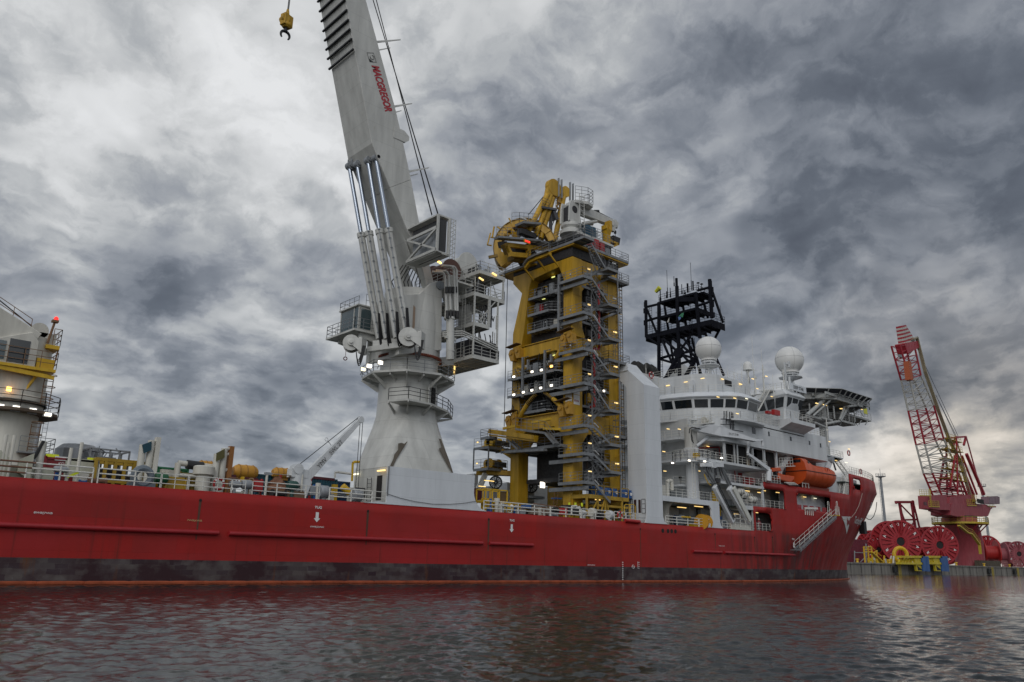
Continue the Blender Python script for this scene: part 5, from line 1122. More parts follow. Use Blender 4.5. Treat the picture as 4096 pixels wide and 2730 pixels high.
 p=AY(*G2(1680,280),64.2);sp('vent',darkin,lambda b:b.box(p.x-.9,p.x+.9,64.15,64.25,p.z-.5,p.z+.3),parent=ph)
 for px in (850,1180):p=AX(*G2(px,350),96.0 if px > 1000 else 95.2);b=MB();b.box(p.x-.12,p.x-.02,p.y-.5,p.y+.5,26.1,28.0);b.build('door',white_clean,ph)
 for gx,gy,kx in ((1325,225,96.0),(1090,275,95.6),(840,325,95.0)):tube_lamp(*G2(gx,gy),x=kx)
 for gx,gy in ((1605,235),(1860,305)):tube_lamp(*G2(gx,gy),y=64.05)
 for gx,gy,m_ in ((1540,484,None),(1775,500,None),(1940,508,palelamp),(1810,716,None)):tube_lamp(*G2(gx,gy),y=60.6,mt=m_)
 for gx,gy,yy in ((845,930,68.5),(1000,933,67.0),(1490,845,64),(1660,1056,63),(1400,1172,65.6),(785,1245,68),(1275,1515,65.6),(800,1517,68),(1672,1462,65.6),(1995,1458,65.6)):tube_lamp(*G2(gx,gy),y=yy)
 for gx,gy,yy in ((100,588,64.2),(255,522,64.2),(28,765,61),(60,958,62),(493,744,66),(425,490,66),(310,645,66),(1215,1310,65),(1462,1402,64),(620,1492,65),(1092,1548,65),(1060,830,66),(1165,850,66)):tube_lamp(*G3(gx,gy),y=yy)
 for gx,gy,yy in ((1790,325,62),(1283,365,61.2),(1525,378,61.2),(1020,403,63)):
  p=AY(*G4(gx,gy),yy);b=MB();b.cbox(p,.4,.12,.16);l=b.build('floodlight',coollamp,ship)
 for gx,gy,yy in ((1165,1101,63.5),(1430,1087,63.5)):tube_lamp(*G4(gx,gy),y=yy,L=1.9)
 for gx,gy,yy in ((1960,470,63),(2060,510,63),(2190,838,63),(2330,862,63)):pass
 for gx,gy,yy in ((1960,475,63.2),(2230,512,63.2),(1710,995,63),(2150,960,63)):tube_lamp(*KK(gx,gy),y=yy,L=1.1)
 for gx,gy in ((210,1070),(310,1028),(620,1070),(130,1518)):tube_lamp(*LL(gx,gy),y=63.3,L=1.0)
 for gx,gy in ((1225,1170),(1460,1200),(720,252),(1560,358),(1925,355),(2155,398),(20,497)):tube_lamp(*LL(gx,gy),y=63.4 if gy > 1000 else 65.4,L=.9,mt=palelamp if gx in (1460,2155) else None)
 # doors, red boxes and pipes on the starboard walls
 for (f,x0,y0,x1,y1,mt,nm) in ((G4,1670,205,1712,275,glass,'window'),(G4,1395,1115,1475,1250,darkin,'doorway'),(G4,1485,1115,1550,1250,offwhite,'door'),(G4,2050,555,2110,630,redeq,'fire_cabinet'),(G4,1120,605,1160,665,glass,'window'),(G2,1205,965,1275,1030,greyp,'window'),(G4,1860,480,1950,720,hw,'door')):
  p,q=AY(*f(x0,y0),65.95),AY(*f(x1,y1),65.95);z0,z1=sorted((p.z,q.z));sp(nm,mt,lambda b:b.box(p.x,q.x,65.9,66.02,z0,z1))
 p,q=AY(*G4(2165,630),64.5),AY(*G4(2270,705),64.5);sp('red_locker',redeq,lambda b:b.box(p.x,q.x,64.0,65.0,13.25,p.z))
 for pts in (((1250,180),(1750,155),(1765,300)),((1820,430),(1990,425),(2005,690))):
  sp('fire_pipe',redeq,lambda b:b.path([AY(*G4(*p),65.7) for p in pts],.1,6))
 # aft side plating with the big opening, funnel-shaped trunk beside it
 z=10.35
 def plate(b):
  x0,x1=AY(2846,2060,62).x,AY(2888,2060,62).x
  b.prism([(82,z),(x1-.6,z),(x1-.6,8.0)]+[(x1-.6+.9*(1-math.cos(t)),8.0-1.15*math.sin(t)) for t in np.linspace(.2,1.57,6)]+[(x0-.7,6.86)]+[(x0-.55*math.sin(t) ,6.86+.5*(1-math.cos(t))+.0) for t in np.linspace(1.2,1.57,2)]+[(x0,7.5),(x0,9.2),(x0-.5,9.7),(82,9.7)],'y',61.97,62.2)
 sp('side_plating',white_clean,plate)
 sp('crane_deck',hw,lambda b:b.box(82.2,94.2,62.2,80,z-.5,z))
 b=MB();b.rail([(82.4,64,z),(84,62.3,z),(91.5,62.2,z),(94.1,62.2,z)],1.05,3,1.2,.03);b.build('railing',railwhite,ship)
 sp('column',offwhite,lambda b:(b.lathe((85.3,64.2,6.85),(0,0,1),[(.55,0),(.55,2.2),(1.1,3.0),(1.1,3.3)],18)),smooth=True)
 # container and tanks on the crane deck and beyond
 for (x0,x1,y0,h,mt,nm) in ((86.5,89.2,66.5,2.0,offwhite,'locker'),(95,98.3,64.8,2.6,hw,'locker')):sp(nm,mt,lambda b:b.box(x0,x1,y0,y0+1.2,z if x0 < 94 else 6.85,(z if x0 < 94 else 6.85)+h))
 sp('swan_neck_vent',offwhite,lambda b:b.path([V(85.2,63.6,z),V(85.2,63.6,z+1.9),V(85.5,63.6,z+2.2),V(86.1,63.6,z+2.2),V(86.2,63.6,z+1.0)],.25,8),smooth=True)
 # yellow gas rack behind the frames
 sp('gas_rack',yellow2,lambda b:[b.tube((95.5+.45*k,63.6,8.6),(95.5+.45*k,63.6,11.9),.2,n=8) for k in range(4)])
 # forward bridge wing and bridge
 def wing(b):
  P=[(60.0,23.75),(60.0,23.15),(64.5,21.2),(69,21.0),(69,23.75)];b.prism(P,'x',111.6,119.0)
 sp('bridge_wing',hw,wing)
 sp('bridge_deck',hw,lambda b:b.box(103,119,62.0,85,21.9,22.05))
 b=MB();b.rail([(111.7,68,23.75),(111.7,60.1,23.75),(118.9,60.1,23.75),(121.5,62.5,23.75)],1.1,3,1.2,.028);b.build('railing',railwhite,ship)
 b=MB();b.rail([(103.6,62.1,22.5),(111.6,62.1,22.6)],1.05,3,1.2,.028);b.rail([(117,62.1,22.7),(126.2,62.1,22.75),(126.6,66,22.75)],1.05,3,1.2,.028);b.build('railing',railwhite,ship)
 fp=[(118.6,70.5),(117.9,67.8),(116.9,63.7),(117.1,63.4),(122.2,63.3),(123.6,64.4),(124.5,70.5)]
 def g2(pl,d):return [(x+d*(V(x,y,0)-V(120.8,68,0)).normalized().x,y+d*(V(x,y,0)-V(120.8,68,0)).normalized().y) for x,y in pl]
 fb=sp('bridge',hw,lambda b:loftz(b,[g2(fp,-1.0),g2(fp,-.9),g2(fp,-.75),g2(fp,.1),g2(fp,.35),g2(fp,.35),g2(fp,-.6)],[22,25.5,26.6,28.55,28.7,28.85,29.7]))
 sp('bridge_house',hw,lambda b:b.box(110,119.2,70.5,84,22,26.4));sp('bridge_house',hw,lambda b:b.box(117.6,125.5,70.0,84,22,29.0))
 def fwin(i,s0,s1):
  a,d_=V(*fp[i],0),V(*fp[i+1],0);u,w=a.lerp(d_,s0),a.lerp(d_,s1);g0=g2([(u.x,u.y),(w.x,w.y)],-.66+.05);g1=g2([(u.x,u.y),(w.x,w.y)],.04+.05)
  b=MB();P=[(g0[0][0],g0[0][1],26.85),(g0[1][0],g0[1][1],26.85),(g1[1][0],g1[1][1],28.35),(g1[0][0],g1[0][1],28.35)];Q=[(x+(120.8-x)*.02,y+(68-y)*.02,z) for x,y,z in P];b.add(P+Q,[(0,1,2,3),(4,5,6,7),(0,1,5,4),(2,3,7,6),(1,2,6,5),(0,3,7,4)]);b.build('window',glass,fb)
 fwin(0,.1,.9);fwin(1,.05,.48);fwin(1,.54,.96);fwin(3,.05,.30);fwin(3,.36,.68);fwin(3,.74,.99);fwin(4,.1,.9)
 a0=AY(*G3(722,612),63.3);a1=AY(*G3(928,700),63.3)
 nb=sp('name_board',white_clean,lambda b:b.box(a0.x,a1.x,63.3,63.45,29.75,30.8));b=MB();put_text(b,'DEEP STAR',(a0.x+1.1,63.28,30.0),(1,0,0),(0,0,1),.55,(a1.x-a0.x)*.62,.02);b.build('lettering',letterk,nb)
 b=MB();b.rail([(117.5,69,29.7),(117.3,64.3,29.7),(123,64.2,29.7)],1.1,3,1.0,.025);b.build('railing',railwhite,fb)
 p=AY(*G3(440,660),66.5);q=AY(*G3(290,930),66.5);b=MB();b.stair(p,q,(0,1,0),.9);b.build('stair_flight',railwhite,ship)
 sp('landing',hw,lambda b:b.box(p.x,p.x+2.5,65.8,68,p.z-.15,p.z))
 for (x0,y0,x1,y1) in ((445,920,492,965),(525,903,600,985)):p,q=AY(*G3(x0,y0),61.4),AY(*G3(x1,y1),61.4);sp('red_locker',redeq,lambda b:b.box(p.x,q.x,61.4,61.9,q.z,p.z))
 for (x0,y0,x1,y1) in ((200,990,235,1020),(265,990,340,1018)):p,q=AY(*G3(x0,y0),66),AY(*G3(x1,y1),66);sp('window',glass,lambda b:b.box(p.x,q.x,65.95,66.05,q.z,p.z))
 # fore part: winch deck house, forward decks
 sp('wall',hw,lambda b:b.box(126.9,131.6,64.4,84,16.0,21.9));sp('wall',maroon,lambda b:b.box(122,133,67.8,82,22.0,24.2))
 sp('fore_platform',hw,lambda b:(b.prism([(129,64.0),(136.5,64.2),(139.5,67),(139.5,82),(129,85)],'z',20.3,20.5),b.hexa([(129,64.4,20.3),(136.3,64.4,20.3),(136.3,67,20.3),(129,67,20.3),(129,64.6,20.32),(136.3,64.6,20.32),(136.3,67,20.32),(129,67,20.32)])))
 b=MB();b.rail([(127,64.1,20.5),(136.5,64.2,20.5),(139.4,67,20.5),(139.4,80,20.5)],1.05,3,1.2,.028);b.build('railing',railwhite,ship)
 b=MB();b.stair((138.8,66.5,20.4),(141.5,65.8,17.6),(0,1,0),.8);b.build('stair_flight',railwhite,ship)
 b=MB();P=[hull_pt(x,17.6,-1,-.15) for x in np.linspace(134.5,161,26)];b.rail([(x,y,17.55) for x,y,_ in P],1.15,3,1.2,.028);b.build('railing',railwhite,ship)
 sp('inner_wall',hw,lambda b:(b.box(128,134.1,63.6,63.75,13.8,16.9) ,b.box(126.5,134,65.5,65.6,13.8,16.0)))
 # insides seen through the cut openings of the hull
 sp('inner_wall',hw,lambda b:(b.box(94.5,112.5,65.0,65.1,6.8,9.6),b.box(113.2,127.5,63.7,63.8,10.1,13.7),b.box(104.6,113.2,65.2,65.3,10.1,13.7),b.box(134,141,64.3,64.4,14,17)))
 sp('post',hw,lambda b:(b.box(105.85,106.15,62.15,62.45,10.2,13.75),b.box(103.1,103.5,62.1,62.5,6.85,10.1)))
 b=MB();b.rail([(100.5,62.25,10.25),(111.6,62.25,10.25)],1.1,3,1.3,.03);b.build('railing',railwhite,ship)
 b=MB();b.rail([(103.4,62.25,6.85),(107.4,62.25,6.85)],1.1,3,1.0,.03);b.build('railing',railwhite,ship)
 sp('side_deck',hw,lambda b:b.box(99.8,103.0,62.1,66,9.7,10.25))
 for k in range(5):x=116.2+2.0*k;p=V(x,62.5,10.6);b=MB();b.box(x,x+1.2,62.5,62.6,10.55,11.3);b.build('bulwark_panel',red,ship)
 # hull side details: round ports, rubbing bars, drain pipes, letters
 for gx,gy in ((868,1465),(950,1470),(1007,1472),(1066,1476)):p=AY(*G4(gx,gy),61.98);sp('port',darkin,lambda b:b.lathe((p.x,61.97,p.z),(0,1,0),[(.26,0),(.26,.05)],16))
 for (pa,pb) in (((0,2145),(870,2172)),((912,2173),(1930,2207)),((1958,2207),(2133,2212)),((2775,2231),(2889,2237)),((2900,2238),(3183,2250))):
  p,q=AY(*pa,61.8),AY(*pb,61.8);x0=p.x if pa[0] > 0 else XST;sp('rubbing_bar',red,lambda b:b.tube((x0,61.85,3.75),(q.x,61.85,3.75),.18,n=10),smooth=True)
 streak=M('drain_streak',(.12,.05,.03),.7,dirt=.5)
 for px,y0,y1,w in ((802,2002,2160,.10),(1472,2045,2180,.12),(1955,2078,2205,.14),(2561,2117,2320,.06),(3018,2150,2240,.1),(3090,2150,2240,.12),(2860,2137,2200,.08)):
  p,q=AY(px,y0,61.99),AY(px,y1,61.99);sp('drain_hole',darkin,lambda b:b.lathe((p.x,61.965,p.z),(0,1,0),[(.11,0),(.11,.03)],12));sp('drain_streak',streak,lambda b:b.add([(p.x-w,61.985,p.z),(p.x+w,61.985,p.z),(p.x+w*.6,61.985,q.z),(p.x-w*.3,61.985,q.z)],[(0,1,2,3)]))
 def hull_text(t,px,py,h,wpx=None,mt=letterw,bold=0.01):
  p=AY(px,py,61.98);w=(AY(px+wpx,py,61.98).x-p.x) if wpx else None;b=MB();put_text(b,t,(p.x,61.982,p.z),(1,0,0),(0,0,1),h,w,bold);return b.build('hull_marking',mt,ship)
 hull_text('8WB|7WB',134,2057,.17,76);hull_text('7WB|6WB',748,2087,.17,60,M('yellowed_lettering',(.50,.36,.16),.5));hull_text('6WB|2ANH',1241,2112,.17,54);hull_text('TUG',1259,2035,.22,28,bold=.03);hull_text('TUG',2038,2086,.22,20,bold=.03)
 hull_text('2FW|1ANH',2350,2264,.14,30);hull_text('1ANH|4WB',2875,2187,.14,24);hull_text('TUG',3168,2160,.22,10,bold=.03)
 for px,py in ((1269,2062),(2047,2108),(3175,2178)):
  p=AY(px,py,61.98);s=1.0;b=MB();y=61.982;z=p.z-.25;b.add([(p.x-.14,y,z+.5),(p.x+.14,y,z+.5),(p.x+.14,y,z),(p.x+.30,y,z),(p.x,y,z-.32),(p.x-.30,y,z),(p.x-.14,y,z)],[(0,1,2,3,4,5,6)]);b.build('tug_arrow',letterw,ship)
 # draught marks and load line
 for k in range(9):p=AY(2491,2250+8.5*k,61.98);b=MB();b.box(p.x-.09,p.x+.09,61.97,61.985,p.z-.06,p.z+.04);b.build('draught_mark',letterw,ship)
 p=AY(2533,2268,61.98);b=MB();b.torus((p.x,61.985,p.z),(0,1,0),.2,.025,20,4);b.box(p.x-.3,p.x+.3,61.97,61.985,p.z-.02,p.z+.02);b.build('load_line',letterw,ship)
 p=AY(2551,2258,61.98);b=MB();b.box(p.x-.02,p.x+.02,61.97,61.985,p.z-.5,p.z+.3);[b.box(p.x,p.x+.35,61.97,61.985,p.z+.2-.22*k,p.z+.235-.22*k) for k in range(4)];b.build('load_line',letterw,ship)
 # company emblem and name wrapped round the bow
 def on(p):return hull_pt(p.x,p.z,-1,.035)
 def hit(px, py):        # first point of the curved side seen at this pixel
  d=pdir(px,py);best=None
  for y in np.arange(61.9,74,.02):
   t=y/d[1];x,z=t*d[0],CAMH+t*d[2]
   if YC-hb(x,z) <= y:return V(x,y,z)
  return V(x,y,z)
 def face(pts):P=[hit(*G5(*p)) for p in pts];return [hull_pt(p.x,p.z,-1,.05) for p in P]
 for poly in (((1240,902),(1345,905),(1297,1105)),):
  b=MB();P=face(poly);n=6;vs=[]
  for i in range(n+1):
   for j in range(n+1-i):
    u,v=i/n,j/n;q=V(*P[0])*(1-u-v)+V(*P[1])*u+V(*P[2])*v;vs.append(hull_pt(q.x,q.z,-1,.05))
  idx={};k=0
  for i in range(n+1):
   for j in range(n+1-i):idx[i,j]=k;k += 1
  F=[]
  for i in range(n):
   for j in range(n-i):
    F.append((idx[i,j],idx[i+1,j],idx[i,j+1]))
    if i+j < n-1:F.append((idx[i+1,j],idx[i+1,j+1],idx[i,j+1]))
  b.add(vs,F);em=b.build('bow_emblem',letterw,ship)
  for poly2 in (((1298,910),(1322,960),(1300,1020)),((1330,1010),(1312,985),(1345,905))):
   b=MB();b.add([hull_pt(V(*q).x,V(*q).z,-1,.09) for q in face(poly2)],[(0,1,2)]);b.build('emblem_cut',red,em)
 T0=hit(*G5(1368,1003));T1=hit(*G5(1368,922));hgt=(T1.z-T0.z)*1.35
 b=MB();put_text(b,'TechnipFMC',(0,0,0),(1,0,0),(0,1,0),hgt,hgt*5.2,.012)
 # walk along the hull by arc length
 arc=[(T0.x,0.0)];x=T0.x
 while x < 160:y0=hb(x,T0.z);x2=x+.2;y1=hb(x2,T0.z);arc.append((x2,arc[-1][1]+math.hypot(.2,y1-y0)));x=x2
 ax_=[a for a,_ in arc];as_=[s for _,s in arc]
 b.v=[hull_pt(float(np.interp(u,as_,ax_)),T0.z+v,-1,.05) for u,v,_ in b.v];b.build('bow_lettering',letterw,ship)
 D0=hit(*G5(1562,796));D1=hit(*G5(1562,728));hgt=max(.8,D1.z-D0.z);b=MB();put_text(b,'DEEP STAR',(0,0,0),(1,0,0),(0,1,0),hgt,hgt*5.5,.02)
 arc=[(D0.x,0.0)];x=D0.x
 while x < 161.5:y0=hb(x,D0.z);x2=x+.1;y1=hb(x2,D0.z);arc.append((x2,arc[-1][1]+math.hypot(.1,y1-y0)));x=x2
 b.v=[hull_pt(float(np.interp(u,[s for _,s in arc],[a for a,_ in arc])),D0.z+v,-1,.05) for u,v,_ in b.v];b.build('bow_lettering',letterw,ship)
superstructure()
def trunk():
 x0,x1,y0,y1=78.75,81.95,61.96,64.75
 t=thing('exhaust_trunk','tall plain white square trunk with bent head at the hull edge beside the yellow tower','trunk',(80.3,63.3,6.85))
 A=AX(2570.3,1537,x0);B=AX(2505.6,1552,x0);C=AX(2450,1494,x0);D=AX(2511.7,1481.3,x0);zc=(C.z+D.z)/2
 b=MB();b.prism([(y0,6.85),(y1,6.85),(y1,(A.z+B.z)/2),(C.y,zc),(D.y,zc),(y0,(A.z+B.z)/2)],'x',x0,x1)
 b.prism([(x0-.35,6.86),(x0,7.6),(x1,7.8),(x1+.25,7.2),(x1+.9,6.86)],'y',y0-.005,y0+.12);b.build('trunk_body',white_clean,t)
 m_=C.y-D.y;b=MB();b.hexa([(x0,D.y,zc),(x1,D.y,zc),(x1,D.y+m_*.6,zc),(x0,D.y+m_*.6,zc),(x0+.3,D.y+m_*.15,zc+1.05),(x1-.9,D.y+m_*.15,zc+1.05),(x1-.9,D.y+m_*.5,zc+1.05),(x0+.3,D.y+m_*.5,zc+1.05)]);b.build('trunk_cowl',white_clean,t)
 b=MB();b.box(x0+.1,x1-.4,D.y+m_*.66,C.y-.05,zc,zc+.85);b.build('outlet',darkin,t)
 b=MB();b.box(x0-.12,x1+.05,D.y-.05,C.y+.1,zc-.06,zc+.02);b.build('head_flange',white_clean,t)
 for gx0,gx1 in ((413,455),(483,523)):p,q=AX(*G4(gx0,980),x0-.02),AX(*G4(gx1,1185),x0-.02);b=MB();b.box(x0-.03,x0+.02,q.y,p.y,q.z,p.z);b.build('louvre',M('louvre_brown',(.05,.02,.015),.7),t)
 for gx0,gx1 in ((358,395),(535,595)):
  p,q=AX(*G4(gx0,972),x0-.04),AX(*G4(gx1,1190),x0-.04);b=MB();b.box(x0-.03,x0-.0,q.y,p.y,q.z,p.z);pn=b.build('panel',white_clean,t)
  b=MB();
  for y in (q.y,p.y):b.beam((x0-.04,y,q.z),(x0-.04,y,p.z),.05)
  for z in np.linspace(q.z,p.z,4):b.beam((x0-.04,q.y,z),(x0-.04,p.y,z),.05)
  b.build('panel_frame',darkin,pn)
trunk()
def mast():
 x0,x1=104.0,107.4;m=thing('lattice_mast','tall black lattice mast with three decks of aerials behind the white bridge','mast',(105.6,74.5,29))
 def a(x,y,X=x0):return AX(*G1(x,y),X)
 def bar(p,q,w,X=x0,X2=None,nm='mast_bar'):
  b=MB();b.tube(a(*p,X),a(*q,X if X2 is None else X2),w/2,n=8);b.build(nm,black_mast,m,smooth=True)
 for X,sh in ((x0,0),):
  bar((645,505),(645,1500),.62);bar((870,300),(905,1440),.62);bar((1105,380),(1160,950),.62);bar((480,480),(487,940),.55);bar((1281,215),(1310,700),.6)
  bar((495,560),(640,525),.42);bar((1130,355),(1280,315),.42);bar((495,735),(645,690),.42);bar((1120,550),(1285,495),.42);bar((490,580),(620,890),.4);bar((515,945),(645,1045),.4)
 # rear set of legs
 for p,q in (((715,545),(850,1390)),((940,500),(1060,1250)),((1180,410),(1260,700)),((1310,350),(1450,755)),((1445,770),(1350,950))):bar(p,q,.42,x1)
 bar((1060,950),(1160,1400),.4,x1);bar((1230,900),(1460,1420),.42,x1);bar((1110,1150),(1170,1400),.45,x1)
 for p,q,w in (((680,960),(860,1380),.42),((820,960),(1100,1180),.42),((700,960),(900,1140),.42),((1040,930),(900,1120),.42),((900,1140),(660,1205),.45),((900,1150),(1100,1100),.45),((900,1150),(730,1460),.75),((930,1150),(1100,1330),.42),((660,1215),(880,1280),.42),((890,1280),(1130,1210),.42),((1100,1230),(980,1430),.7),((960,960),(1070,1110),.38),((940,1160),(1130,1220),.42),((1180,900),(1240,880),.4),((880,1290),(700,1480),.6)):bar(p,q,w)
 c=a(895,1140);b=MB();b.lathe(c-V(.35,0,0),(1,0,0),[(.85,0),(.85,.7)],16);b.build('gusset',black_mast,m)
 def deck(p,q,d,th=.3,nm='mast_deck',rl=1.2,extra=0):
  u,w=a(*p),a(*q);z=(u.z+w.z)/2;b=MB();b.box(x0-.15,x0+d,w.y-extra,u.y,z-th,z)
  for yy in np.arange(w.y,u.y,1.3):b.box(x0,x0+d,yy,yy+.12,z-th-.35,z-th)
  o=b.build(nm,black_mast,m);b=MB();b.rail([(x0,u.y,z),(x0,w.y-extra,z),(x0+d,w.y-extra,z)],rl,3,1.3,.03);b.rail([(x0+d,u.y,z),(x0+d,w.y,z)],rl,3,1.3,.03);b.build('railing',black_mast,o);return z
 z1=deck((645,505),(1115,365),3.6,.35);z2=deck((640,690),(1125,560),3.8,.4,extra=.0);z3=deck((485,925),(1310,705),3.6,.75)
 b=MB();u=a(1195,405,x1);b.box(x0+.6,x1,a(1100,400).y-1.2,a(1100,400).y,z1-.35,z1);b.build('mast_deck',black_mast,m)
 for p,q in (((545,840),(545,560)),((660,870),(660,560)),((680,1480),(680,1000)),((1060,1100),(1060,680)),((1090,1400),(1090,950))):
  b=MB();u,w=a(*p,x0-.4),a(*q,x0-.4);b.ladder(u,V(u.x,u.y,w.z),.55,(0,1,0),.035,.4)
  for k in range(int((w.z-u.z)/.9)):b.torus((u.x-.4,u.y,u.z+.9*k+.5),(0,0,1),.4,.022,10,4)
  b.build('caged_ladder',black_mast,m)
 # aerials
 for gx,top,base,r,X in ((755,95,440,.035,x0),(1055,0,350,.035,x1),(837,175,300,.05,x0),(868,200,300,.22,x0),(790,320,440,.06,x0),(935,275,400,.06,x0),(1008,265,380,.16,x1),(1076,235,350,.12,x0),(1140,260,340,.05,x0),(1183,275,330,.05,x0),(972,350,400,.09,x0),(665,340,500,.09,x0),(745,365,450,.09,x0),(1305,230,340,.14,x0),(465,500,560,.12,x0),(462,580,640,.16,x0),(467,730,790,.18,x0),(1320,310,420,.2,x0),(1325,470,560,.2,x0),(1330,630,690,.25,x0),(1418,540,640,.03,x1)):
  u,w=a(gx,base,X),a(gx,top,X);b=MB();b.tube(V(u.x,u.y,u.z),V(u.x,u.y,w.z),r,n=6);
  if r < .12:b.tube(V(u.x,u.y,u.z),V(u.x,u.y,u.z+(w.z-u.z)*.35),r*1.9,n=6);
  if gx in (1140,1183):b.lathe((u.x,u.y,w.z),(0,0,1),[(.3,0),(.1,.15)],8)
  b.build('aerial',black_mast,m)
 u=a(960,510);b=MB();b.beam(a(900,470,x0-.8),a(1085,465,x0-.8),.35,.7);b.build('radar_scanner',black_mast,m)
 p,q=a(655,318,x0-.2),a(605,372,x0-.2);b=MB();b.lathe(p,(q-p),[(.42,0),(.36,.3),(.3,(q-p).length)],12);b.build('windsock',M('windsock_yellow',(.62,.62,.05),.7),m,smooth=True)
 # flags on the mast
 for (c0,c1,c2,c3,mt,lb,g_) in (((890,680),(930,640),(958,632),(945,690),M('flag_green',(.05,.22,.12),.8),'flag',0),((885,690),(895,730),(918,710),(925,670),M('flag_blue',(.10,.18,.38),.8),'flag',0),((775,690),(745,752),(765,755),(772,740),M('flag_white',(.45,.45,.43),.8),'flag',0)):
  b=MB();b.add([a(*c,x0-.9) for c in (c0,c1,c2,c3)],[(0,1,2,3)]);o=b.build('flag',mt,m);so=o.modifiers.new('cloth','SOLIDIFY');so.thickness=.02
mast()
def domes():
 sh=M('radome_white',(.72,.72,.70),.35,dirt=.08);tl=M('teal_lettering',(.05,.28,.42),.5)
 def dome(f,c,r,y,lb,base,word=None,small=False):
  p=AY(*f(*c),y);dist=p.length;R=r/3200*dist*.97;d=thing('satellite_dome',lb,'radome',(p.x,p.y,base))
  b=MB()
  if small:b.lathe((p.x,p.y,p.z),(0,0,1),[(R,-R*.9),(R,0)]+[(max(R*math.cos(t),.01),R*math.sin(t)) for t in np.linspace(.2,1.57,7)],24);b.lathe((p.x,p.y,p.z-R*1.0),(0,0,1),[(R*1.1,0),(R*1.1,R*.12)],20)
  else:
   t0=-math.pi/2+.62;prof=[(R*.62,-R*.95),(R*.60,-R*.86)]+[(max(R*math.cos(t),.01),R*math.sin(t)) for t in np.linspace(t0+.05,1.57,22)];b.lathe(p,(0,0,1),prof,40)
  b.build('dome_shell',sh,d,smooth=True)
  if not small:
   b=MB();b.torus(p+V(0,0,R*.12),(0,0,1),R*.995,.018,48,4)
   for k in range(4):b.path([p+V(R*1.002*math.cos(t)*math.cos(-2.3+k*1.57),R*1.002*math.cos(t)*math.sin(-2.3+k*1.57),R*1.002*math.sin(t)) for t in np.linspace(-.9,1.5,20)],.018,4)
   b.build('panel_seam',M('seam_grey',(.35,.35,.35),.6),d)
  if word:
   b=MB();w=word[0]
   put_text(b,w,(0,0,0),(1,0,0),(0,1,0),R*.17,None,.02)
   a0=word[1];b.v=[tuple(p+V(R*1.006*math.cos(a0+u/R)*math.sqrt(max(0,1-((v+word[2]*R)/R) ** 2)),R*1.006*math.sin(a0+u/R)*math.sqrt(max(0,1-((v+word[2]*R)/R) ** 2)),v+word[2]*R)) for u,v,_ in b.v];b.build('lettering',tl,d)
  b=MB();zb=p.z-R*(1.0 if small else .95)
  if small:b.tube((p.x,p.y,base),(p.x,p.y,zb),.15,n=8);[b.tube((p.x+.5*math.cos(k),p.y+.5*math.sin(k),base),(p.x+.2*math.cos(k),p.y+.2*math.sin(k),zb),.05,n=5) for k in (0,2.1,4.2)]
  else:
   b.lathe((p.x,p.y,zb-.35),(0,0,1),[(R*.55,0),(R*.55,.1),(R*.5,.35)],16)
   for k in range(8):a_=k*.785;b.tube((p.x+R*.55*math.cos(a_),p.y+R*.55*math.sin(a_),zb-.05),(p.x+R*.55*math.cos(a_),p.y+R*.55*math.sin(a_),zb-.7),.07,n=5)
   b.lathe((p.x,p.y,zb-.85),(0,0,1),[(R*.35,-.35),(R*.85,0),(R*.85,.12),(R*.5,.15)],8);b.tube((p.x,p.y,base),(p.x,p.y,zb-.8),.35,n=10)
   for k in range(4):a_=k*1.57+.4;b.tube((p.x+.9*math.cos(a_),p.y+.9*math.sin(a_),base),(p.x+.4*math.cos(a_),p.y+.4*math.sin(a_),zb-1.1),.06,n=5)
  b.build('dome_mount',hw,d)
 dome(G1,(1265,1090),51,65.8,'large white satellite dome beside the foot of the black lattice mast',29.0,('SeaTel',-.97,.02))
 dome(G3,(713,290),54,66.3,'large white satellite dome on the forward bridge roof with blue-green lettering on its right',29.6,('Sea Tel',-1.03,-.04))
 dome(G1,(1757,1300),18,66.2,'small white capsule-shaped satellite dome standing between the two large domes',29.0,None,True)
 dome(G1,(895,1390),42,80,'white satellite dome half hidden behind the legs of the black lattice mast',29.0)
domes()
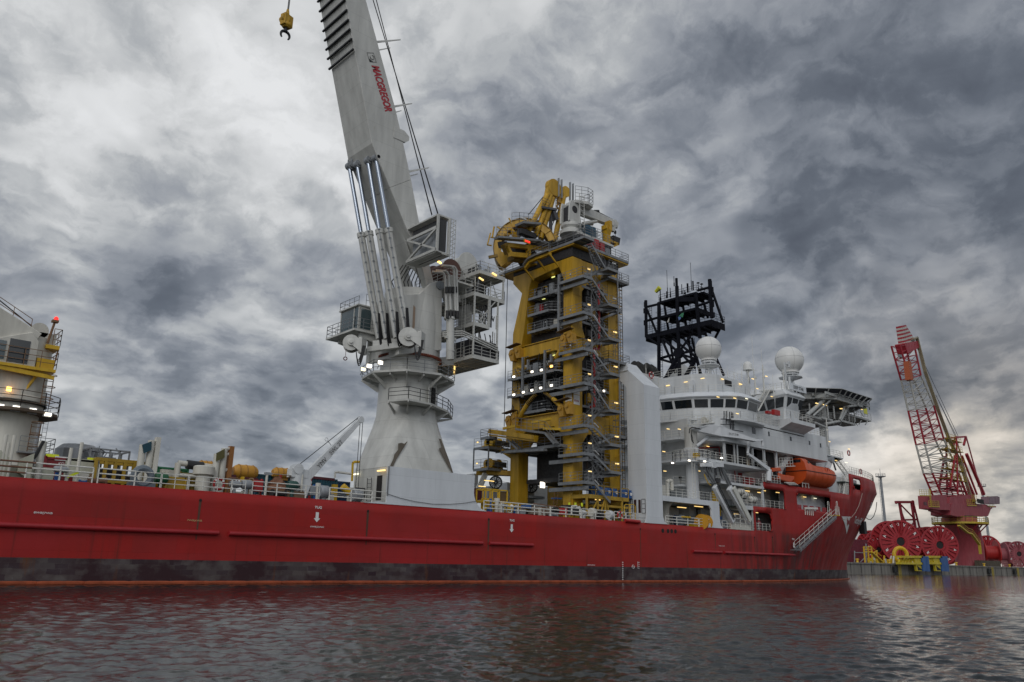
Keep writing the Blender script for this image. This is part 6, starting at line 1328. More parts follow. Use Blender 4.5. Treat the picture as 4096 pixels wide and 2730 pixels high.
def small_masts():
 for px,y0,y1,yy,r in ((3019,1350,1545,66,.05),(3054,1400,1550,65.5,.05),(2939,1468,1520,66,.03),(3094,1500,1565,65,.05),(2910,1463,1500,65,.04),(2584,1435,1490,66,.03),(2968,1455,1510,66,.04)):
  p,q=AY(px,y1,yy),AY(px,y0,yy);b=MB();b.tube(V(p.x,yy,max(p.z-1,26)),V(p.x,yy,q.z),r*.6,n=5);b.tube(V(p.x,yy,max(p.z-1,26)),V(p.x,yy,p.z+(q.z-p.z)*.35),r*1.5,n=5)
  o=b.build('whip_aerial',railwhite,ship)
 for gx,gy,yy in ((395,590,65),(290,600,65),(650,640,64.5),(205,620,66),(1195,1250,63.6)):
  p=AY(*G3(gx,gy),yy);b=MB();b.tube(p-V(0,0,1.5),p+V(0,0,3.2 if gx != 290 else 1.5),.07,n=6);b.beam(p+V(-.6,0,2.3),p+V(.6,0,2.5),.07);b.cbox(p+V(.1,0,1.2),.3,.3,.3);b.build('signal_mast',railwhite,ship)
 p=AY(*G3(660,420),64.6);b=MB();b.beam(V(p.x,64.6,29.7),V(p.x,64.6,p.z+1.4),.22);b.beam(V(p.x,64.6,p.z+1.2),V(p.x+1.2,64.6,p.z+1.3),.15);b.cbox(V(p.x+1.3,64.6,p.z+1.3),.4,.4,1.0);b.tube(V(p.x+1.2,64.6,29.7),V(p.x+1.2,64.6,p.z-.8),.2,n=6);b.build('signal_mast',hw,ship)
 # funnel stubs behind the trunk
 for gx,gy in ((420,70),(470,75),(590,95),(650,115)):
  p=AY(*G2(gx,gy),74);b=MB();pts=[p+V(1.2,0,-3.0),p+V(.6,0,-.8),p+V(-.1,0,0),p+V(-1.0,0,.25)];[b.tube(u,w,.62,n=12) for u,w in zip(pts[:-1],pts[1:])];b.build('exhaust_pipe',M('soot_steel',(.035,.033,.03),.6,dirt=.4),ship,smooth=True)
 p=AY(*G2(560,200),72);b=MB();b.box(p.x-3.5,p.x+5,71,76,22,p.z);b.build('funnel_casing',hw,ship)
 q=AY(*G2(480,130),70.5);e=AY(*G2(700,150),70.5);b=MB();b.box(q.x,e.x,70.3,72,q.z-2.1,q.z-1.9);b.build('landing',hw,ship);b=MB();b.rail([(q.x,70.4,q.z-1.9),(e.x,70.4,q.z-1.9)],1.5,3,1.2,.035);b.build('railing',railwhite,ship)
small_masts()
def helideck():
 hd=thing('helideck','pale octagonal helicopter deck on struts above the bow, with dark safety nets','helideck',(142,74.5,20));z=32.75
 oc=[(136.8,63.5),(148.8,63.5),(153,68),(153,81),(148.8,85.5),(136.8,85.5),(131.5,81),(131.5,68)]
 gw=M('helideck_grey',(.42,.43,.42),.5,dirt=.2)
 def sc(k):return [(142.5+(x-142.5)*k,74.5+(y-74.5)*k) for x,y in oc]
 b=MB();b.prism(sc(.90),'z',z-.75,z-.45);b.build('deck_plate',gw,hd)
 inn,out=sc(.90),sc(1.0)
 for i in range(8):
  j=(i+1) % 8;b=MB();P=[(*inn[i],z-.55),(*inn[j],z-.55),(*out[j],z-.02),(*out[i],z-.02)];Q=[(x,y,zz_-.05) for x,y,zz_ in P];b.hexa(Q+P);net=b.build('safety_net',M('net_mesh',(.05,.055,.07),.8,dirt=.5,scale=12,streak=False),hd)
  b=MB();L=(V(*out[i],0)-V(*out[j],0)).length;n=max(2,round(L/2.0))
  for k in range(n+1):s=k/n;u=V(*inn[i],z-1.2).lerp(V(*inn[j],z-1.2),s);w=V(*out[i],z-.1).lerp(V(*out[j],z-.1),s);b.beam(u,w,.14,.2)
  b.beam(V(*out[i],z),V(*out[j],z),.09);b.build('net_bracket',gw,net)
 b=MB();g=sc(.86)
 for i in range(8):j=(i+1) % 8;b.beam(V(*g[i],z-1.2),V(*g[j],z-1.2),.35,.9)
 b.build('ring_girder',gw,hd)
 b=MB()
 for k in range(9):y=65+2.35*k;b.beam((133.5,y,z-1.0),(151.0,y,z-1.0),.18,.45)
 for k in range(4):x=134.5+5*k;b.beam((x,65,z-1.3),(x,84,z-1.3),.25,.6)
 b.build('floor_beam',gw,hd)
 def st(p,q,r,ya=66,yb_=66):b=MB();b.tube(AY(*HH(*p),ya),AY(*HH(*q),yb_),r,n=10);b.build('strut',gw,hd,smooth=True)
 st((200,870),(780,350),.34,66,67);st((370,890),(770,530),.17);st((770,530),(900,400),.17);st((900,400),(1060,370),.15);st((1090,920),(1060,580),.4,70,70);st((1130,1040),(1370,620),.34);st((1130,1000),(1250,680),.22,65.8,65.8);st((1250,640),(1400,590),.16,65.8,65.8);st((760,1110),(1130,1040),.25);st((430,1080),(720,1210),.2)
 st((1660,460),(1660,590),.14,64.5,64.5);st((1380,620),(1640,590),.22,65,65);st((1470,520),(1480,600),.14,65,65)
 c=AY(*HH(660,1100),68);b=MB();t=AY(*HH(650,580),68);b.tube((c.x,68,21),(c.x,68,t.z+2),.75,n=16);b.build('column',gw,hd,smooth=True)
 for gx,g0,g1,yy in ((780,600,950,66),(955,600,960,66),(1375,680,1050,66),(1530,640,1050,66),(265,540,780,68),(1215,950,1080,68)):p,q=AY(*HH(gx,g0),yy),AY(*HH(gx,g1),yy);b=MB();b.beam(V(p.x,yy,p.z),V(p.x,yy,q.z),.18);b.build('hanger',gw,hd)
 # under-deck walkways
 for pts,yy in ((((370,920),(620,900)),66.5),(((620,900),(940,990)),66.3),(((1180,880),(2020,885)),67.5),(((1200,1050),(1590,1055)),66)):
  p,q=AY(*HH(*pts[0]),yy),AY(*HH(*pts[1]),yy);zz_=(p.z+q.z)/2;b=MB();b.box(p.x,q.x,yy,yy+(2.5 if yy != 67.5 else 12),zz_-.35,zz_);o=b.build('walkway',gw,hd);b=MB();b.rail([(p.x,yy+2.4,zz_),(p.x,yy,zz_),(q.x,yy,zz_),(q.x,yy+2,zz_)],1.15,3,1.4,.03);b.build('railing',gw,o)
 for k in range(6):p=AY(*HH(960+180*k,1130+12*(k % 2)),66.5);b=MB();b.beam(p,p+V(1.2,0,.9),.15,.15);b.build('bracket',gw,hd)
 b=MB();rr=random.Random(3)
 for k in range(16):p=AY(*HH(1540+rr.random()*250,640+rr.random()*170),67+rr.random()*2);b.tube(p,p+V(rr.uniform(-1,1),rr.uniform(-.5,.5),rr.uniform(-1,1)),.06,n=4)
 b.build('foam_monitor',gw,hd)
 p=AY(*HH(1865,745),67.4);b=MB();b.cbox(p,1.5,.06,1.2);b.build('yellow_panel',M('yellow_sign',(.6,.6,.04),.5),hd)
 for gx,gy in ((480,530),(680,570),(740,583),(1200,682),(1275,684),(1155,682),(1860,650),(1760,703)):p=AY(*HH(gx,gy),66.2);b=MB();b.cbox(p,.9 if gx == 480 else .5,.12,.12);b.build('tube_lamp',warmlamp,hd)
 p=AY(*HH(1960,480),65);b=MB();b.beam(p,p-V(0,0,1.6),.12);b.build('hanger',black,hd)
 p=AY(*HH(1575,1060),66);q=AY(*HH(1640,1165),66);b=MB();b.beam(p,q,.08);b.build('hanger',black,hd)
helideck()
# ---------------------------------------------------------------- deck gear and cargo
ZD0=6.82
def A1(x,y):return (x/2.24,1200+y/2.24)
def B2(x,y):return (x/2.941,1700+y/2.941)
def B3(x,y):return (700+x/2.768,1600+y/2.768)
def edge_rails():
 segs=[(-400,348,.05,railwhite,3),(378,521,.05,railwhite,3),(526,630,.03,railwhite,3),(632,742,.03,railwhite,3),(743,917,.032,railwhite,3),(920,971,.032,railwhite,3),(1005,1100,.032,railwhite,3),(1103,1217,.042,railwhite,3),(1219,1271,.032,railwhite,2),(1316,1484,.055,railwhite,3),(1486,1540,.03,railwhite,2),
   (1936,2200,.055,railwhite,3),(2203,2322,.055,railwhite,3),(2326,2436,.045,railwhite,3),(2456,2502,.045,railwhite,3),(2504,2584,.035,railwhite,3),(2660,2792,.055,railwhite,3),(2794,2845,.04,railwhite,3),(2884,2925,.035,railwhite,3),(3004,3032,.035,railwhite,3)]
 for p0,p1,r,mt,n in segs:
  a=AY(p0,2000,62.12).x if p0 > 0 else XST+1;b_=AY(p1,2050,62.12).x;b=MB();b.rail([(a,62.12,ZD0),(b_,62.12,ZD0)],1.08,n,2.1 if r > .04 else 1.3,r,n=6);b.build('railing',mt,ship)
 # rusty stretch of the first rail
 a=AY(0,1840,62.12).x;c=AY(145,1850,62.12).x;b=MB();b.tube((a,62.12,ZD0+1.08),(c,62.12,ZD0+1.08),.062,n=6);b.tube((a,62.12,ZD0+.36),(c-.5,62.12,ZD0+.36),.062,n=6);b.tube((a,62.12,ZD0+.72),(c-.2,62.12,ZD0+.72),.062,n=6);b.build('rusted_rail',rustrail,ship)
 b=MB();b.tube(AY(2133,2016,62.1),AY(2270,2033,62.1),.065,n=6);b.build('rusted_rail',rustrail,ship)
edge_rails()
def aft_crane():
 c=AY(52,1584,70);cx,cy,R=c.x,70.0,2.0
 k=thing('aft_deck_crane','weathered cream crane with yellow cab platform, cut off by the left edge of the photo','crane',(cx,cy,ZD0))
 z1=AY(100,1640,68).z;z2=AY(100,1585,68).z;z3=AY(60,1450,68).z;z4=AY(60,1360,68).z
 b=MB();b.lathe((cx,cy,ZD0),(0,0,1),[(2.9,0),(2.2,1.6),(1.95,2.4),(1.95,z1-ZD0)],36);b.build('pedestal',offwhite,k,smooth=True)
 b=MB();b.lathe((cx,cy,z1),(0,0,1),[(2.1,0),(2.15,z2-z1-.5),(2.35,z2-z1-.3),(2.35,z2-z1),(2.1,z2-z1+.15),(2.1,z4-z1+.6)],36);b.build('slewing_column',offwhite,k,smooth=True)
 b=MB();b.torus((cx,cy,z2-.45),(0,0,1),2.28,.1,48,5);b.build('slewing_ring',rubber,k)
 pl=circ(cx,cy,3.3,0,360,13);b=MB();b.prism(pl[:-1],'z',z1-.25,z1-.05);p_=b.build('ring_platform',M('rusty_brown_platform',(.13,.09,.06),.7,dirt=.5),k);b=MB();b.rail([(x,y,z1) for x,y in pl],1.25,3,1.2,.032);b.build('railing',M('rusty_brown_platform',(.13,.09,.06),.7),p_)
 for gx,gy,s in ((145,970,.42),(295,993,.42),(430,1028,.3),(4,950,.3)):
  p=AY(*A1(gx,gy),67.3);b=MB();b.cbox(p,.42,.12,s*.7);l=b.build('floodlight',coollamp,k);b=MB();b.cbox(p+V(0,.14,0),.62,.16,s*1.15);b.build('lamp_housing',greyp,l)
 p=AY(*A1(80,800),67.5);b=MB();b.cbox(p,.3,.1,.3);b.build('work_lamp',orangelamp,k)
 # cab platform, yellow
 yb_=67.2;u=AY(*A1(0,545),yb_);w=AY(*A1(500,640),yb_);zf=AY(*A1(250,590),yb_).z;x1=w.x
 b=MB();b.box(cx-3.5,x1,yb_,yb_+3,zf-.22,zf);b.beam((cx-2,yb_+.2,zf-.35),(x1,yb_+.2,zf-.6),.2,.3);b.beam((cx+.9,yb_+.5,zf-.5),(cx-.1,yb_+1.2,zf-2.8),.16,.16);b.box(x1-1.3,x1-.1,yb_+.4,yb_+1.4,zf,zf+.8)
 cp=b.build('cab_platform',yellow2,k)
 b=MB();b.rail([(cx-3.5,yb_+.05,zf),(x1,yb_+.05,zf),(x1,yb_+2.8,zf)],1.3,3,1.2,.03);b.build('railing',M('rusty_rail',(.22,.12,.06),.7,dirt=.3),cp)
 q0=AY(*A1(85,360),yb_+.3);q1=AY(*A1(245,550),yb_+.3);q2=AY(*A1(350,370),yb_+.5)
 b=MB();b.prism([(q0.x-1.0,zf),(q2.x,zf),(q2.x,q2.z-.1),(q1.x,q0.z+.9),(q0.x,q0.z+.35),(q0.x-1.0,q0.z-.1)],'y',yb_+.3,yb_+2.2);cb=b.build('operator_cab',offwhite,k,bevel=.05)
 b=MB();b.box(q0.x+.05,q1.x,yb_+.26,yb_+.32,zf+.15,q0.z+.15);b.build('window',glass,cb);b=MB();b.box(q0.x-.85,q0.x-.15,yb_+.26,yb_+.32,zf+.25,q0.z-.1);b.build('window',cabglass,cb)
 # boom going up to the left, winch and rear gallery
 a0=AY(*A1(0,160),69);a1=AY(*A1(240,320),69);d=(a1-a0);b=MB();b.beam(a0-d*2+V(0,0,-1.0),a1+V(.3,0,-.9),2.6,2.1);b.build('boom',offwhite,k,bevel=.05)
 b=MB();o=V(0,-1.0,.15);b.rail([a0-d*1+o,a1+o],.95,2,1.4,.03);b.beam(a0-d+o,a1+o,.12,.1);b.build('railing',M('rusty_rail',(.22,.12,.06),.7,dirt=.3),k)
 b=MB();b.tube(a0-d+V(0,-.3,1.3),a1+V(.5,-.3,.5),.05,n=5);b.tube(a0-d+V(0,.3,1.0),a1+V(.2,.3,.35),.04,n=5);b.build('hoist_rope',rope,k)
 p=AY(*A1(340,290),69);b=MB();b.lathe(p+V(0,-.6,0),(0,1,0),[(.62,0),(.62,.1),(.4,.12),(.4,1.4),(.62,1.42),(.62,1.5)],20);b.cbox(p+V(.6,0,-.7),1.2,1.2,1.2);b.build('winch',offwhite,k)
 zg=AY(*A1(440,400),68).z;xg=AY(*A1(540,400),68).x;b=MB();b.box(cx+1.2,xg,68,71,zg-.3,zg);g=b.build('rear_gallery',yellow2,k);b=MB();b.rail([(cx+1.6,68,zg),(xg,68,zg),(xg,71,zg)],1.3,3,1.1,.03);b.beam((xg-.2,68.2,zf),(xg,68.2,zg),.1);b.build('railing',M('rusty_rail',(.22,.12,.06),.7),g)
 p=AY(*A1(425,390),68.2);q=AY(*A1(468,190),68.2);b=MB();b.tube(p,V(p.x+.25,p.y,q.z),.09,n=6);b.cbox(V(p.x+.25,p.y,q.z),.45,.45,.18);l=b.build('beacon_post',M('rusty_rail',(.22,.12,.06),.7),k);b=MB();b.lathe(V(p.x+.3,p.y,q.z+.1),(0,0,1),[(.16,0),(.16,.2),(.06,.3)],10);b.build('beacon',redlamp,l)
 # ladders on the side
 for gx,g0,g1 in ((400,940,700),(280,1370,1110)):
  a,c_=AY(*A1(gx,g0),68),AY(*A1(gx,g1),68);b=MB();b.ladder(a,V(a.x,a.y,c_.z),.6,(1,0,0),.04,.4)
  for j in range(int((c_.z-a.z)/.9)+1):b.torus((a.x,a.y-.4,a.z+.4+.9*j),(0,0,1),.42,.03,10,4)
  b.build('caged_ladder',M('rusty_rail',(.22,.12,.06),.7),k)
 p=AY(*A1(300,1365),67.5);b=MB();b.box(p.x-1,p.x+1.3,67.5,70,p.z-.1,p.z);b.rail([(p.x-1,67.5,p.z),(p.x+1.3,67.5,p.z),(p.x+1.3,70,p.z)],1.1,3,1.1,.03);b.build('landing',steel,k)
aft_crane()
def misc():
 far=thing('light_mast','slim grey light mast with ladder rungs seen behind the cream crane at far left','mast',AY(135,1820,110));b=MB();p=AY(135,1820,110);q=AY(150,1700,110);b.tube(V(p.x,110,4),V(p.x,110,q.z+4),.28,n=8);b.ladder(V(p.x+.7,110,4),V(p.x+.7,110,q.z+2),.5,(1,0,0),.04,.5);b.build('mast_pole',greyp,far)
 # cream casings and crutches right below the aft crane
 b=MB();b.box(AY(0,1800,64).x-2,AY(215,1900,64).x,64,66.5,ZD0,AY(200,1872,64).z);b.build('deck_casing',M('cream_casing',(.50,.50,.40),.5,dirt=.25),ship)
 for gx0,gy0,gx1,gy1 in ((230,410,400,340),(100,390,0,300)):
  p,q=AY(*B2(gx0,gy0),63.6),AY(*B2(gx1,gy1),63.6);b=MB();b.prism([(p.x,p.z),(q.x,q.z),(q.x,ZD0),(p.x,ZD0+.5)] if gx0 > 200 else [(q.x,q.z),(p.x,p.z),(p.x,ZD0),(q.x,ZD0)],'y',63.4,64);b.build('pipe_crutch',M('cream_casing',(.50,.50,.40),.5),ship)
 for gx,g0,g1 in ((25,110,400),(65,205,400),(125,120,390),(820,270,400),(935,205,400)):
  q,p=AY(*B2(gx,g0),63.5),AY(*B2(gx,g1),63.5);b=MB();b.tube(V(p.x,63.5,ZD0),V(p.x,63.5,q.z),.12,n=8);b.build('stanchion',offwhite,ship)
 p=AY(*B2(500,195),64);r=AY(*B2(470,400),64);b=MB();b.tube(V(r.x,64,ZD0),V(r.x,64,p.z),.25,n=12);b.build('davit_post',offwhite,ship,smooth=True);b=MB();b.tube(V(r.x,63.8,p.z),AY(*B2(395,400),63.8),.12,n=6);b.build('davit_hose',rubber,ship)
 b=MB();zr=AY(*B2(900,360),66).z
 # hazard strip lying against the rail
 p,q=AY(*B2(790,615),62.4),AY(*B2(925,560),62.4);b=MB();b.beam(p,q,.05,.16);b.build('yellow_strip',M('fluorescent_yellow',(.75,.85,.03),.5),ship)
misc()
def container(nm,lb,x0,x1,y0,d,z0,h,mt,ribs=True,cat='container',text=None):
 t=thing(nm,lb,cat,((x0+x1)/2,y0+d/2,z0));b=MB();b.box(x0,x1,y0,y0+d,z0,z0+h)
 if ribs:
  n=int((x1-x0)/.28)
  for k in range(n):x=x0+.1+.28*k;b.box(x,x+.13,y0-.05,y0,z0+.15,z0+h-.15)
  for k in range(int(d/.28)):y=y0+.1+.28*k;b.box(x0-.05,x0,y,y+.13,z0+.15,z0+h-.15)
 b.build('container_body',mt,t)
 b=MB()
 for x in (x0,x1):b.beam((x,y0-.03,z0),(x,y0-.03,z0+h),.14)
 for z in (z0+.07,z0+h-.07):b.beam((x0,y0-.03,z),(x1,y0-.03,z),.14)
 b.beam((x0,y0,z0+h),(x0,y0+d,z0+h),.14);b.beam((x0-.02,y0+d,z0),(x0-.02,y0+d,z0+h),.14);b.build('corner_frame',mt,t)
 return t
def fittings():
 # valves, lashing gear, small boxes and pipe ends standing along the deck edge
 rr=random.Random(77);cols=[redeq,offwhite,yellow2,greyp,M('tan_gear',(.32,.22,.12),.7,dirt=.4),rustrail,M('dark_green_paint',(.02,.07,.06),.5),offwhite,blue,darkmod]
 for (pa,pb,n_) in ((40,350,8),(520,1480,36),(1940,2560,34),(2700,2840,6)):
  for k in range(n_):
   px=rr.uniform(pa,pb);y=rr.uniform(62.8,67.5);x=AY(px,2000,y).x;h=rr.uniform(.4,1.5)+(y-63)*.12;w=rr.uniform(.25,1.0);b=MB();c=rr.random()
   if c < .35:b.box(x,x+w,y,y+w*.8,ZD0,ZD0+h)
   elif c < .6:b.lathe((x,y,ZD0),(0,0,1),[(w*.3,0),(w*.3,h*.8),(w*.42,h*.82),(w*.42,h)],12)
   elif c < .8:b.path([V(x,y,ZD0),V(x,y,ZD0+h),V(x+w,y,ZD0+h),V(x+w,y,ZD0+h*.4)],.06,6)
   else:b.lathe((x,y,ZD0+w*.35),(1,.1,0),[(w*.35,0),(w*.35,.1),(w*.2,.12),(w*.2,w*1.2),(w*.35,w*1.22),(w*.35,w*1.3)],14)
   b.build('deck_fitting',rr.choice(cols),ship)
fittings()
def cargo():
 teal=M('teal_container',(.012,.075,.11),.5,dirt=.35,rust=.1);green=M('green_container',(.02,.16,.07),.5,dirt=.35);olive=M('olive_container',(.30,.20,.02),.5,dirt=.4)
 def R_(f,xa,ya,xb,yb,y):a,c=AY(*f(xa,ya),y),AY(*f(xb,yb),y);return a.x,c.x,a.z,c.z
 x0,x1,zt_,_=R_(B2,545,375,1132,400,66);t=container('red_container','dark red steel container with yellow corner marks, behind the rail near the left crane',x0,x1,66,2.6,ZD0,zt_-ZD0,M('red_container_paint',(.22,.015,.02),.5,dirt=.25),ribs=False)
 b=MB();q=AY(*B2(645,400),65.93);b.add([(q.x,65.93,q.z-.1),(q.x+.95,65.93,q.z-.1),(q.x+.95,65.93,q.z+.2),(q.x,65.93,q.z+.2)],[(0,1,2,3)]);s_=b.build('label_plate',letterw,t);b=MB();put_text(b,'FOR SHORE',(q.x+.08,65.92,q.z-.02),(1,0,0),(0,0,1),.14,.8);b.build('lettering',letterk,s_)
 b=MB();put_text(b,'KD',(q.x+.3,65.93,q.z-.42),(1,0,0),(0,0,1),.2);q2=AY(*B2(1000,435),65.93);put_text(b,'KDSU',(q2.x+.1,65.93,q2.z),(1,0,0),(0,0,1),.14);put_text(b,'900299 0',(q2.x-.1,65.93,q2.z-.25),(1,0,0),(0,0,1),.14);put_text(b,'15 GO',(q2.x+.1,65.93,q2.z-.5),(1,0,0),(0,0,1),.13);b.build('lettering',letterw,t)
 b=MB();b.box(x0+1.3,x0+3.6,65.9,65.98,ZD0+.7,ZD0+2.0);b.build('panel',M('cream_casing',(.50,.50,.40),.5),t)
 for gx,gy in ((625,348),(1108,390)):p=AY(*B2(gx,gy),66);b=MB();b.box(p.x-.4,p.x+.4,66,66.3,zt_,zt_+.22);b.build('corner_mark',M('fluorescent_yellow',(.75,.85,.03),.5),t)
 p=AY(*B2(905,370),72);q=AY(*B2(905,240),72);t=thing('silver_tank','round silver metal tank rising behind the dark red container','tank',(p.x,72,ZD0));b=MB();b.lathe((p.x,72,ZD0),(0,0,1),[(1.65,0),(1.65,q.z-ZD0-.4),(1.2,q.z-ZD0)],14);b.build('tank_shell',M('silver_tank_metal',(.30,.31,.32),.4,metal=.6,dirt=.3,streak=True),t)
 # framed basket rack (yellow) with an open steel frame on top
 x0,x1,zt_,_=R_(B2,1140,385,1700,400,65.5);t=thing('yellow_frame_rack','open yellow steel frame rack standing right of the dark red container','rack',((x0+x1)/2,66.5,ZD0));b=MB()
 for k in range(6):
  x=x0+(x1-x0)*k/5
  for y in (65.5,67.8):b.beam((x,y,ZD0),(x,y,zt_),.22)
 for z in (ZD0+.5,zt_-.1):
  for y in (65.5,67.8):b.beam((x0,y,z),(x1,y,z),.24)
 for x in (x0,x1):b.beam((x,65.5,zt_-.1),(x,67.8,zt_-.1),.2)
 b.build('frame',M('dull_yellow',(.40,.25,.02),.5,dirt=.4,rust=.2),t)
 b=MB();b.box(x0+.4,x0+2.1,66,67.4,ZD0+.2,ZD0+1.4);b.box(x0+2.8,x1-.4,66,67.4,ZD0+.2,ZD0+1.2);b.build('stowed_gear',darkmod,t)
 a0,a1,z1,_=R_(B2,1070,275,1530,300,68);t=thing('wire_cage','open grey steel cage full of wires on top of the yellow frame rack','cage',((a0+a1)/2,69,zt_));b=MB();zb=zt_+.1
 for x in np.linspace(a0,a1,5):
  for y in (68,70):b.beam((x,y,zb-2),(x,y,z1),.12)
 for z in (zb+.1,z1):
  for y in (68,70):b.beam((a0,y,z),(a1,y,z),.12)
  for x in (a0,a1):b.beam((x,68,z),(x,70,z),.12)
 b.build('frame',steel,t);b=MB();rr=random.Random(8)
 for k in range(12):x=rr.uniform(a0+.3,a1-.3);b.path([V(x,69,zb),V(x+rr.uniform(-.5,.5),69,zb+.7),V(x+rr.uniform(-.6,.6),69,z1+rr.uniform(-.3,.35))],.05,4)
 b.box(a0+.8,a1-.8,68.5,69.5,zb,z1-.5);b.build('cable_bundle',greyp,t)
 # pipe racks (posts) with tarpaulins
 for nm,lb,f,posts,tarp,tm,rungs in (('pipe_rack','cream post rack with a dark teal tarpaulin between its posts',B2,((1685,235,.28),(1785,185,.26),(1860,150,.30)),((1672,235),(1780,195),(1775,300),(1690,335)),teal,((1790,205,1850,190),(1790,270,1850,250),(1700,490,1790,450))),
                                      ('pipe_rack','rust-brown post rack with an olive tarpaulin between its posts',B3,((468,600,.26),(550,540,.30),(625,517,.32)),((460,590),(545,545),(545,640),(455,680)),M('olive_tarp',(.10,.09,.03),.8),((555,555,610,540),(550,615,605,600),(520,790,600,770)))):
  t=thing(nm,lb,'rack',(AY(*f(posts[1][0],500),64.5).x,65,ZD0))
  for j,(gx,gy,w) in enumerate(posts):
   q=AY(*f(gx,gy),64.3);b=MB();rusty=(f is B3 and j == 2)
   if j == 2:b.beam((q.x,64.3,ZD0),(q.x,64.3,q.z),.5,.34)
   else:b.tube((q.x,64.3,ZD0),(q.x,64.3,q.z),.26,n=12)
   b.build('post',M('orange_rusty_post',(.36,.15,.04),.7,dirt=.4,rust=.45,rustcol=(.03,.015,.01)) if rusty else offwhite,t,smooth=(j != 2))
  P=[AY(*f(*c),64.0) for c in tarp];b=MB();b.prism([(p.x,p.z) for p in P],'y',63.9,64.05);b.build('tarpaulin',tm,t)
  b=MB();
  for (xa,ya,xb,yb) in rungs:b.tube(AY(*f(xa,ya),64.3),AY(*f(xb,yb),64.3),.13,n=8)
  b.build('cross_pipe',offwhite,t)
 # roller fairlead, capstans and ventilators
 p=AY(*B2(1670,630),62.7);t=thing('fairlead','grey rounded fairlead block with a round hole, left of a green vent','fairlead',(p.x,62.7,ZD0));b=MB()
 n=20;Po=[(p.x-.95,ZD0),(p.x-.95,p.z)]+[(p.x-.85*math.cos(a),p.z+.75*math.sin(a)) for a in np.linspace(.2,math.pi-.2,10)]+[(p.x+.95,p.z),(p.x+.95,ZD0)]
 ho=[(p.x+.42*math.cos(a),p.z+.15+.42*math.sin(a)) for a in np.linspace(0,2*math.pi,20,endpoint=False)]
 b.torus((p.x,62.65,p.z+.1),(0,1,0),.62,.26,24,8);b.box(p.x-.95,p.x+.95,62.45,62.95,ZD0,p.z-.35);b.build('fairlead_body',M('fairlead_grey',(.16,.19,.22),.4,dirt=.2),t,smooth=True)
 for (f,gx,gy,r,mt,nm) in ((B2,1895,630,.42,M('green_vent_paint',(.01,.10,.04),.5),'vent_head'),(B3,795,940,.38,greyp,'vent_head'),(B3,1300,950,.40,M('dark_green_paint',(.02,.07,.06),.5),'vent_head'),(B3,1650,1020,.55,greyp,'vent_head'),(B3,2010,1060,.62,greyp,'vent_head'),(B3,665,935,.28,greyp,'vent_head'),(B2,715,525,.22,greyp,'vent_head')):
  p=AY(*f(gx,gy),63.2);b=MB();b.lathe(p+V(-.45,0,0),(1,0,0),[(r*.8,0),(r,.15),(r,.75),(r*.8,.9)],16);b.tube(V(p.x,63.2,ZD0),V(p.x,63.2,p.z),r*.4,n=10);b.build(nm,mt,ship,smooth=True)
 # containers further forward
 x0,x1,zt_,_=R_(B2,1850,490,2100,495,68);container('green_container','green ribbed container behind the teal-tarp post rack',x0,x1+.8,68,2.4,ZD0,zt_-ZD0,green)
 x0,x1,zt_,_=R_(B2,2130,560,2300,565,66.5);container('olive_container','mustard ribbed container between the green container and the round capped vent',x0,x1+3,66.5,2.4,ZD0,zt_-ZD0,olive)
 x0,x1,zt_,_=R_(B2,1955,655,2180,660,63.2);container('yellow_chest','low mustard-yellow deck chest just behind the rail, right of the green vent',x0,x1,63.2,1.0,ZD0,max(1.0,zt_-ZD0),M('dull_yellow',(.40,.25,.02),.5),ribs=False,cat='chest')
 x0,x1,zt_,_=R_(B3,912,820,1280,850,69);container('teal_container','dark teal container behind the rail, left of the small white crane',x0,x1,69,2.4,ZD0,zt_-ZD0,teal)
 x0,x1,zt_,_=R_(B3,1425,850,1790,880,69);container('teal_container','dark teal container directly right of the small white crane',x0,x1,69,2.4,ZD0,zt_-ZD0,teal)
 x0,x1,zt_,_=R_(B3,1795,900,1930,905,70);container('teal_container','short blue-teal container with a white sign, right beside the crane pedestal',x0,x1,70,2.4,ZD0,zt_-ZD0,M('blue_teal_container',(.012,.05,.12),.5,dirt=.3))
 # round capped vent and frame of cream pipes
 p=AY(*B3(315,830),63.8);q=AY(*B3(315,745),63.8);b=MB();b.lathe((p.x,63.8,ZD0),(0,0,1),[(.55,0),(.55,p.z-ZD0-.1),(.82,p.z-ZD0),(.82,q.z-ZD0),(.7,q.z-ZD0+.08)],24);b.build('capped_vent',offwhite,ship,smooth=True)
 b=MB();A=[AY(*B3(*c),65) for c in ((35,700),(430,745))];b.tube(V(A[0].x,65,ZD0),A[0],.24,n=10);b.tube(V(A[1].x,65,ZD0),A[1],.2,n=10);b.tube(A[0],A[1],.22,n=10);b.tube(A[0]-V(0,0,.95),A[1]-V(0,0,.9),.18,n=10);b.build('pipe_barrier',offwhite,ship,smooth=True)
 p=AY(*B3(240,725),65);b=MB();b.tube(p-V(.8,0,0),p+V(.5,0,-.05),.36,n=12);b.build('rope_wrapping',rope,ship)
 # yellow inflatable raft canisters on deck
 for gx,gy,r,L,lb in ((775,800,.62,2.2,'orange-yellow ribbed canister on deck, largest, between brown rack and teal container'),(1175,815,.5,1.7,'small orange-yellow canister lying on top of the left teal container'),(530,765,.6,1.2,'orange-yellow canister half hidden behind the rusty post rack'),(340,735,.45,1.4,'low orange-yellow canister peeking out behind the capped vent')):
  p=AY(*B3(gx,gy),68.5);t=thing('raft_canister',lb,'canister',p,'orange-yellow canisters on the aft deck');b=MB();b.lathe(p-V(L/2,0,0),(1,0,0),[(r*.6,0),(r*.9,L*.1),(r,L*.2),(r,L*.8),(r*.9,L*.9),(r*.6,L)],18);b.build('canister_shell',M('canister_orange',(.55,.27,.03),.5,dirt=.2),t,smooth=True)
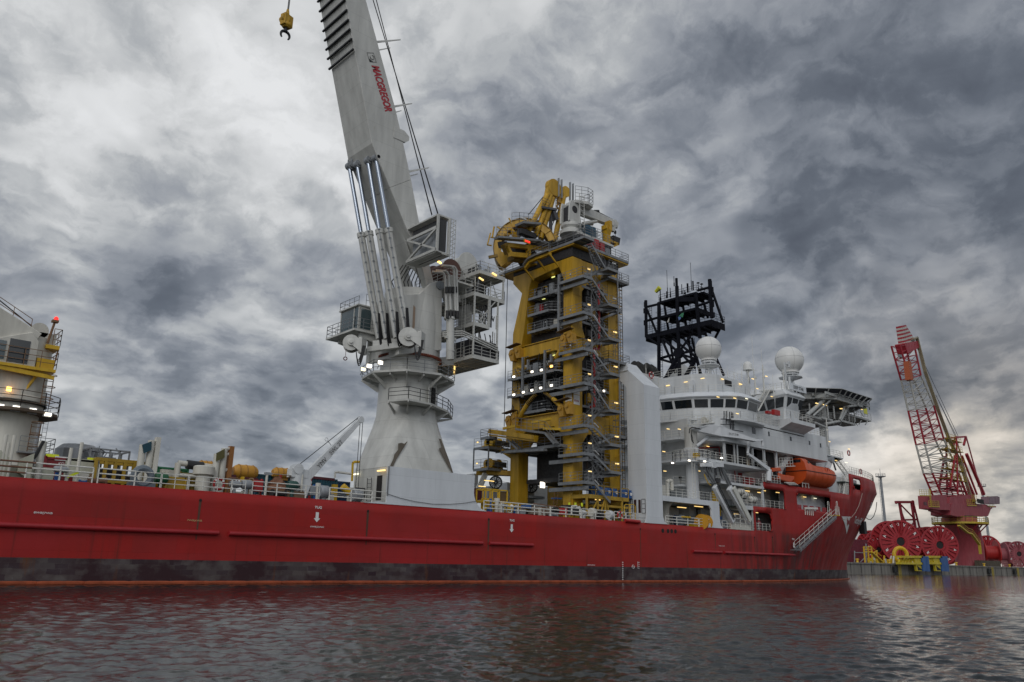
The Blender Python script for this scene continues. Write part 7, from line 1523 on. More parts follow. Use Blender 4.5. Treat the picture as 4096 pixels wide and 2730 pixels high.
  b=MB();[b.torus(p+V(L*u,0,0),(1,0,0),r*1.01,.04,18,4) for u in (-.3,0,.3)];b.cbox(p+V(0,0,-r),L*.7,r,.25);b.build('strap',M('canister_strap',(.30,.14,.02),.6),t)
 # tarpaulin heap, boxes
 p=AY(*B3(1155,940),63.4);t=thing('tarpaulin_heap','crumpled brown tarpaulin heap on a wooden box behind the rail','tarpaulin',(p.x,63.4,ZD0));b=MB();rr=random.Random(2);n,m_=14,7;P=[]
 for j in range(m_+1):
  for i in range(n):a=2*math.pi*i/n;u=j/m_;r=(1.0-.75*u ** 2)*rr.uniform(.8,1.15);P.append((p.x+1.0*r*math.cos(a),63.8+.5*r*math.sin(a),ZD0+.5+1.25*u*rr.uniform(.9,1.1)))
 b.add(P,[(j*n+i,j*n+(i+1) % n,(j+1)*n+(i+1) % n,(j+1)*n+i) for j in range(m_) for i in range(n)]+[tuple(m_*n+i for i in range(n))]);b.build('tarpaulin',M('brown_tarp',(.24,.11,.06),.8,dirt=.3),t)
 x0,x1=AY(*B3(1085,1010),63.2).x,AY(*B3(1430,1040),63.2).x;b=MB();b.box(x0,x1,63.2,64.4,ZD0,ZD0+.65);b.build('wooden_box',M('plywood',(.22,.14,.08),.8,dirt=.3),t)
 for (x0,y0,x1,y1,mt,nm,yy) in ((590,825,670,905,maroon,'red_cabinet',64.5),(890,885,968,1020,redeq,'red_cabinet',63.5),(1500,960,1600,1060,greyp,'grey_cabinet',63.6),(1440,970,1520,1060,greyp,'grey_cabinet',63.8),(750,850,760,950,yellow2,'post',64),(770,855,920,885,maroon,'beam',65),(1010,800,1075,835,greyp,'junction_box',63.4),(1690,1040,2100,1075,offwhite,'cable_duct',63.2),(130,930,215,960,offwhite,'cable_duct',63.2),(1075,815,1420,850,offwhite,'pipe_rail',63.6)):
  p,q=AY(*B3(x0,y0),yy),AY(*B3(x1,y1),yy);b=MB();b.box(p.x,q.x,yy,yy+.4,min(p.z,q.z),max(p.z,q.z));b.build(nm,mt,ship)
 for gx in (1020,1412):q=AY(*B3(gx,830),63.5);b=MB();b.tube(V(q.x,63.5,ZD0),V(q.x,63.5,q.z),.1,n=8);b.build('stanchion',offwhite,ship)
 for gx,gy in ((1170,835),(1505,855)):q=AY(*B3(gx,gy),66);b=MB();b.tube(V(q.x,66,ZD0),q,.12,n=8);b.build('red_post',redeq,ship)
 p,q=AY(*B3(1475,855),66),AY(*B3(1760,885),66);b=MB();b.beam(p,q,.3,.22);b.build('beam',maroon,ship)
 # pipe frames beside the pedestal
 b=MB();b.path([AY(*B3(1770,865),65),AY(*B3(1772,805),65),AY(*B3(1800,800),65),AY(*B3(1950,820),65)],.11,6);b.build('vent_pipe',railwhite,ship);b=MB();b.path([AY(*B3(1960,900),66),AY(*B3(1968,700),66),AY(*B3(1990,688),66),AY(*B3(2040,688),66)],.12,6);b.build('vent_pipe',yellow2,ship)
 p=AY(*B3(1895,995),64.2);t=thing('yellow_drum','small yellow drum tipped over behind the rail left of the big crane pedestal','drum',(p.x,64.2,ZD0));b=MB();b.tube(p+V(-.4,0,.25),p+V(.35,0,-.25),.32,n=14);b.build('drum_shell',yellow2,t,smooth=True)
 # lifebuoys
 for (f,gx,gy,yy,R,lb) in ((B3,487,935,62.45,.40,'red and white lifebuoy hanging on the aft rail under the rusty post rack'),(G5,1325,180,63.9,.42,'red lifebuoy on the high platform rail above the lifeboat'),(G5,1462,390,66.5,.42,'red lifebuoy on the bow rail at deck height'),(F6,1943,1290,62.0,.38,'red and white lifebuoy on the rail just left of the white trunk'),(G2,610,180,70.2,.45,'orange lifebuoy on the white rail above the bent trunk head')):
  p=AY(*f(gx,gy),yy);t=thing('lifebuoy',lb,'lifebuoy',p,'lifebuoys');b=MB();b.torus(p,(0,1,0),R,.10,24,8);b.build('ring',redeq,t,smooth=True)
  b=MB();[b.cbox(p+V(R*math.cos(a),0,R*math.sin(a)),.16,.22,.16) for a in (.78,2.36,3.93,5.5)];b.build('white_band',letterw,t)
cargo()
def provision_crane():
 p=AY(*B3(1350,880),64);k=thing('provision_crane','small white crane lettered YMV SWL 2T with a slanting arm, left of the big pedestal','crane',(p.x,64,ZD0))
 zt_=AY(*B3(1340,815),64).z;b=MB();b.lathe((p.x,64,ZD0),(0,0,1),[(.42,0),(.42,.5),(.3,.6),(.3,1.1),(.55,1.3),(.6,zt_-ZD0)],18);b.cbox((p.x,64,zt_),1.5,.9,.7);b.build('column',hw,k,smooth=True)
 b=MB();b.lathe((p.x-.2,63.4,zt_+.35),(0,1,0),[(.45,0),(.45,.1),(.25,.12),(.25,.8),(.45,.82),(.45,.9)],20);b.build('winch',hw,k,smooth=True)
 a=AY(*B3(1440,870),63.8);e=AY(*B3(2052,222),63.8);b=MB();b.beam(a,e,.4,.85,.3,.42);b.prism([(a.x-.8,a.z-.3),(a.x+.2,a.z-1.6),(a.x+.6,a.z-.3),(a.x+.2,a.z+.3)],'y',63.6,64.0);b.lathe(e+V(0,-.22,0),(0,1,0),[(.32,0),(.32,.44)],16);bo=b.build('boom',hw,k,bevel=.03)
 d=(e-a).normalized();n=V(-d.z,0,d.x);L=(e-a).length
 b=MB();w=a.lerp(e,.185)+V(0,-.30,0)-n*.26;put_text(b,'YMV',w,d,n,.40,L*.145,.0);w=a.lerp(e,.405)+V(0,-.30,0)-n*.20;put_text(b,'SWL 2T',w,d,n,.36,L*.215,.0);b.build('lettering',letterk,bo)
 b=MB();b.tube((p.x-.1,63.7,zt_+.7),e+V(-.1,0,.3),.035,n=5);b.build('hoist_rope',rope,k)
 for dx in (0,.28):b=MB();b.tube(e+V(dx,0,0),V(e.x+dx,63.8,ZD0+1.0),.03,n=5);b.build('fall_wire',rope,k)
 m_=a.lerp(e,.5);b=MB();b.tube(m_,m_+n*.9,.05,n=6);b.torus(m_+n*1.05,(0,1,0),.15,.03,12,4);b.build('rope_guide',hw,k)
provision_crane()
def midship():
 # things around the tower foot
 def bx(f,x0,y0,x1,y1,yy,d,mt,nm,par=None):p,q=AY(*f(x0,y0),yy),AY(*f(x1,y1),yy);b=MB();b.box(p.x,q.x,yy,yy+d,min(p.z,q.z),max(p.z,q.z));return b.build(nm,mt,par or ship)
 # yellow basket frame
 p,q=AY(*F6(262,960),64.5),AY(*F6(530,985),64.5);t=thing('yellow_work_cage','bright yellow steel cage with a mesh panel, between pedestal plate and tower leg','cage',((p.x+q.x)/2,65,ZD0));b=MB();z1=p.z
 for x in (p.x,p.x+.9,p.x+1.9,q.x):
  for y in (64.5,66):b.beam((x,y,ZD0),(x,y,z1),.12)
 for z in (z1,z1-1.2,ZD0+1.2):b.beam((p.x,64.5,z),(q.x,64.5,z),.12);b.beam((p.x,66,z),(q.x,66,z),.12);b.beam((p.x,64.5,z),(p.x,66,z),.12)
 b.build('frame',yellow2,t);b=MB();b.box(p.x+2,q.x-.05,64.56,64.6,z1-1.3,z1-.1);b.build('mesh_panel',M('brown_mesh',(.13,.08,.03),.8,dirt=.4,scale=8,streak=False),t);b=MB();b.box(p.x+.3,p.x+1.8,64.8,65.6,ZD0,ZD0+1.6);b.lathe((p.x+2.6,65,ZD0+.7),(1,0,0),[(.6,0),(.6,1.3)],16);b.build('yellow_box',yellow2,t)
 # white spoked cable reels
 for gx,gy,r,yy,lb in ((385,880,70,78,'white and black spoked reel wheel left of the near yellow tower leg'),(830,930,75,79,'white and black spoked reel wheel seen between the two yellow tower legs')):
  c=AY(*F6(gx,gy),yy);R=r/3.136/3200*108;t=thing('spoked_reel',lb,'reel',(c.x,yy,ZD0));d=V(-.72,-.69,0).normalized();e=V(-.69,.72,0).normalized()
  b=MB();b.lathe(c,d,[(R,-.1),(R,0),(R*.9,.02)],36);b.build('disc',hw,t);b=MB();b.torus(c,d,R*1.02,.1,36,6);b.torus(c+d*.04,d,R*.25,.12,20,6)
  for k in range(12):a=k*math.pi/6+.2;u=e*math.cos(a)+V(0,0,1)*math.sin(a);b.beam(c+u*R*.3+d*.06,c+u*R*.92+d*.06,.16,.05,.28,.05)
  b.build('spoke_pattern',rubber,t);b=MB();b.lathe(c-d*1.8,d,[(R*.8,0),(R*.8,1.7)],24);b.box(c.x-.9,c.x+.9,yy+.3,yy+1.6,ZD0,c.z-R*.7);b.build('drum',greyp,t)
 # white walls and inclined white pipes behind
 b=MB();b.box(68.5,69.2,82.5,84,ZD0,13.2);b.box(74,82,82,85,ZD0,12.4);b.build('wall',hw,ship)
 for k in range(6):p=AY(*F6(120+16*k,1000-3*k),80);q=AY(*F6(230+12*k,760),80);b=MB();b.tube(p,q,.09,n=6);b.build('sloping_pipe',railwhite,ship)
 bx(F6,130,950,210,1100,76,1,maroon,'red_cabinet');bx(F6,235,850,560,880,80,.1,steel,'walkway');bx(F6,800,1040,1000,1090,76,1.5,greyp,'winch_base')
 for gx,gy,mt,L in ((303,860,warmlamp,1.6),(215,930,warmlamp,1.1)):tube_lamp(*F6(gx,gy),y=76,L=L,mt=mt)
 p=AY(*F6(972,912),72);b=MB();b.cbox(p,.7,.15,.7);b.build('floodlight',coollamp,ship);tube_lamp(*F6(1665,1098),y=64,L=.9);tube_lamp(*F4(0,0),y=90) if False else None
 # hazard-yellow deck platform with blue drums
 x0=AY(*F6(1535,1040),63.6).x;x1=AY(*F6(2055,1090),63.6).x;z1=AY(*F6(1600,1030),63.6).z;t=thing('yellow_drum_platform','rusty yellow steel platform on braced legs between the tower and the white trunk','platform',((x0+x1)/2,64.5,ZD0));b=MB();b.box(x0,x1,63.6,66.5,z1-.45,z1);b.box(x0+2,x1,63.7,66.5,z1-1.3,z1-1.05)
 for x in (x0,x0+1.9,x0+3.2,x1-1.2):b.beam((x,63.7,ZD0),(x,63.7,z1),.2);b.beam((x,66.3,ZD0),(x,66.3,z1),.2)
 for (xa,za,xb,zb) in ((x0+.1,ZD0,x0+1.9,z1-.5),(x0+1.9,ZD0,x0+3.1,z1-.5),(x0+4.2,ZD0,x0+3.3,z1-.5)):b.beam((xa,63.65,za),(xb,63.65,zb),.14)
 b.build('platform_frame',M('rusty_yellow',(.48,.30,.03),.6,dirt=.35,rust=.3,rustcol=(.16,.05,.02)),t);b=MB();b.rail([(x0,66,z1),(x0,63.65,z1),(x1,63.65,z1)],1.1,2,1.5,.05);b.build('railing',M('rusty_yellow',(.48,.30,.03),.6),t)
 kinds=['leftmost','second from left','third from left','fourth from left','fifth from left','rightmost'];src=None
 for i,gx in enumerate((1600,1680,1770,1860,1975,2040)):
  c=AY(*F6(gx,1010),64.4)
  if src is None:
   src=thing('blue_drum','','drum',(c.x,64.4,z1),'blue drums on the yellow platform');b=MB();b.lathe((c.x,64.4,z1),(0,0,1),[(.5,0),(.52,.3),(.5,.32),(.52,.62),(.5,.64),(.5,1.0)],20);b.build('drum_shell',blue,src,smooth=True)
   b=MB();b.box(c.x-.15,c.x+.2,63.86,63.89,z1+.35,z1+.7);b.build('label_plate',letterw,src);d_=src;x_src=c.x
  else:d_=copy_tree(src,(c.x-x_src,0,0))
  d_['label']='blue plastic drum on the rusty yellow platform, %s of the six' % kinds[i]
 # white cabins and gear behind the rail
 bx(F6,1620,840,1820,960,68,2.4,hw,'deck_cabin');bx(F6,1820,860,1950,960,67.5,2.0,darkmod,'hazard_cabin');bx(F6,1640,1165,1830,1290,66,2.4,offwhite,'deck_cabin');bx(F6,1870,1170,2040,1290,66,2.4,offwhite,'deck_cabin')
 bx(F6,870,1180,1095,1290,63.6,1.0,M('wire_pallet',(.28,.22,.17),.7,dirt=.5,scale=8,streak=False),'mesh_pallet');bx(F6,765,1160,830,1210,64,.8,blue,'blue_bin');bx(F6,1240,1200,1285,1290,63.5,.8,redeq,'red_cabinet')
 bx(F6,690,1215,760,1280,63.5,.6,greyp,'valve_box');bx(F6,1300,1160,1460,1290,63.8,1.2,darkmod,'pump_skid')
 for gx,gy in ((480,1180),(520,1190),(585,1195),(640,1200)):p=AY(*F6(gx,gy),63);b=MB();b.tube(V(p.x,63,ZD0),p,.07,n=6);b.lathe(p,(0,0,1),[(.25,0),(.28,.1),(.1,.3)],12);b.build('valve_wheel',[greyp,letterw,railwhite,blue][int(gx) % 4],ship)
 for gx,gy,r,mt in ((1600,1260,.55,offwhite),(1690,1290,.5,rubber),(1820,1290,.55,hw),(1140,1230,.35,rubber),(1490,1260,.3,hw)):p=AY(*F6(gx,gy),63.3);b=MB();b.lathe(p-V(.4,0,0),(1,.3,0),[(r*.8,0),(r,.2),(r,.8),(r*.8,1.0)],18);b.tube(V(p.x,63.4,ZD0),p,r*.5,n=10);b.build('ventilator',mt,ship,smooth=True)
 b=MB();b.path([AY(*F6(x,y),63) for x,y in ((1335,1290),(1340,1180),(1400,1175),(1400,1200),(1440,1190),(1440,1280))],.1,6);b.build('pipe_run',railwhite,ship)
 b=MB()
 for gx in (2000,2060):p=AY(*F6(gx,1290),62.6);q=AY(*F6(gx,1170),62.6);b.path([p,q,q+V(.25,0,.15),q+V(.9,0,.15),V(q.x+1.1,62.6,q.z),V(q.x+1.1,62.6,ZD0)],.05,6)
 b.build('ladder_hoop',yellow2,ship)
 p,q=AY(*F6(2010,1355),61.9),AY(*F6(2190,1375),61.9);b=MB();b.tube(p,q,.2,n=10);b.build('fender_roll',redeq,ship,smooth=True)
 for gx,gy in ((1308,1155),(1385,1155),(1467,1160)):p=AY(*F6(gx,gy),64);b=MB();b.cbox(p,.18,.15,.4);b.build('marker_tape',M('fluorescent_yellow',(.75,.85,.03),.5),ship)
 b=MB();b.ladder(AY(*F6(1130,1160),66.5),AY(*F6(1150,1000),66.5),.6,(1,0,0),.03);b.build('ladder',rustrail,ship);bx(F6,1140,1070,1215,1090,66.5,.8,blue,'blue_bin')
 # yellow cable reel and blue-grey winch under the crane deck
 c=AY(*KK(960,1170),62.4);t=thing('yellow_cable_reel','yellow cable reel drum at the hull edge right of the white trunk','reel',(c.x,62.4,ZD0));d=V(1,.25,0).normalized();b=MB();b.lathe(c-d*.55,d,[(1.0,0),(1.0,.07),(.55,.1),(.55,1.5),(1.0,1.53),(1.0,1.6)],28);b.build('reel_drum',M('reel_yellow',(.60,.30,.02),.5,dirt=.3,rust=.12),t,smooth=True);b=MB();b.box(c.x-2.2,c.x+.8,62.3,63.4,ZD0,ZD0+.45);b.build('reel_stand',yellow2,t)
 c=AY(*KK(470,1140),63);b=MB();b.lathe(c-V(.5,0,0),(1,0,0),[(.3,0),(.75,.2),(.75,.9),(.4,1.2)],18);b.build('winch_drum',M('fairlead_grey',(.16,.19,.22),.4),ship,smooth=True)
 p,q=AY(*KK(480,1055),62.1),AY(*KK(680,1070),62.1);b=MB();b.tube(p,q,.11,n=8);b.build('rail_padding',yellow2,ship)
 for i,(gx,gy,r) in enumerate(((1430,1235,.62),)):c=AY(*KK(gx,gy),62.6);b=MB();b.torus(c,(.5,1,0),.45,.22,20,8);b.build('fairlead',M('fairlead_grey',(.16,.19,.22),.4),ship,smooth=True)
 bx(KK,1590,1190,2050,1370,62.0,.5,offwhite,'frame_foundation');bx(KK,1500,660,1620,900,65.5,.5,greyp,'control_cabinet');bx(KK,1340,950,1400,1120,64,.5,blue,'blue_bin')
midship()
def deck_crane():
 c=AY(*G4(1330,600),64.6);R=.85;k=thing('midship_crane','white deck crane beside the deckhouse, its long arm stowed forward below the bridge','crane',(c.x,64.6,10.35))
 z1=AY(*G4(1330,180),64.6).z;zp=AY(*G4(1300,365),63.4).z;zt_=AY(*G2(1140,910),64.6).z
 b=MB();b.lathe((c.x,64.6,10.35),(0,0,1),[(R,0),(R*.98,z1-11.1),(R*1.1,z1-10.9),(R*1.25,z1-10.5),(R*1.25,z1-10.35)],28);b.build('pedestal',white,k,smooth=True)
 b=MB();b.lathe((c.x,64.6,z1),(0,0,1),[(R*1.2,0),(R*1.05,.2),(R*1.0,zt_-z1)],28);b.build('slewing_column',M('stained_white',(.55,.54,.50),.45,dirt=.4,rust=.15,scale=1.5,rustcol=(.2,.13,.08)),k,smooth=True)
 b=MB();pl=circ(c.x,64.6,2.6,0,360,17)[:-1];b.prism(pl,'z',zp-.12,zp);o=b.build('ring_platform',white,k);b=MB();b.rail([(x,y,zp) for x,y in pl+pl[:1]],1.5,3,1.5,.035);b.build('railing',railwhite,o)
 b=MB();b.box(c.x-1.7,c.x-.9,62.6,63.2,zp,zp+1.0);b.build('yellow_locker',yellow2,o)
 b=MB();b.ladder((c.x-1.7,63.2,10.4),(c.x-1.7,63.2,zp+3),.6,(1,0,0),.04,.4);b.build('ladder',railwhite,k)
 yb_=63.6;a=AY(*G2(1170,925),yb_);m_=AY(*G2(1470,960),yb_);e=AY(*G2(2090,1095),yb_);tip=AY(*G3(370,1290),yb_)
 b=MB();S_=[((1175,925),(1225,965),63.7),((1400,872),(1440,1010),62.7),((1545,885),(1560,1035),62.1),((1800,990),(1790,1062),61.4),((2060,1078),(2050,1110),60.8)];sec=[]
 for u_,v_,y_ in S_:p,q=AY(*G2(*u_),y_),AY(*G2(*v_),y_);sec.append([V(p.x,y_-.35,p.z),V(p.x,y_+.35,p.z),V(q.x,y_+.35,q.z),V(q.x,y_-.35,q.z)])
 p,q=AY(*G3(372,1285),60.6),AY(*G3(365,1300),60.6);sec.append([V(p.x,60.35,p.z),V(p.x,60.85,p.z),V(q.x,60.85,q.z),V(q.x,60.35,q.z)])
 b.add([v for s_ in sec for v in s_],[(j*4+i,j*4+(i+1) % 4,j*4+4+(i+1) % 4,j*4+4+i) for j in range(len(sec)-1) for i in range(4)]+[(0,1,2,3),(20,21,22,23)]);tip=V(sec[-1][0].x,60.6,sec[-1][0].z)
 bo=b.build('boom',white,k,bevel=.04)
 w,w2=AY(*G2(1660,1012),61.72),AY(*G2(1790,1030),61.42);w.y -= .40;w2.y -= .40;d_=(w2-w);L_=d_.length;d_=d_.normalized();b=MB();put_text(b,'SWL 12T  27-15M',w,d_,V(0,0,1),.3,L_,.01);b.build('lettering',letterk,bo)
 b=MB();b.tube(AY(*G2(1240,1170),yb_),AY(*G2(1440,1015),yb_),.22,n=10);b.build('luffing_cylinder',white,k,smooth=True)
 p,q=AY(*G2(1110,870),yb_-.6),AY(*G2(1500,840),yb_-.6);b=MB();b.rail([p,q],1.1,3,.9,.035);b.beam(p,q,.5,.12);b.build('gallery',railwhite,k)
 c2=AY(*G2(1400,820),yb_);b=MB();b.lathe(c2-V(1.0,0,0),(1,.0,0),[(.5,0),(.5,.1),(.3,.12),(.3,1.7),(.5,1.72),(.5,1.8)],16);b.build('winch',offwhite,k)
 b=MB();b.path([AY(*G2(x,y),yb_-.5) for x,y in ((1140,990),(1145,930),(1180,905),(1340,940),(1380,925))],.07,5);b.path([AY(*G2(x,y),yb_-.6) for x,y in ((1165,960),(1170,1080),(1200,1130),(1175,1010))],.06,5);b.build('hydraulic_hose',rubber,k)
 b=MB();b.tube(tip,tip-V(0,0,.9),.18,n=10);b.tube(tip-V(0,0,.9),V(tip.x,tip.y,17.5),.02,n=4);b.build('hook_block',white,k)
 b=MB();b.tube(AY(*G2(1480,780),yb_),AY(*G3(350,1270),yb_),.03,n=4);b.build('hoist_rope',rope,k)
 # black cage ladder structure beside the arm
 for gx,g0,g1 in ((1625,680,790),(1655,680,860),(1700,690,930),(1725,690,930),(1745,700,930)):b=MB();b.beam(AY(*G2(gx,g0),61.5),AY(*G2(gx+(15 if gx > 1690 else 0),g1),61.5),.1);b.build('cable_guard',black,ship)
 for (x0,y0,x1,y1) in ((1580,792,1770,800),(1580,865,1770,873),(1740,940,1890,968)):b=MB();b.beam(AY(*G2(x0,y0),61.5),AY(*G2(x1,y1),61.5),.1);b.build('cable_guard',black,ship)
deck_crane()
def launch_frame():
 yy=61.9;t=thing('launch_frame','pair of inclined white box beams with hydraulic cylinders leaning over the hull edge','launch frame',AY(*KK(1800,1200),yy))
 for (a,e,w) in (((1215,370),(1630,1170),.78),((1545,400),(1990,1180),.95)):
  p,q=AY(*KK(*a),yy),AY(*KK(*e),yy);b=MB();b.beam(p,q,.5,w,.5,w*.8);b.build('frame_beam',white,t,bevel=.03)
 p,q=AY(*KK(1650,400),yy-.4),AY(*KK(2030,1150),yy-.4);b=MB();b.beam(p,q,.25,.75);b.build('frame_beam',M('cream_white',(.62,.62,.56),.45,dirt=.15),t,bevel=.03)
 for (a,e) in (((990,20),(1190,300)),((1045,-20),(1235,290)),((1370,-10),(1545,340)),((1400,-30),(1590,330))):b=MB();b.tube(AY(*KK(*a),yy),AY(*KK(*e),yy),.14,n=10);b.build('hydraulic_cylinder',steel,t,smooth=True)
 p,q=AY(*G4(1475,430),yy),AY(*G4(1800,440),yy);b=MB();b.beam(p,q,.5,.5);b.cbox(p.lerp(q,.5),.8,.8,.8);b.build('cross_beam',white,t)
 b=MB();rr=random.Random(6)
 for k in range(14):c=p.lerp(q,rr.random());b.tube(c,c+V(rr.uniform(-.3,1),rr.uniform(-.2,.2),rr.uniform(-1.9,-.4)),rr.uniform(.04,.1),n=5)
 c=AY(*KK(1290,240),yy);b.cbox(c,.7,.5,.6);b.build('linkage',M('dark_machinery',(.05,.05,.055),.6),t)
 p,q=AY(*KK(1300,350),yy-.35),AY(*KK(1670,1100),yy-.35);b=MB();d=(q-p).normalized();n_=V(-d.z,0,d.x)*.2;b.tube(p-n_,q-n_,.04,n=4);b.tube(p+n_,q+n_,.04,n=4)
 for k in range(30):c=p.lerp(q,k/30);b.tube(c-n_,c+n_,.035,n=4)
 b.build('cable_chain',rubber,t)
 b=MB();b.path([AY(*KK(x,y),yy) for x,y in ((990,100),(1030,200),(1080,300),(1140,350))],.07,6);b.build('yellow_hose',yellow2,t)
 p=AY(*KK(1690,1280),61.9);q=AY(*KK(2040,1290),61.9);b=MB();b.rail([V(p.x,61.9,p.z),V(q.x,61.9,p.z)],1.7,3,1.3,.045);b.build('railing',railwhite,t)
 # life-raft canisters in racks
 locs=[(1790,490,'topmost white life-raft canister, furthest aft in the rack'),(1870,560,'white life-raft canister, near one of the middle pair'),(1965,565,'white life-raft canister, far one of the middle pair'),(2070,670,'lowest and nearest white life-raft canister in the rack'),(2110,690,None)]
 for gx,gy,lb in locs:
  if not lb:continue
  c=AY(*KK(gx,gy),62.6 if gx != 1965 else 63.6);r=.5;L=1.5;g=thing('liferaft_canister',lb,'life raft',c,'white life-raft canisters');d=V(1,-.15,0).normalized();b=MB();b.lathe(c-d*L/2,d,[(r*.55,0),(r*.9,.15),(r,.3),(r,L-.3),(r*.9,L-.15),(r*.55,L)],20);b.build('canister_shell',M('canister_white',(.62,.61,.56),.4,dirt=.15),g,smooth=True)
  b=MB();b.torus(c-d*.25,d,r*1.01,.035,20,4);b.torus(c+d*.25,d,r*1.01,.035,20,4);b.cbox(c+V(0,0,-r),L*.8,.5,.12);b.build('strap',rubber,g)
launch_frame()
def person(nm,lb,loc,face,overall,helmet,h=1.76,arm=0):
 t=thing(nm,lb,'person',loc);me=bpy.data.meshes.new('body');x,y,z=0,0,0;s=h/1.76
 J=[((0,0,.95),.16),((0,0,1.15),.15),((0,0,1.38),.17),((0,0,1.50),.06),((0,.01,1.62),.095),((0,0,1.70),.09),
         ((.10,0,.88),.10),((.12,.02,.48),.07),((.12,0,.08),.05),((.12,.14,.03),.045),((-.10,0,.88),.10),((-.12,.02,.48),.07),((-.12,0,.08),.05),((-.12,.14,.03),.045),
         ((.20,0,1.40),.07),((.27,.04,1.14),.05),((.22,.26,1.05),.04),((.20,.34,1.05),.035),((-.20,0,1.40),.07),((-.27,.02,1.14),.05),((-.24,.14,.92),.04),((-.23,.18,.85),.035)]
 E=[(0,1),(1,2),(2,3),(3,4),(4,5),(0,6),(6,7),(7,8),(8,9),(0,10),(10,11),(11,12),(12,13),(2,14),(14,15),(15,16),(16,17),(2,18),(18,19),(19,20),(20,21)]
 me.from_pydata([tuple(c*s for c in p) for p,_ in J],E,[]);tmp=bpy.data.objects.new('body',me);COL.objects.link(tmp)
 sk=tmp.modifiers.new('skin','SKIN');sv=me.skin_vertices[0].data
 for v_,(_,r) in zip(sv,J):v_.radius=(r*s,r*s)
 sv[0].use_root=True;sb=tmp.modifiers.new('sub','SUBSURF');sb.levels=1;sb.render_levels=1
 bpy.context.view_layer.update();m2=bpy.data.meshes.new_from_object(tmp.evaluated_get(bpy.context.evaluated_depsgraph_get()));bpy.data.objects.remove(tmp)
 m2.materials.clear();m2.materials.append(overall);m2.materials.append(M('skin',(.42,.24,.16),.6));m2.polygons.foreach_set('material_index',[1 if (p.center.z > 1.50*s) else 0 for p in m2.polygons]);m2.polygons.foreach_set('use_smooth',[True]*len(m2.polygons));m2.name='body'
 o=bpy.data.objects.new('body',m2);COL.objects.link(o);o.parent=t;t.rotation_euler=(0,0,face)
 b=MB();b.lathe((0,.01,1.68*s),(0,0,1),[(.14,-.02),(.13,.03),(.11,.09),(.05,.135),(.01,.14)],16);b.v=[(p[0]+loc[0],p[1]+loc[1],p[2]+loc[2]) for p in b.v];b.build('helmet',helmet,t,smooth=True)
 b=MB();b.lathe((0,0,1.22*s),(0,0,1),[(.19,0),(.19,.05)],14);b.v=[(p[0]+loc[0],p[1]+loc[1],p[2]+loc[2]) for p in b.v];b.build('reflective_band',letterw,t)
 return t
p_=AY(*KK(2210,1100),62.75)
person('person','person in dark red overalls and white helmet standing at the rail in the hull opening',(p_.x,62.75,ZD0+.02),math.radians(150),M('dark_red_overalls',(.20,.012,.02),.8),letterw,1.82)
p_=AY(*HH(890,140),68.5)
person('person','person in dark clothing standing on the helicopter deck, seen against the sky',(p_.x,68.5,32.2),math.radians(180),M('dark_clothes',(.015,.015,.02),.8),M('dark_clothes',(.015,.015,.02),.8))
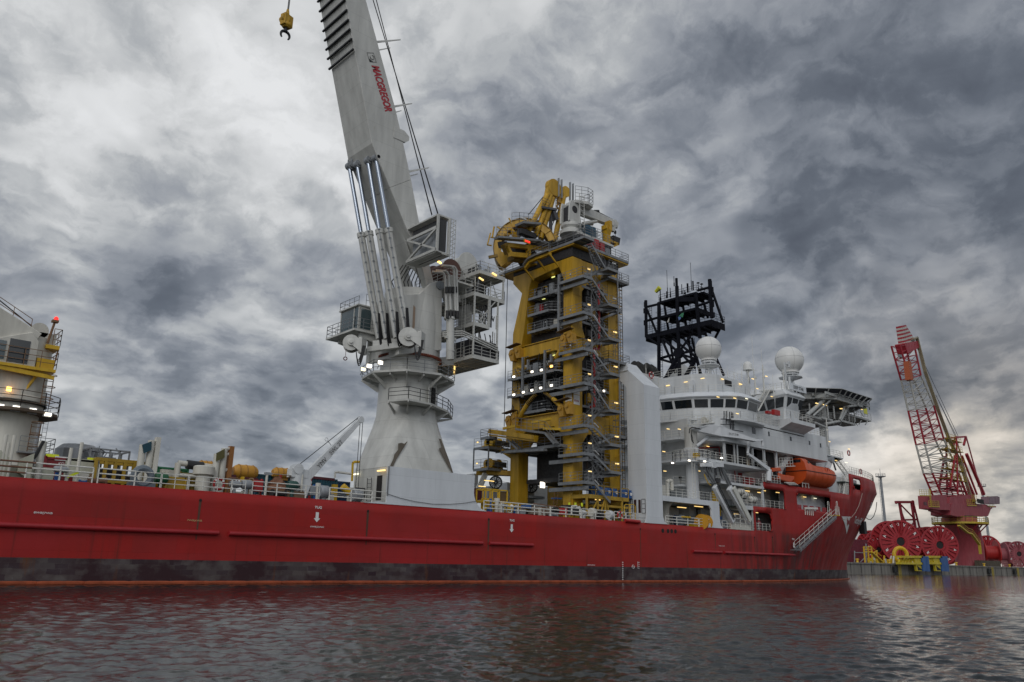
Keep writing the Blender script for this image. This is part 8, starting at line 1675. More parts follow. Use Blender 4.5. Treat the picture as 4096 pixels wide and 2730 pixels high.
def boats():
 t=thing('lifeboat','large enclosed orange lifeboat hanging in davits above the red hull','lifeboat',(123,62.8,13.9));x0,x1=117.0,128.9;yc,W=62.75,1.75
 b=MB();st=[];N_=15
 for k in range(N_):
  u=k/(N_-1);x=x0+(x1-x0)*u;bow=max(0,(u-.72)/.28);w=W*(1-.78*bow ** 2.2);kz=14.35+1.2*bow ** 2-.0;sz=16.45+.1*bow;tz=18.45 if u < .16 else (18.45-.75*min(1,(u-.16)/.14) if u < .30 else 17.7-.9*bow ** 2)
  prof=[(0,kz),(-w*.45,kz+.25),(-w*.85,kz+.9),(-w,sz-.45),(-w,sz),(-w*.86,sz+(tz-sz)*.62),(-w*.5,tz-.06),(0,tz),(w*.5,tz-.06),(w*.86,sz+(tz-sz)*.62),(w,sz),(w,sz-.45),(w*.85,kz+.9),(w*.45,kz+.25)]
  st.append([(x,yc+a,z) for a,z in prof])
 n=14;P=[p for s in st for p in s];F=[(j*n+i,j*n+(i+1) % n,(j+1)*n+(i+1) % n,(j+1)*n+i) for j in range(N_-1) for i in range(n)]+[tuple(range(n)),tuple((N_-1)*n+i for i in range(n))]
 b.add(P,F);b.build('boat_hull',orange,t,smooth=True)
 b=MB();[b.beam(V(*st[j][4])+V(0,-.03,0),V(*st[j+1][4])+V(0,-.03,0),.08,.1) for j in range(N_-1)];b.beam(V(*st[0][4])-V(.03,0,0),V(*st[0][10])-V(.03,0,0),.1,.1);b.build('fender_strip',rubber,t)
 b=MB();b.box(x0-.02,x0+.05,yc-.9,yc+.9,17.75,18.2);b.box(x0+1.2,x0+1.6,yc-1.52,yc-1.2,17.6,17.95);b.build('window',glass,t)
 b=MB();b.box(124.0,124.05,yc-W-.0,yc-W+.1,16.9,17.4);b.beam((123.6,yc-1.62,16.9),(123.6,yc-1.45,17.5),.05);b.beam((125,yc-1.62,16.9),(125,yc-1.45,17.5),.05);b.beam((123.6,yc-1.47,17.5),(125,yc-1.47,17.5),.05);b.build('hatch',M('dark_orange',(.35,.04,.01),.5),t)
 b=MB();b.prism([(118.0,14.5),(127.2,14.5),(127.0,13.95),(118.6,13.95)],'y',yc-.12,yc+.12);b.build('keel',M('dark_orange',(.35,.04,.01),.5),t)
 for (a,e,yy) in (((500,440),(660,170),63.4),((1105,310),(1125,260),63.4)):
  p,q=AY(*G5(*a),yy),AY(*G5(*e),yy);dv=thing('lifeboat_davit','inclined white davit arm with pulley holding the %s end of the orange lifeboat' % ('aft' if a[0] < 900 else 'forward'),'davit',p,'davits of the big lifeboat');b=MB()
  if a[0] > 900:p=q+V(-1.5,1.2,-3.2)
  b.beam(p,q,.5,1.0,.4,.7);b.build('arm',white,dv,bevel=.03);b=MB();b.lathe(q+V(0,-.35,0),(0,1,0),[(.55,0),(.55,.6)],20);b.build('pulley',greyp,dv,smooth=True);b=MB();b.tube(q+V(.35,-.1,0),q+V(.5,-.4,-1.7),.14,n=8);b.build('fall_block',black,dv)
 b=MB();p=AY(*G5(540,335),62.3);q=AY(*G5(690,330),62.3);b.rail([p,q],1.3,3,.8,.035);b.beam(p,q,.8,.1);b.build('boarding_platform',railwhite,ship)
 # rescue boat
 yy=61.9;t=thing('rescue_boat','small open orange rescue boat with a canopy, left of the big lifeboat','boat',AY(*G5(600,480),yy));P=[AY(*G5(*c),yy) for c in ((530,400),(585,425),(715,445),(705,480),(670,515),(560,490),(530,480))]
 b=MB();b.prism([(p.x,p.z) for p in P],'y',yy,yy+1.8);b.build('boat_hull',orange,t,bevel=.12);P=[AY(*G5(*c),yy+.4) for c in ((448,350),(540,345),(560,385),(455,395))];b=MB();b.prism([(p.x,p.z) for p in P],'y',yy+.3,yy+1.4);b.build('canopy',orange,t,bevel=.08)
 c=AY(*G5(490,420),yy+.5);b=MB();b.cbox(c,.7,.6,.8);b.build('engine',rubber,t);b=MB();b.tube(P[3],V(P[3].x,P[3].y,c.z-.4),.05);b.tube(P[2],V(P[2].x,P[2].y,c.z-.4),.05);b.build('canopy_post',railwhite,t)
 # davit for the rescue boat
 a=AY(*G5(410,500),61.6);m_=AY(*G5(415,370),61.6);e=AY(*G5(175,190),61.6);t=thing('rescue_davit','white angled davit crane beside the small rescue boat','davit',a);b=MB();b.tube(a,m_,.4,n=14);b.build('post',white,t,smooth=True);b=MB();b.beam(m_,e,.4,.6,.3,.35);b.build('arm',white,t);b=MB();k2=AY(*G5(185,30),62);b.beam(e,k2,.3,.3);b.build('mast',white,t)
 b=MB();p=AY(*G5(340,420),61.7);q=AY(*G5(540,455),61.7);b.rail([V(p.x,61.7,13.9),V(q.x,61.7,13.9)],1.1,3,.8,.035);b.build('railing',railwhite,ship);b=MB();p=AY(*G5(800,560),61.9);q=AY(*G5(870,575),61.9);b.rail([V(p.x,61.9,13.9),V(q.x,61.9,13.9)],2.0,3,.8,.05);b.build('railing',railwhite,ship)
 for k in range(5):p=AY(*G5(600+22*k,515),61.9);q=AY(*G5(650+22*k,545),61.9);b=MB();b.beam(p,q,.3,.08);b.build('skid_rail',railwhite,ship)
 p=AY(*G5(1310,450),62.6);b=MB()
 for k in range(4):b.tube(V(p.x-2.0+.45*k,62.5,13.9),V(p.x-.6+.3*k,62.5,17.1),.05,n=5)
 b.stair(V(p.x-2.2,62.9,13.9),V(p.x-.2,62.9,17.2),(0,1,0),.7);b.build('ladder_rack',railwhite,ship)
boats()
def ladder():
 yo=61.0;p=AY(*G5(770,1275),yo);q=AY(*G5(1185,895),yo);t=thing('accommodation_ladder','grey accommodation ladder slanting up the red bow side','gangway',p)
 b=MB();
 for y in (yo,yo+.8):b.beam(V(p.x,y,p.z),V(q.x,y,q.z),.12,.34);b.beam(V(p.x,y,p.z-.4),V(q.x,y,q.z-.4),.06,.08)
 for k in range(34):c=p.lerp(q,k/33);b.box(c.x-.12,c.x+.12,yo,yo+.8,c.z-.03,c.z+.02);
 for k in range(16):c=p.lerp(q,k/16);e=p.lerp(q,(k+.5)/16);b.beam(V(c.x,yo-.02,c.z),V(e.x,yo-.02,e.z-.4),.05);b.beam(V(e.x,yo-.02,e.z-.4),V(p.lerp(q,(k+1)/16).x,yo-.02,p.lerp(q,(k+1)/16).z),.05)
 b.build('stair_flight',steel,t);b=MB()
 for y in (yo,yo+.8):
  for hh in (1.1,.55):b.tube(V(p.x,y,p.z+hh),V(q.x,y,q.z+hh),.03,n=4)
  for k in range(9):c=p.lerp(q,k/8);b.tube(V(c.x,y,c.z),V(c.x,y,c.z+1.1),.028,n=4)
 b.build('handrail',railwhite,t);b=MB();b.box(p.x-1.1,p.x+.3,yo-.1,yo+.9,p.z-.2,p.z-.08);b.build('bottom_platform',steel,t);b=MB();b.box(q.x-.3,q.x+1.0,yo-.1,62.1,q.z,q.z+.12);b.build('top_platform',yellow2,t);b=MB();b.rail([V(q.x-.3,yo-.05,q.z+.1),V(q.x+1.0,yo-.05,q.z+.1)],1.3,2,.6,.035);b.path([V(q.x,yo,q.z+.1),V(q.x+.3,yo,q.z+2.2),V(q.x+.6,yo,q.z+2.3),V(q.x+.9,yo,q.z+.1)],.045,5);b.path([V(q.x-1.2,yo+.8,q.z),V(q.x-1.0,yo+.8,q.z+2.2),V(q.x-.6,yo+.8,q.z+2.2),V(q.x-.5,yo+.8,q.z)],.045,5);b.build('hoop',railwhite,t)
 b=MB();b.tube(V(q.x-1,61.5,q.z+1.3),AY(*G5(965,690),62.2),.02,n=4);b.build('hoist_wire',rope,t)
 p,q=AY(*G5(830,808),61.85),AY(*G5(965,812),61.85);b=MB();b.beam(p,q,.25,.3);[b.beam(V(p.x+.6*k,61.9,p.z),V(p.x+.6*k,61.9,p.z-1.0),.1) for k in range(5)];b.build('stowed_davit',railwhite,ship)
 # mooring line hanging off the bow
 P0=AY(*G5(1480,650),61.5);ln=thing('mooring_line','thin pale rope hanging in a curve down the red bow','rope',P0);pts=[AY(*G5(*c),61.0) for c in ((1480,640),(1465,700),(1440,780),(1400,860),(1360,910),(1300,940),(1250,935))];pts=[V(*hull_pt(p.x,p.z,-1,.2)) if False else p for p in pts];b=MB();b.path(pts,.045,5);b.build('rope',M('pale_rope',(.35,.28,.24),.8),ln)
 ln=thing('mooring_line','dark slack rope loop hanging in the air forward of the bow','rope',AY(*G5(1620,850),66));b=MB();b.path([AY(*G5(*c),70) for c in ((1645,740),(1635,830),(1610,900),(1575,938),(1545,935),(1520,915))],.07,5);b.build('rope',rope,ln)
 ln=thing('mooring_line','thin slack rope sagging across the white side plate of the crane pedestal','rope',AY(1700,2010,61.9));b=MB();b.path([AY(*c,61.9) for c in ((1553,1977),(1600,1993),(1660,2007),(1730,2017),(1800,2018),(1860,2013),(1905,2005))],.022,5);b.build('rope',rope,ln)
 b=MB();p=hull_pt(150.5,9.4,-1,.1);p2=AY(*G5(1485,1030),66.5);b.cbox(p2,1.0,1.0,2.2);b.build('anchor',rubber,ship)
ladder()
def oil_boom():
 t=thing('oil_boom','orange floating containment boom along the waterline of the red hull','boom');src=None;rr=random.Random(12);x=-12.0;mt=M('boom_orange',(.36,.07,.02),.7,dirt=.5,streak=False);k=0
 while x < 152:
  L=2.9;x2=x+L;ya=YC-hb(x,0)-.45+rr.uniform(-.08,.08);yb_=YC-hb(min(x2,153),0)-.45+rr.uniform(-.08,.08);b=MB();zb_=.09+rr.uniform(-.03,.03);a,c=V(x-.05,ya,.09),V(x2+.05,yb_,.09);m1,m2=a.lerp(c,.12),a.lerp(c,.88);b.tube(a,m1,.13,.16,n=8);b.tube(m1,m2,.16,n=8);b.tube(m2,c,.16,.13,n=8);b.build('float_segment',mt,t,smooth=True);x=x2;k += 1
oil_boom()
# ---------------------------------------------------------------- the quay across the basin
def QZ(x,y):return (3350+x/3.154,1900+y/3.154)
def Q6(x,y):return (3350+x/1.425,1250+y/1.425)
YQ=136.0;ZQ=4.0
def quay():
 b=MB();b.box(150,1500,YQ,420,-2,ZQ-.5);q=b.build('quay',concrete,keep=True);q['kind']='structure'
 b=MB();b.box(149.9,1500,YQ-.35,419,ZQ-.5,ZQ);q=b.build('quay_cap',concrete,keep=True);q['kind']='structure'
 for k in range(34):
  x=262+8.2*k;b=MB();b.box(x,x+.22,YQ-.37,YQ-.3,.2,ZQ-.02);b.build('quay_joint',darkin,q)
 src=None
 names=['left','middle','right']
 for i,(gx,gy) in enumerate(((782,1215),(1955,1230),(2275,1235))):
  p=AY(*QZ(gx,gy),YQ-1.2)
  if src is None:
   src=thing('quay_fender','','fender',(p.x,YQ-1,0),'fenders on the quay wall');b=MB();b.box(p.x-.9,p.x+.9,YQ-1.6,YQ-1.2,.0,3.6);b.build('fender_panel',M('fender_yellow',(.35,.27,.05),.7,dirt=.4),src)
   b=MB();b.box(p.x-4.0,p.x-1.0,YQ-1.1,YQ-.36,.8,3.0);b.build('rubber_block',rubber,src);xs=p.x;f=src
  else:f=copy_tree(src,(p.x-xs,0,0))
  f['label']='dull yellow fender panel with black rubber block on the quay wall, %s of three' % names[i]
 for gx in (650,1490,1840,2160,245):p=AY(*QZ(gx,1110),YQ+1);t=thing('bollard','bollard'.replace('bollard','small yellow mooring bollard on the quay edge'),'bollard',(p.x,YQ+.8,ZQ),'yellow bollards on the quay');b=MB();b.lathe((p.x,YQ+.8,ZQ),(0,0,1),[(.55,0),(.4,.3),(.4,.8),(.7,1.0),(.6,1.3)],12);b.build('bollard_body',yellow2,t,smooth=True);t['label']={650:'yellow bollard left of the yellow and blue gangway bases',1490:'yellow bollard on the quay edge at the left foot of the pink crane tower',1840:'yellow bollard just right of the pink crane tower',2160:'yellow bollard at the quay edge near the right border',245:'yellow bollard on the quay edge right beside the ship bow'}[gx]
quay()
rcol=[M('reel_red',(.36,.018,.026),.5,dirt=.3),M('reel_bright_red',(.42,.016,.014),.5,dirt=.2),M('reel_pink',(.30,.07,.085),.6,dirt=.25)]
def reel(lb,gx,gy,r,yy,w,face,mt,text=True,thin=False):
 c=AY(*QZ(gx,gy),yy);R=r/3.154/3200*V(c.x,c.y,c.z).length;d=V(-math.sin(face),-math.cos(face),0);e=d.cross(V(0,0,1)).normalized()
 if e.x < 0:e=-e
 c.z=max(c.z,ZQ+R+.2) if not thin else c.z
 t=thing('pipe_reel',lb,'reel',(c.x,c.y,ZQ),'giant red pipe reels on the quay')
 for s,off in ((0,0.0),(1,-w)):
  o=c+d*off;b=MB();b.lathe(o-d*.2,d,[(R*.17,0),(R*.93,0),(R*.93,.18)],48,cap=False);b.lathe(o-d*.25,d,[(R*.90,0),(R,0),(R,.55),(R*.92,.55),(R*.92,.0)],48,cap=False);b.torus(o+d*.1,d,R*.24,R*.05,24,6)
  for k in range(24):a=2*math.pi*k/24+.1;u=e*math.cos(a)+V(0,0,1)*math.sin(a);b.beam(o+u*R*.25+d*.25,o+u*R*.93+d*.25,.3,.9)
  f=b.build('flange',mt,t)
  if s == 0:
   b=MB();b.lathe(o+d*.05,d,[(.01,0),(R*.2,0)],24,cap=False)
   for k in range(24):a=2*math.pi*k/24+.23;u=e*math.cos(a)+V(0,0,1)*math.sin(a);b.beam(o+u*R*.29+d*.03,o+u*R*.37+d*.03,R*.05,.1)
   b.build('hub_opening',darkin,f)
   if text:
    b=MB();word='NOVBR A NOVBR A '
    for k,ch in enumerate(word):
     if ch == ' ':continue
     a=math.radians(118-22.5*k);u=e*math.cos(a)+V(0,0,1)*math.sin(a);tg=e*math.sin(a)-V(0,0,1)*math.cos(a);s_=R*.15;put_text(b,ch,o+u*R*.72-tg*s_*.4+d*.36,tg,u,s_,s_*.8,.02)
    b.build('lettering',letterw,f)
 b=MB();b.lathe(c-d*w,d,[(R*.55,0),(R*.55,w)],40,cap=False);b.build('drum',mt,t,smooth=True)
 b=MB()
 for off in (0.3,-w-.3):o=c+d*off;b.prism([(0,0),(1,0),(1,1)],'z',0,0) if False else b.beam(V(o.x,o.y,ZQ),V(o.x,o.y,max(ZQ+.4,c.z-R*.9)),1.2)
 b.build('cradle',M('cradle_dark_red',(.12,.02,.02),.6),t)
def reels():
 fa=math.radians(41)
 reel('large red flanged reel second from the ship, the biggest full disc with NOVBRA lettering',800,880,235,150,9,fa,rcol[0])
 reel('red and white lettered reel in the middle, partly behind the blue slabs, tilted bright rim',1295,925,205,147,9,fa,rcol[0])
 reel('smaller red reel just right of the ship bow, in front of the taller one',520,945,145,160,7,fa,rcol[0])
 reel('tall red reel at far left of the row, mostly hidden behind the front reels',545,925,185,178,9,fa,rcol[0])
 reel('red reel peeking out between the biggest reel and the lattice frame',1075,850,160,185,8,fa,rcol[0])
 reel('bright red reel showing only its rim behind the pink crane tower, left side',1360,905,190,172,9,fa,rcol[1],False)
 reel('bright red reel directly right of the pink crane tower',1830,960,130,152,12,math.radians(-35),rcol[1],False)
 reel('red reel rim behind the bright red reel, with white letters, right of the tower',1900,960,160,190,12,fa,rcol[0])
 reel('rusty red reel right of the bright red one',2010,985,130,155,12,math.radians(-35),rcol[1],False)
 reel('faded pink reel cut off by the right border, with a bright hub hole',2290,1000,130,165,10,fa,rcol[2])
 reel('faded dusty pink reel between the rusty one and the right border',2120,1010,125,168,12,math.radians(-35),rcol[2],False)
reels()
def quay_crane():
 pk=M('faded_red_crane',(.32,.05,.065),.55,dirt=.25,rust=.05);pr=M('crane_red',(.36,.02,.035),.5,dirt=.2);pw=M('crane_jib_white',(.50,.49,.45),.5,dirt=.2,rust=.1);ye=M('crane_yellow',(.52,.38,.03),.5,dirt=.3)
 Y0=150.0;def_=lambda gx,gy,y=Y0:AY(*QZ(gx,gy),y)
 c=def_(1660,1140);t=thing('pedestal_crane','tall faded-red harbour crane with a red and white lattice jib on a round tower','crane',(c.x,Y0,ZQ))
 def R_(g0,g1,gy):return (def_(g1,gy).x-def_(g0,gy).x)/2*.72,(def_((g0+g1)/2,gy).x)
 z=[def_(1600,y).z for y in (1140,900,720,620,575,520,400,260)]
 x0=c.x;rb=135/3.154/3200*c.length
 b=MB();zt_=def_(1560,640).z;
 cc=def_(1560,640);n=28;P=[];lev=[(def_(1672,1140),140),(def_(1665,1000),142),(def_(1640,860),150),(def_(1600,730),158),(def_(1562,640),165)]
 for q,hw_ in lev:
  r=hw_/3.154/3200*q.length
  for i in range(n):a=2*math.pi*i/n;P.append((q.x+r*math.cos(a),q.y+r*math.sin(a),q.z if q is not lev[0][0] else ZQ))
 b.add(P,[(j*n+i,j*n+(i+1) % n,(j+1)*n+(i+1) % n,(j+1)*n+i) for j in range(4) for i in range(n)]);b.build('tower',pk,t,smooth=True)
 def cyl(gxc,g0,g1,hw_,mt,nm,n=28):p,q=def_(gxc,g1),def_(gxc,g0);r=hw_/3.154/3200*p.length;b=MB();b.lathe((p.x,Y0,p.z),(0,0,1),[(r,0),(r,q.z-p.z)],n);return b.build(nm,mt,t,smooth=True)
 o=cyl(1548,605,628,278,ye,'ring_platform',12);p=def_(1548,610);r=275/3.154/3200*p.length;b=MB();pl=circ(p.x,Y0,r,0,360,13);b.rail([(x,y,p.z) for x,y in pl],2.6,3,3.0,.1);b.build('railing',ye,o)
 b=MB()
 for k in range(8):a=k*.785+.2;b.beam(V(p.x+r*.95*math.cos(a),Y0+r*.95*math.sin(a),p.z-.4),V(p.x+r*.55*math.cos(a),Y0+r*.55*math.sin(a),p.z-5.5),.5)
 b.build('bracket',pr,t)
 cyl(1540,545,605,172,pk,'neck');cyl(1540,525,548,170,rubber,'slewing_ring')
 P_=[def_(*g) for g in ((1300,400),(1300,510),(1380,530),(1700,530),(1780,525),(1820,430),(1760,380),(1640,370),(1320,365))];b=MB();b.prism([(p.x,p.z) for p in P_],'y',Y0-4.5,Y0+4.5);b.build('turntable',pk,t)
 P_=[def_(*g) for g in ((1295,370),(1640,372),(1620,270),(1560,255),(1310,285))];b=MB();b.prism([(p.x,p.z) for p in P_],'y',Y0-4,Y0+4);b.build('machinery_house',pk,t)
 P_=[def_(*g) for g in ((1040,265),(1055,430),(1150,445),(1290,450),(1290,370),(1250,365),(1250,255))];b=MB();b.prism([(p.x,p.z) for p in P_],'y',Y0-4.6,Y0+1);hs=b.build('engine_house',pk,t)
 p,q=def_(1085,340,Y0-4.7),def_(1130,390,Y0-4.7);b=MB();b.box(p.x,q.x,Y0-4.75,Y0-4.6,q.z,p.z);b.build('door',maroon,hs)
 def rl(g0,g1,h,y=Y0-4.8):a,c_=def_(*g0,y),def_(*g1,y);b=MB();b.rail([a,c_],h,3,2.4,.09);b.beam(a,c_,.3,.4);b.build('gallery',ye,t)
 rl((1040,262),(1180,265),2.6);rl((1155,400),(1285,405),2.6);rl((1640,385),(1755,390),3);rl((1900,395),(1975,400),5);rl((1700,330),(1760,330),3)
 p=def_(1185,400,Y0-5);b=MB();b.ladder(p,V(p.x,p.y,def_(1185,215).z),1.0,(1,0,0),.12,.8);b.build('ladder',ye,t)
 P_=[def_(*g) for g in ((1750,370),(1890,375),(1890,290),(1860,275),(1755,280))];b=MB();b.prism([(p.x,p.z) for p in P_],'y',Y0-6,Y0-2);cb=b.build('operator_cab',M('cab_grey_red',(.20,.12,.14),.5,dirt=.2),t);p,q=def_(1760,300,Y0-6.05),def_(1850,370,Y0-6.05);b=MB();b.box(p.x,q.x,Y0-6.1,Y0-5.9,q.z,p.z);b.build('window',darkin,cb)
 b=MB();b.beam(def_(1640,400),def_(1975,405),2,.7);b.beam(def_(1770,500),def_(1945,420),.5);b.beam(def_(1150,450),def_(1300,500),.6);b.build('cantilever',pr,t)
 # back frame
 def q6(x,y,yy=Y0):return AY(*Q6(x,y),yy)
 for a,e,w in (((795,1045),(705,715),.55),((765,1040),(680,820),.8),((805,1040),(705,810),1.3),((690,1045),(645,930),.5),((655,1040),(648,720),.7),((610,1000),(640,820),.9),((700,712),(640,716),.9),((703,712),(690,760),.9)):
  for dy in (-2.5,2.5):b=MB();b.beam(q6(*a,Y0)+V(0,dy,0),q6(*e,Y0)+V(0,dy,0),w);b.build('back_stay',pr if w > .6 else pk,t)
 for k in range(6):u,w=q6(600,920-0,Y0-2),q6(690,915,Y0-2);zz_=q6(650,1010-55*k,Y0).z;x_a,x_b=q6(600+6*k,1000,Y0).x,q6(715,1000,Y0).x;b=MB();b.box(x_a,x_b,Y0-2.6,Y0+2.6,zz_-.2,zz_);b.rail([V(x_a,Y0-2.6,zz_),V(x_b-(2 if k > 2 else 0),Y0-2.6,zz_)],2.4,2,2.5,.1);b.build('gallery',ye if k != 0 else pr,t)
 # lattice jib: left and right chords read off the photograph, four chords in depth
 Lc=[(595,1045),(540,915),(497,750),(452,555),(411,380),(355,185)];Rc=[(740,1045),(690,915),(605,720),(548,530),(475,360),(433,165)];cols=[pr,pw,pr,pw,pr]
 for i in range(5):
  mt=cols[i];a0,a1,b0,b1=q6(*Lc[i],Y0-2),q6(*Lc[i+1],Y0-2),q6(*Rc[i],Y0-2),q6(*Rc[i+1],Y0-2);b=MB();D=V(0,4,0)
  for u,w in ((a0,a1),(b0,b1),(a0+D,a1+D),(b0+D,b1+D)):b.tube(u,w,.46,n=6)
  m_=5
  for k in range(m_):
   s0,s1=k/m_,(k+1)/m_;l0,l1,r0,r1=a0.lerp(a1,s0),a0.lerp(a1,s1),b0.lerp(b1,s0),b0.lerp(b1,s1)
   for dd in (V(0,0,0),D):
    b.tube(l0+dd,r0+dd,.24,n=4);b.tube(*((l0+dd,r1+dd) if k % 2 else (r0+dd,l1+dd)),.24,n=4)
   b.tube(l0,l1+D,.12,n=4);b.tube(r0+D,r1,.12,n=4);b.tube(l0,l0+D,.14,n=4);b.tube(r0,r0+D,.14,n=4)
  b.build('jib_section',mt,t)
 b=MB();H=[q6(*g,Y0) for g in ((355,185),(355,180),(430,168),(440,205),(372,240))];b.prism([(p.x,p.z) for p in H],'y',Y0-2.4,Y0+2.4);b.build('jib_head',pr,t)
 for k in range(5):
  g0=(347+2.8*k,75+24*k);L_,R2=q6(350+3*k,80+21*k,Y0),q6(372+11*k,75+18*k,Y0);l2,r2=q6(350+3*(k+.5),80+21*(k+.5),Y0),q6(372+11*(k+.5),75+18*(k+.5),Y0);l3,r3=q6(350+3*(k+1),80+21*(k+1),Y0),q6(372+11*(k+1),75+18*(k+1),Y0)
  b=MB();b.prism([(p.x,p.z) for p in (L_,R2,r2,l2)],'y',Y0-1.5,Y0+1.5);b.build('jib_tip',pr,t);b=MB();b.prism([(p.x,p.z) for p in (l2,r2,r3,l3)],'y',Y0-1.5,Y0+1.5);b.build('jib_tip',pw,t)
 # walkway and ropes along the back of the jib
 W=[(760,1060),(700,850),(640,735),(575,560),(500,340),(452,145),(425,155)];b=MB()
 for u,w in zip(W[:-1],W[1:]):b.beam(q6(*u,Y0-2.2),q6(*w,Y0-2.2),1.6,.5);b.tube(q6(*u,Y0-3.2)+V(1.5,0,1.0),q6(*w,Y0-3.2)+V(1.5,0,1.0),.12,n=4)
 b.build('jib_walkway',M('walkway_tan',(.36,.31,.20),.6,dirt=.3),t)
 for a,e in (((675,715),(560,470)),((680,712),(575,500)),((690,712),(452,200))):b=MB();b.tube(q6(*a),q6(*e),.14,n=5);b.build('luffing_rope',M('rope_blue_grey',(.16,.18,.22),.6),t)
 b=MB();p=q6(403,335,Y0-3.5);b.cbox(p,3,2.5,9);b.build('hook_block',M('hook_orange',(.40,.09,.03),.6),t);b=MB();p=q6(356,250,Y0-3);b.cbox(p,2.5,1,1.2);b.build('lamp_head',steel,t)
 # external stairs on the tower
 pts=[def_(*g,Y0-9) for g in ((1530,640),(1640,730),(1690,745),(1790,880),(1805,1000))]
 for u,w in zip(pts[:-1],pts[1:]):b=MB();b.beam(u,w,1.2,.7);b.tube(u+V(0,-.6,2),w+V(0,-.6,2),.12,n=4);b.tube(u+V(0,-.6,1),w+V(0,-.6,1),.1,n=4);b.build('stair_flight',ye,t)
quay_crane()
def quay_gear():
 yq=140.0
 def q(gx,gy,y=yq):return AY(*QZ(gx,gy),y)
 # yellow frames with blue slabs hanging over the quay edge
 ysh=M('frame_yellow',(.62,.48,.02),.5,dirt=.3);bsl=M('slab_blue',(.02,.09,.27),.5,dirt=.1)
 for i,(dx,lb) in enumerate(((0,'yellow quay-edge frame with a blue sloped slab, left one of two'),(240,'yellow quay-edge frame with a blue sloped slab, right one of two'))):
  Y1=133.5;t=thing('cantilever_frame',lb,'frame',q(1020+dx,1200,Y1),'yellow and blue frames on the quay edge');a=q(770+(370 if i else 0),1040,Y1);b=MB()
  top0,top1=q((770 if i == 0 else 1140),1035,Y1),q(1045+dx,1035,Y1);bot0,bot1=q((770 if i == 0 else 1140),1115,Y1),q(1045+dx,1120,Y1)
  for u,w in ((top0,top1),(bot0,bot1)):b.beam(u,w,2.0,.8)
  m_=7
  for k in range(m_):u,w=bot0.lerp(bot1,k/m_),top0.lerp(top1,(k+.5)/m_);x_=bot0.lerp(bot1,(k+1)/m_);b.beam(u,w,.5,.3);b.beam(w,x_,.5,.3)
  P_=[q(945+dx,1040,Y1),q(1055+dx,1040,Y1),q(1070+dx,1215,Y1),q(985+dx,1215,Y1),q(970+dx,1130,Y1)];b.prism([(p.x,p.z) for p in P_],'y',Y1-.5,Y1+.3);b.build('frame',ysh,t)
  P_=[q(985+dx,1145,Y1),q(1060+dx,1205,Y1),q(1000+dx,1205,Y1)];b=MB();b.prism([(p.x,p.z) for p in P_],'y',Y1-.55,Y1-.45);b.build('opening',darkin,t)
  P_=[q(1045+dx,1028,Y1-.6),q(1135+dx,1028,Y1-.6),q(1160+dx,1222,Y1-.6),q(1068+dx,1215,Y1-.6)];b=MB();b.prism([(p.x,p.z) for p in P_],'y',Y1-1.0,Y1-.6);b.build('blue_slab',bsl,t)
 # yellow machine with an arched gripper
 t=thing('yellow_spooling_gear','bright yellow machine with a round arch on the quay right of the bow','machine',q(620,1100));rr=random.Random(21)
 c=q(795,1010,139);r=75/3.154/3200*c.length;b=MB();b.torus(c,(-.6,-.8,0),r,r*.28,20,8);b.build('arch',yellow2,t)
 for k in range(20):p=q(rr.uniform(400,720),rr.uniform(1030,1100),139+rr.uniform(0,4));s=rr.uniform(1.2,3.5);b=MB();b.cbox((p.x,p.y,(ZQ+p.z)/2),s,1.5,p.z-ZQ) if rr.random() < .35 else b.beam(V(p.x,p.y,ZQ),V(p.x+rr.uniform(-3,3),p.y,p.z+1),.5);b.build('gear_part',rr.choice([yellow2,ysh,yellow2,offwhite]),t)
 b=MB()
 for gx in (330,380,425):p=q(gx,905,138);b.beam(V(p.x,138,ZQ),p,.4)
 for gy in (910,940,970):b.beam(q(330,gy,138),q(430,gy,138),.35)
 b.build('stair_tower',yellow2,t);b=MB();u,w=q(420,975,138),q(560,1100,138);b.beam(u,w,1.5,.5);b.tube(u+V(0,0,2.2),w+V(0,0,2.2),.15);b.build('stair_flight',yellow2,t);b=MB();p=q(490,960,138);b.beam(V(p.x,138,ZQ),p,.5);b.beam(q(430,1000,138),q(500,960,138),.4);b.build('davit',yellow2,t)
 # lattice A-frame
 A_=M('frame_red',(.27,.02,.035),.5,dirt=.2);t=thing('portal_tower','dark red lattice portal frame rising above the reels left of the harbour crane','frame',q(900,1000,158));Yf_=158
 for g0,g1,w in (((735,345),(955,345),1.1),((740,335),(740,365),.8),((950,325),(950,360),.8),((780,350),(830,640),1.0),((935,350),(985,700),1.0),((955,350),(1035,670),.7),((985,690),(1045,1010),.9),((800,380),(955,540),.5),((830,570),(1000,565),.8),((835,640),(985,490),.5) if False else ((930,650),(975,580),.5),((815,480),(870,640),.4),((840,570),(1000,720),.4),((870,870),(1000,1000),.5),((950,860),(880,1000),.5),((1020,860),(1100,855),.5)):b=MB();b.beam(q(*g0,Yf_),q(*g1,Yf_),w);b.build('lattice_bar',A_,t)
 # red container stack by the bow and concrete clutter
 p0,p1=q(140,1100,150),q(375,825,150);t=container('red_store','plain dark red store building on the quay just right of the ship bow',p0.x-30,p1.x,150,8,ZQ,p1.z-ZQ,M('store_red',(.15,.012,.03),.5,dirt=.2),cat='building')
 b=MB();
 for gx in (215,360):p=q(gx,1100,149);w=q(gx,870 if gx > 300 else 960,149);b.beam(V(p.x,149,ZQ),w,.3)
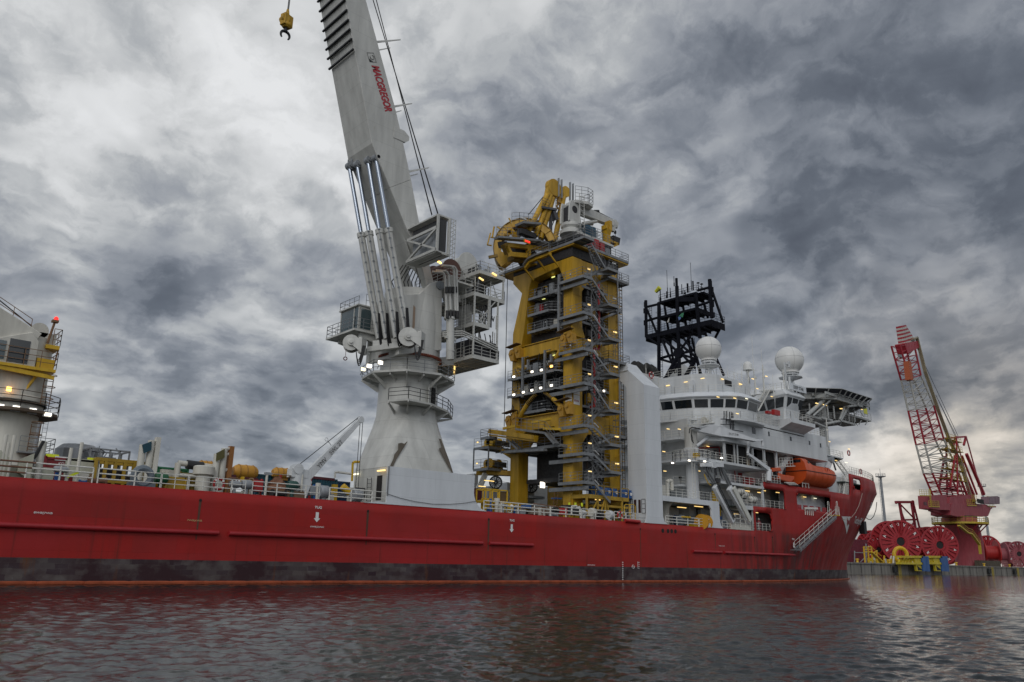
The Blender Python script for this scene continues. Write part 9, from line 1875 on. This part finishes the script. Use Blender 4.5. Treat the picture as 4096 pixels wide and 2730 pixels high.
 b.beam(q(215,980,149),q(370,985,149),.25);b.beam(q(290,1100,149),q(360,1030,149),.25);b.build('pipe_frame',greyp,t)
 t=thing('timber_stack','long low stack of brown mats and netting on the quay right of the pink tower','stack',q(1930,1130,142));b=MB();p,w=q(1810,1080,142),q(2065,1160,142);b.box(p.x,w.x,142,145,ZQ,p.z);b.build('mats',M('brown_mats',(.10,.08,.055),.9,dirt=.6,scale=3),t)
 for gx0,gx1 in ((2070,2145),(2215,2320)):
  p,w=q(gx0,1085,142),q(gx1,1150,142);t=thing('wire_basket','pink wire basket on the quay, %s' % ('beside the brown mats' if gx0 < 2100 else 'second one, in front of the faded pink reel'),'basket',((p.x+w.x)/2,142,ZQ),'wire baskets on the quay');b=MB()
  for x in np.linspace(p.x,w.x,6):b.beam((x,142,ZQ),(x,142,p.z),.3)
  for z_ in np.linspace(ZQ+.3,p.z,4):b.beam((p.x,142,z_),(w.x,142,z_),.25)
  b.build('basket_frame',M('basket_pink',(.32,.13,.13),.6),t)
 # tall light masts
 for gx0,gy0,gx1,gy1,yy,lb in ((612,700,515,20,215,'tall grey light mast with a round top platform directly behind the ship bow'),(1908,790,1780,140,215,'tall grey light mast with a round top platform behind the harbour crane cab')):
  p,w=q(gx0,gy0,yy),q(gx1,gy1,yy);t=thing('light_mast',lb,'mast',(p.x,yy,ZQ));b=MB();b.tube(V(p.x,yy,ZQ),V(p.x,yy,w.z),.95,.6,n=10);b.build('mast_pole',greyp,t,smooth=True)
  b=MB();b.lathe((p.x,yy,w.z),(0,0,1),[(.6,-.6),(3.0,0),(3.0,.3)],12);b.rail([(p.x+2.9*math.cos(a),yy+2.9*math.sin(a),w.z+.3) for a in np.linspace(0,6.28,9)],1.6,2,3,.08);b.tube((p.x,yy,w.z),(p.x,yy,w.z+5),.12,n=5);b.build('top_platform',greyp,t)
  b=MB();b.ladder(V(p.x-2.6,yy,ZQ),V(p.x-2.6,yy,w.z),1.4,(1,0,0),.12,1.6);b.build('ladder',greyp,t)
quay_gear()
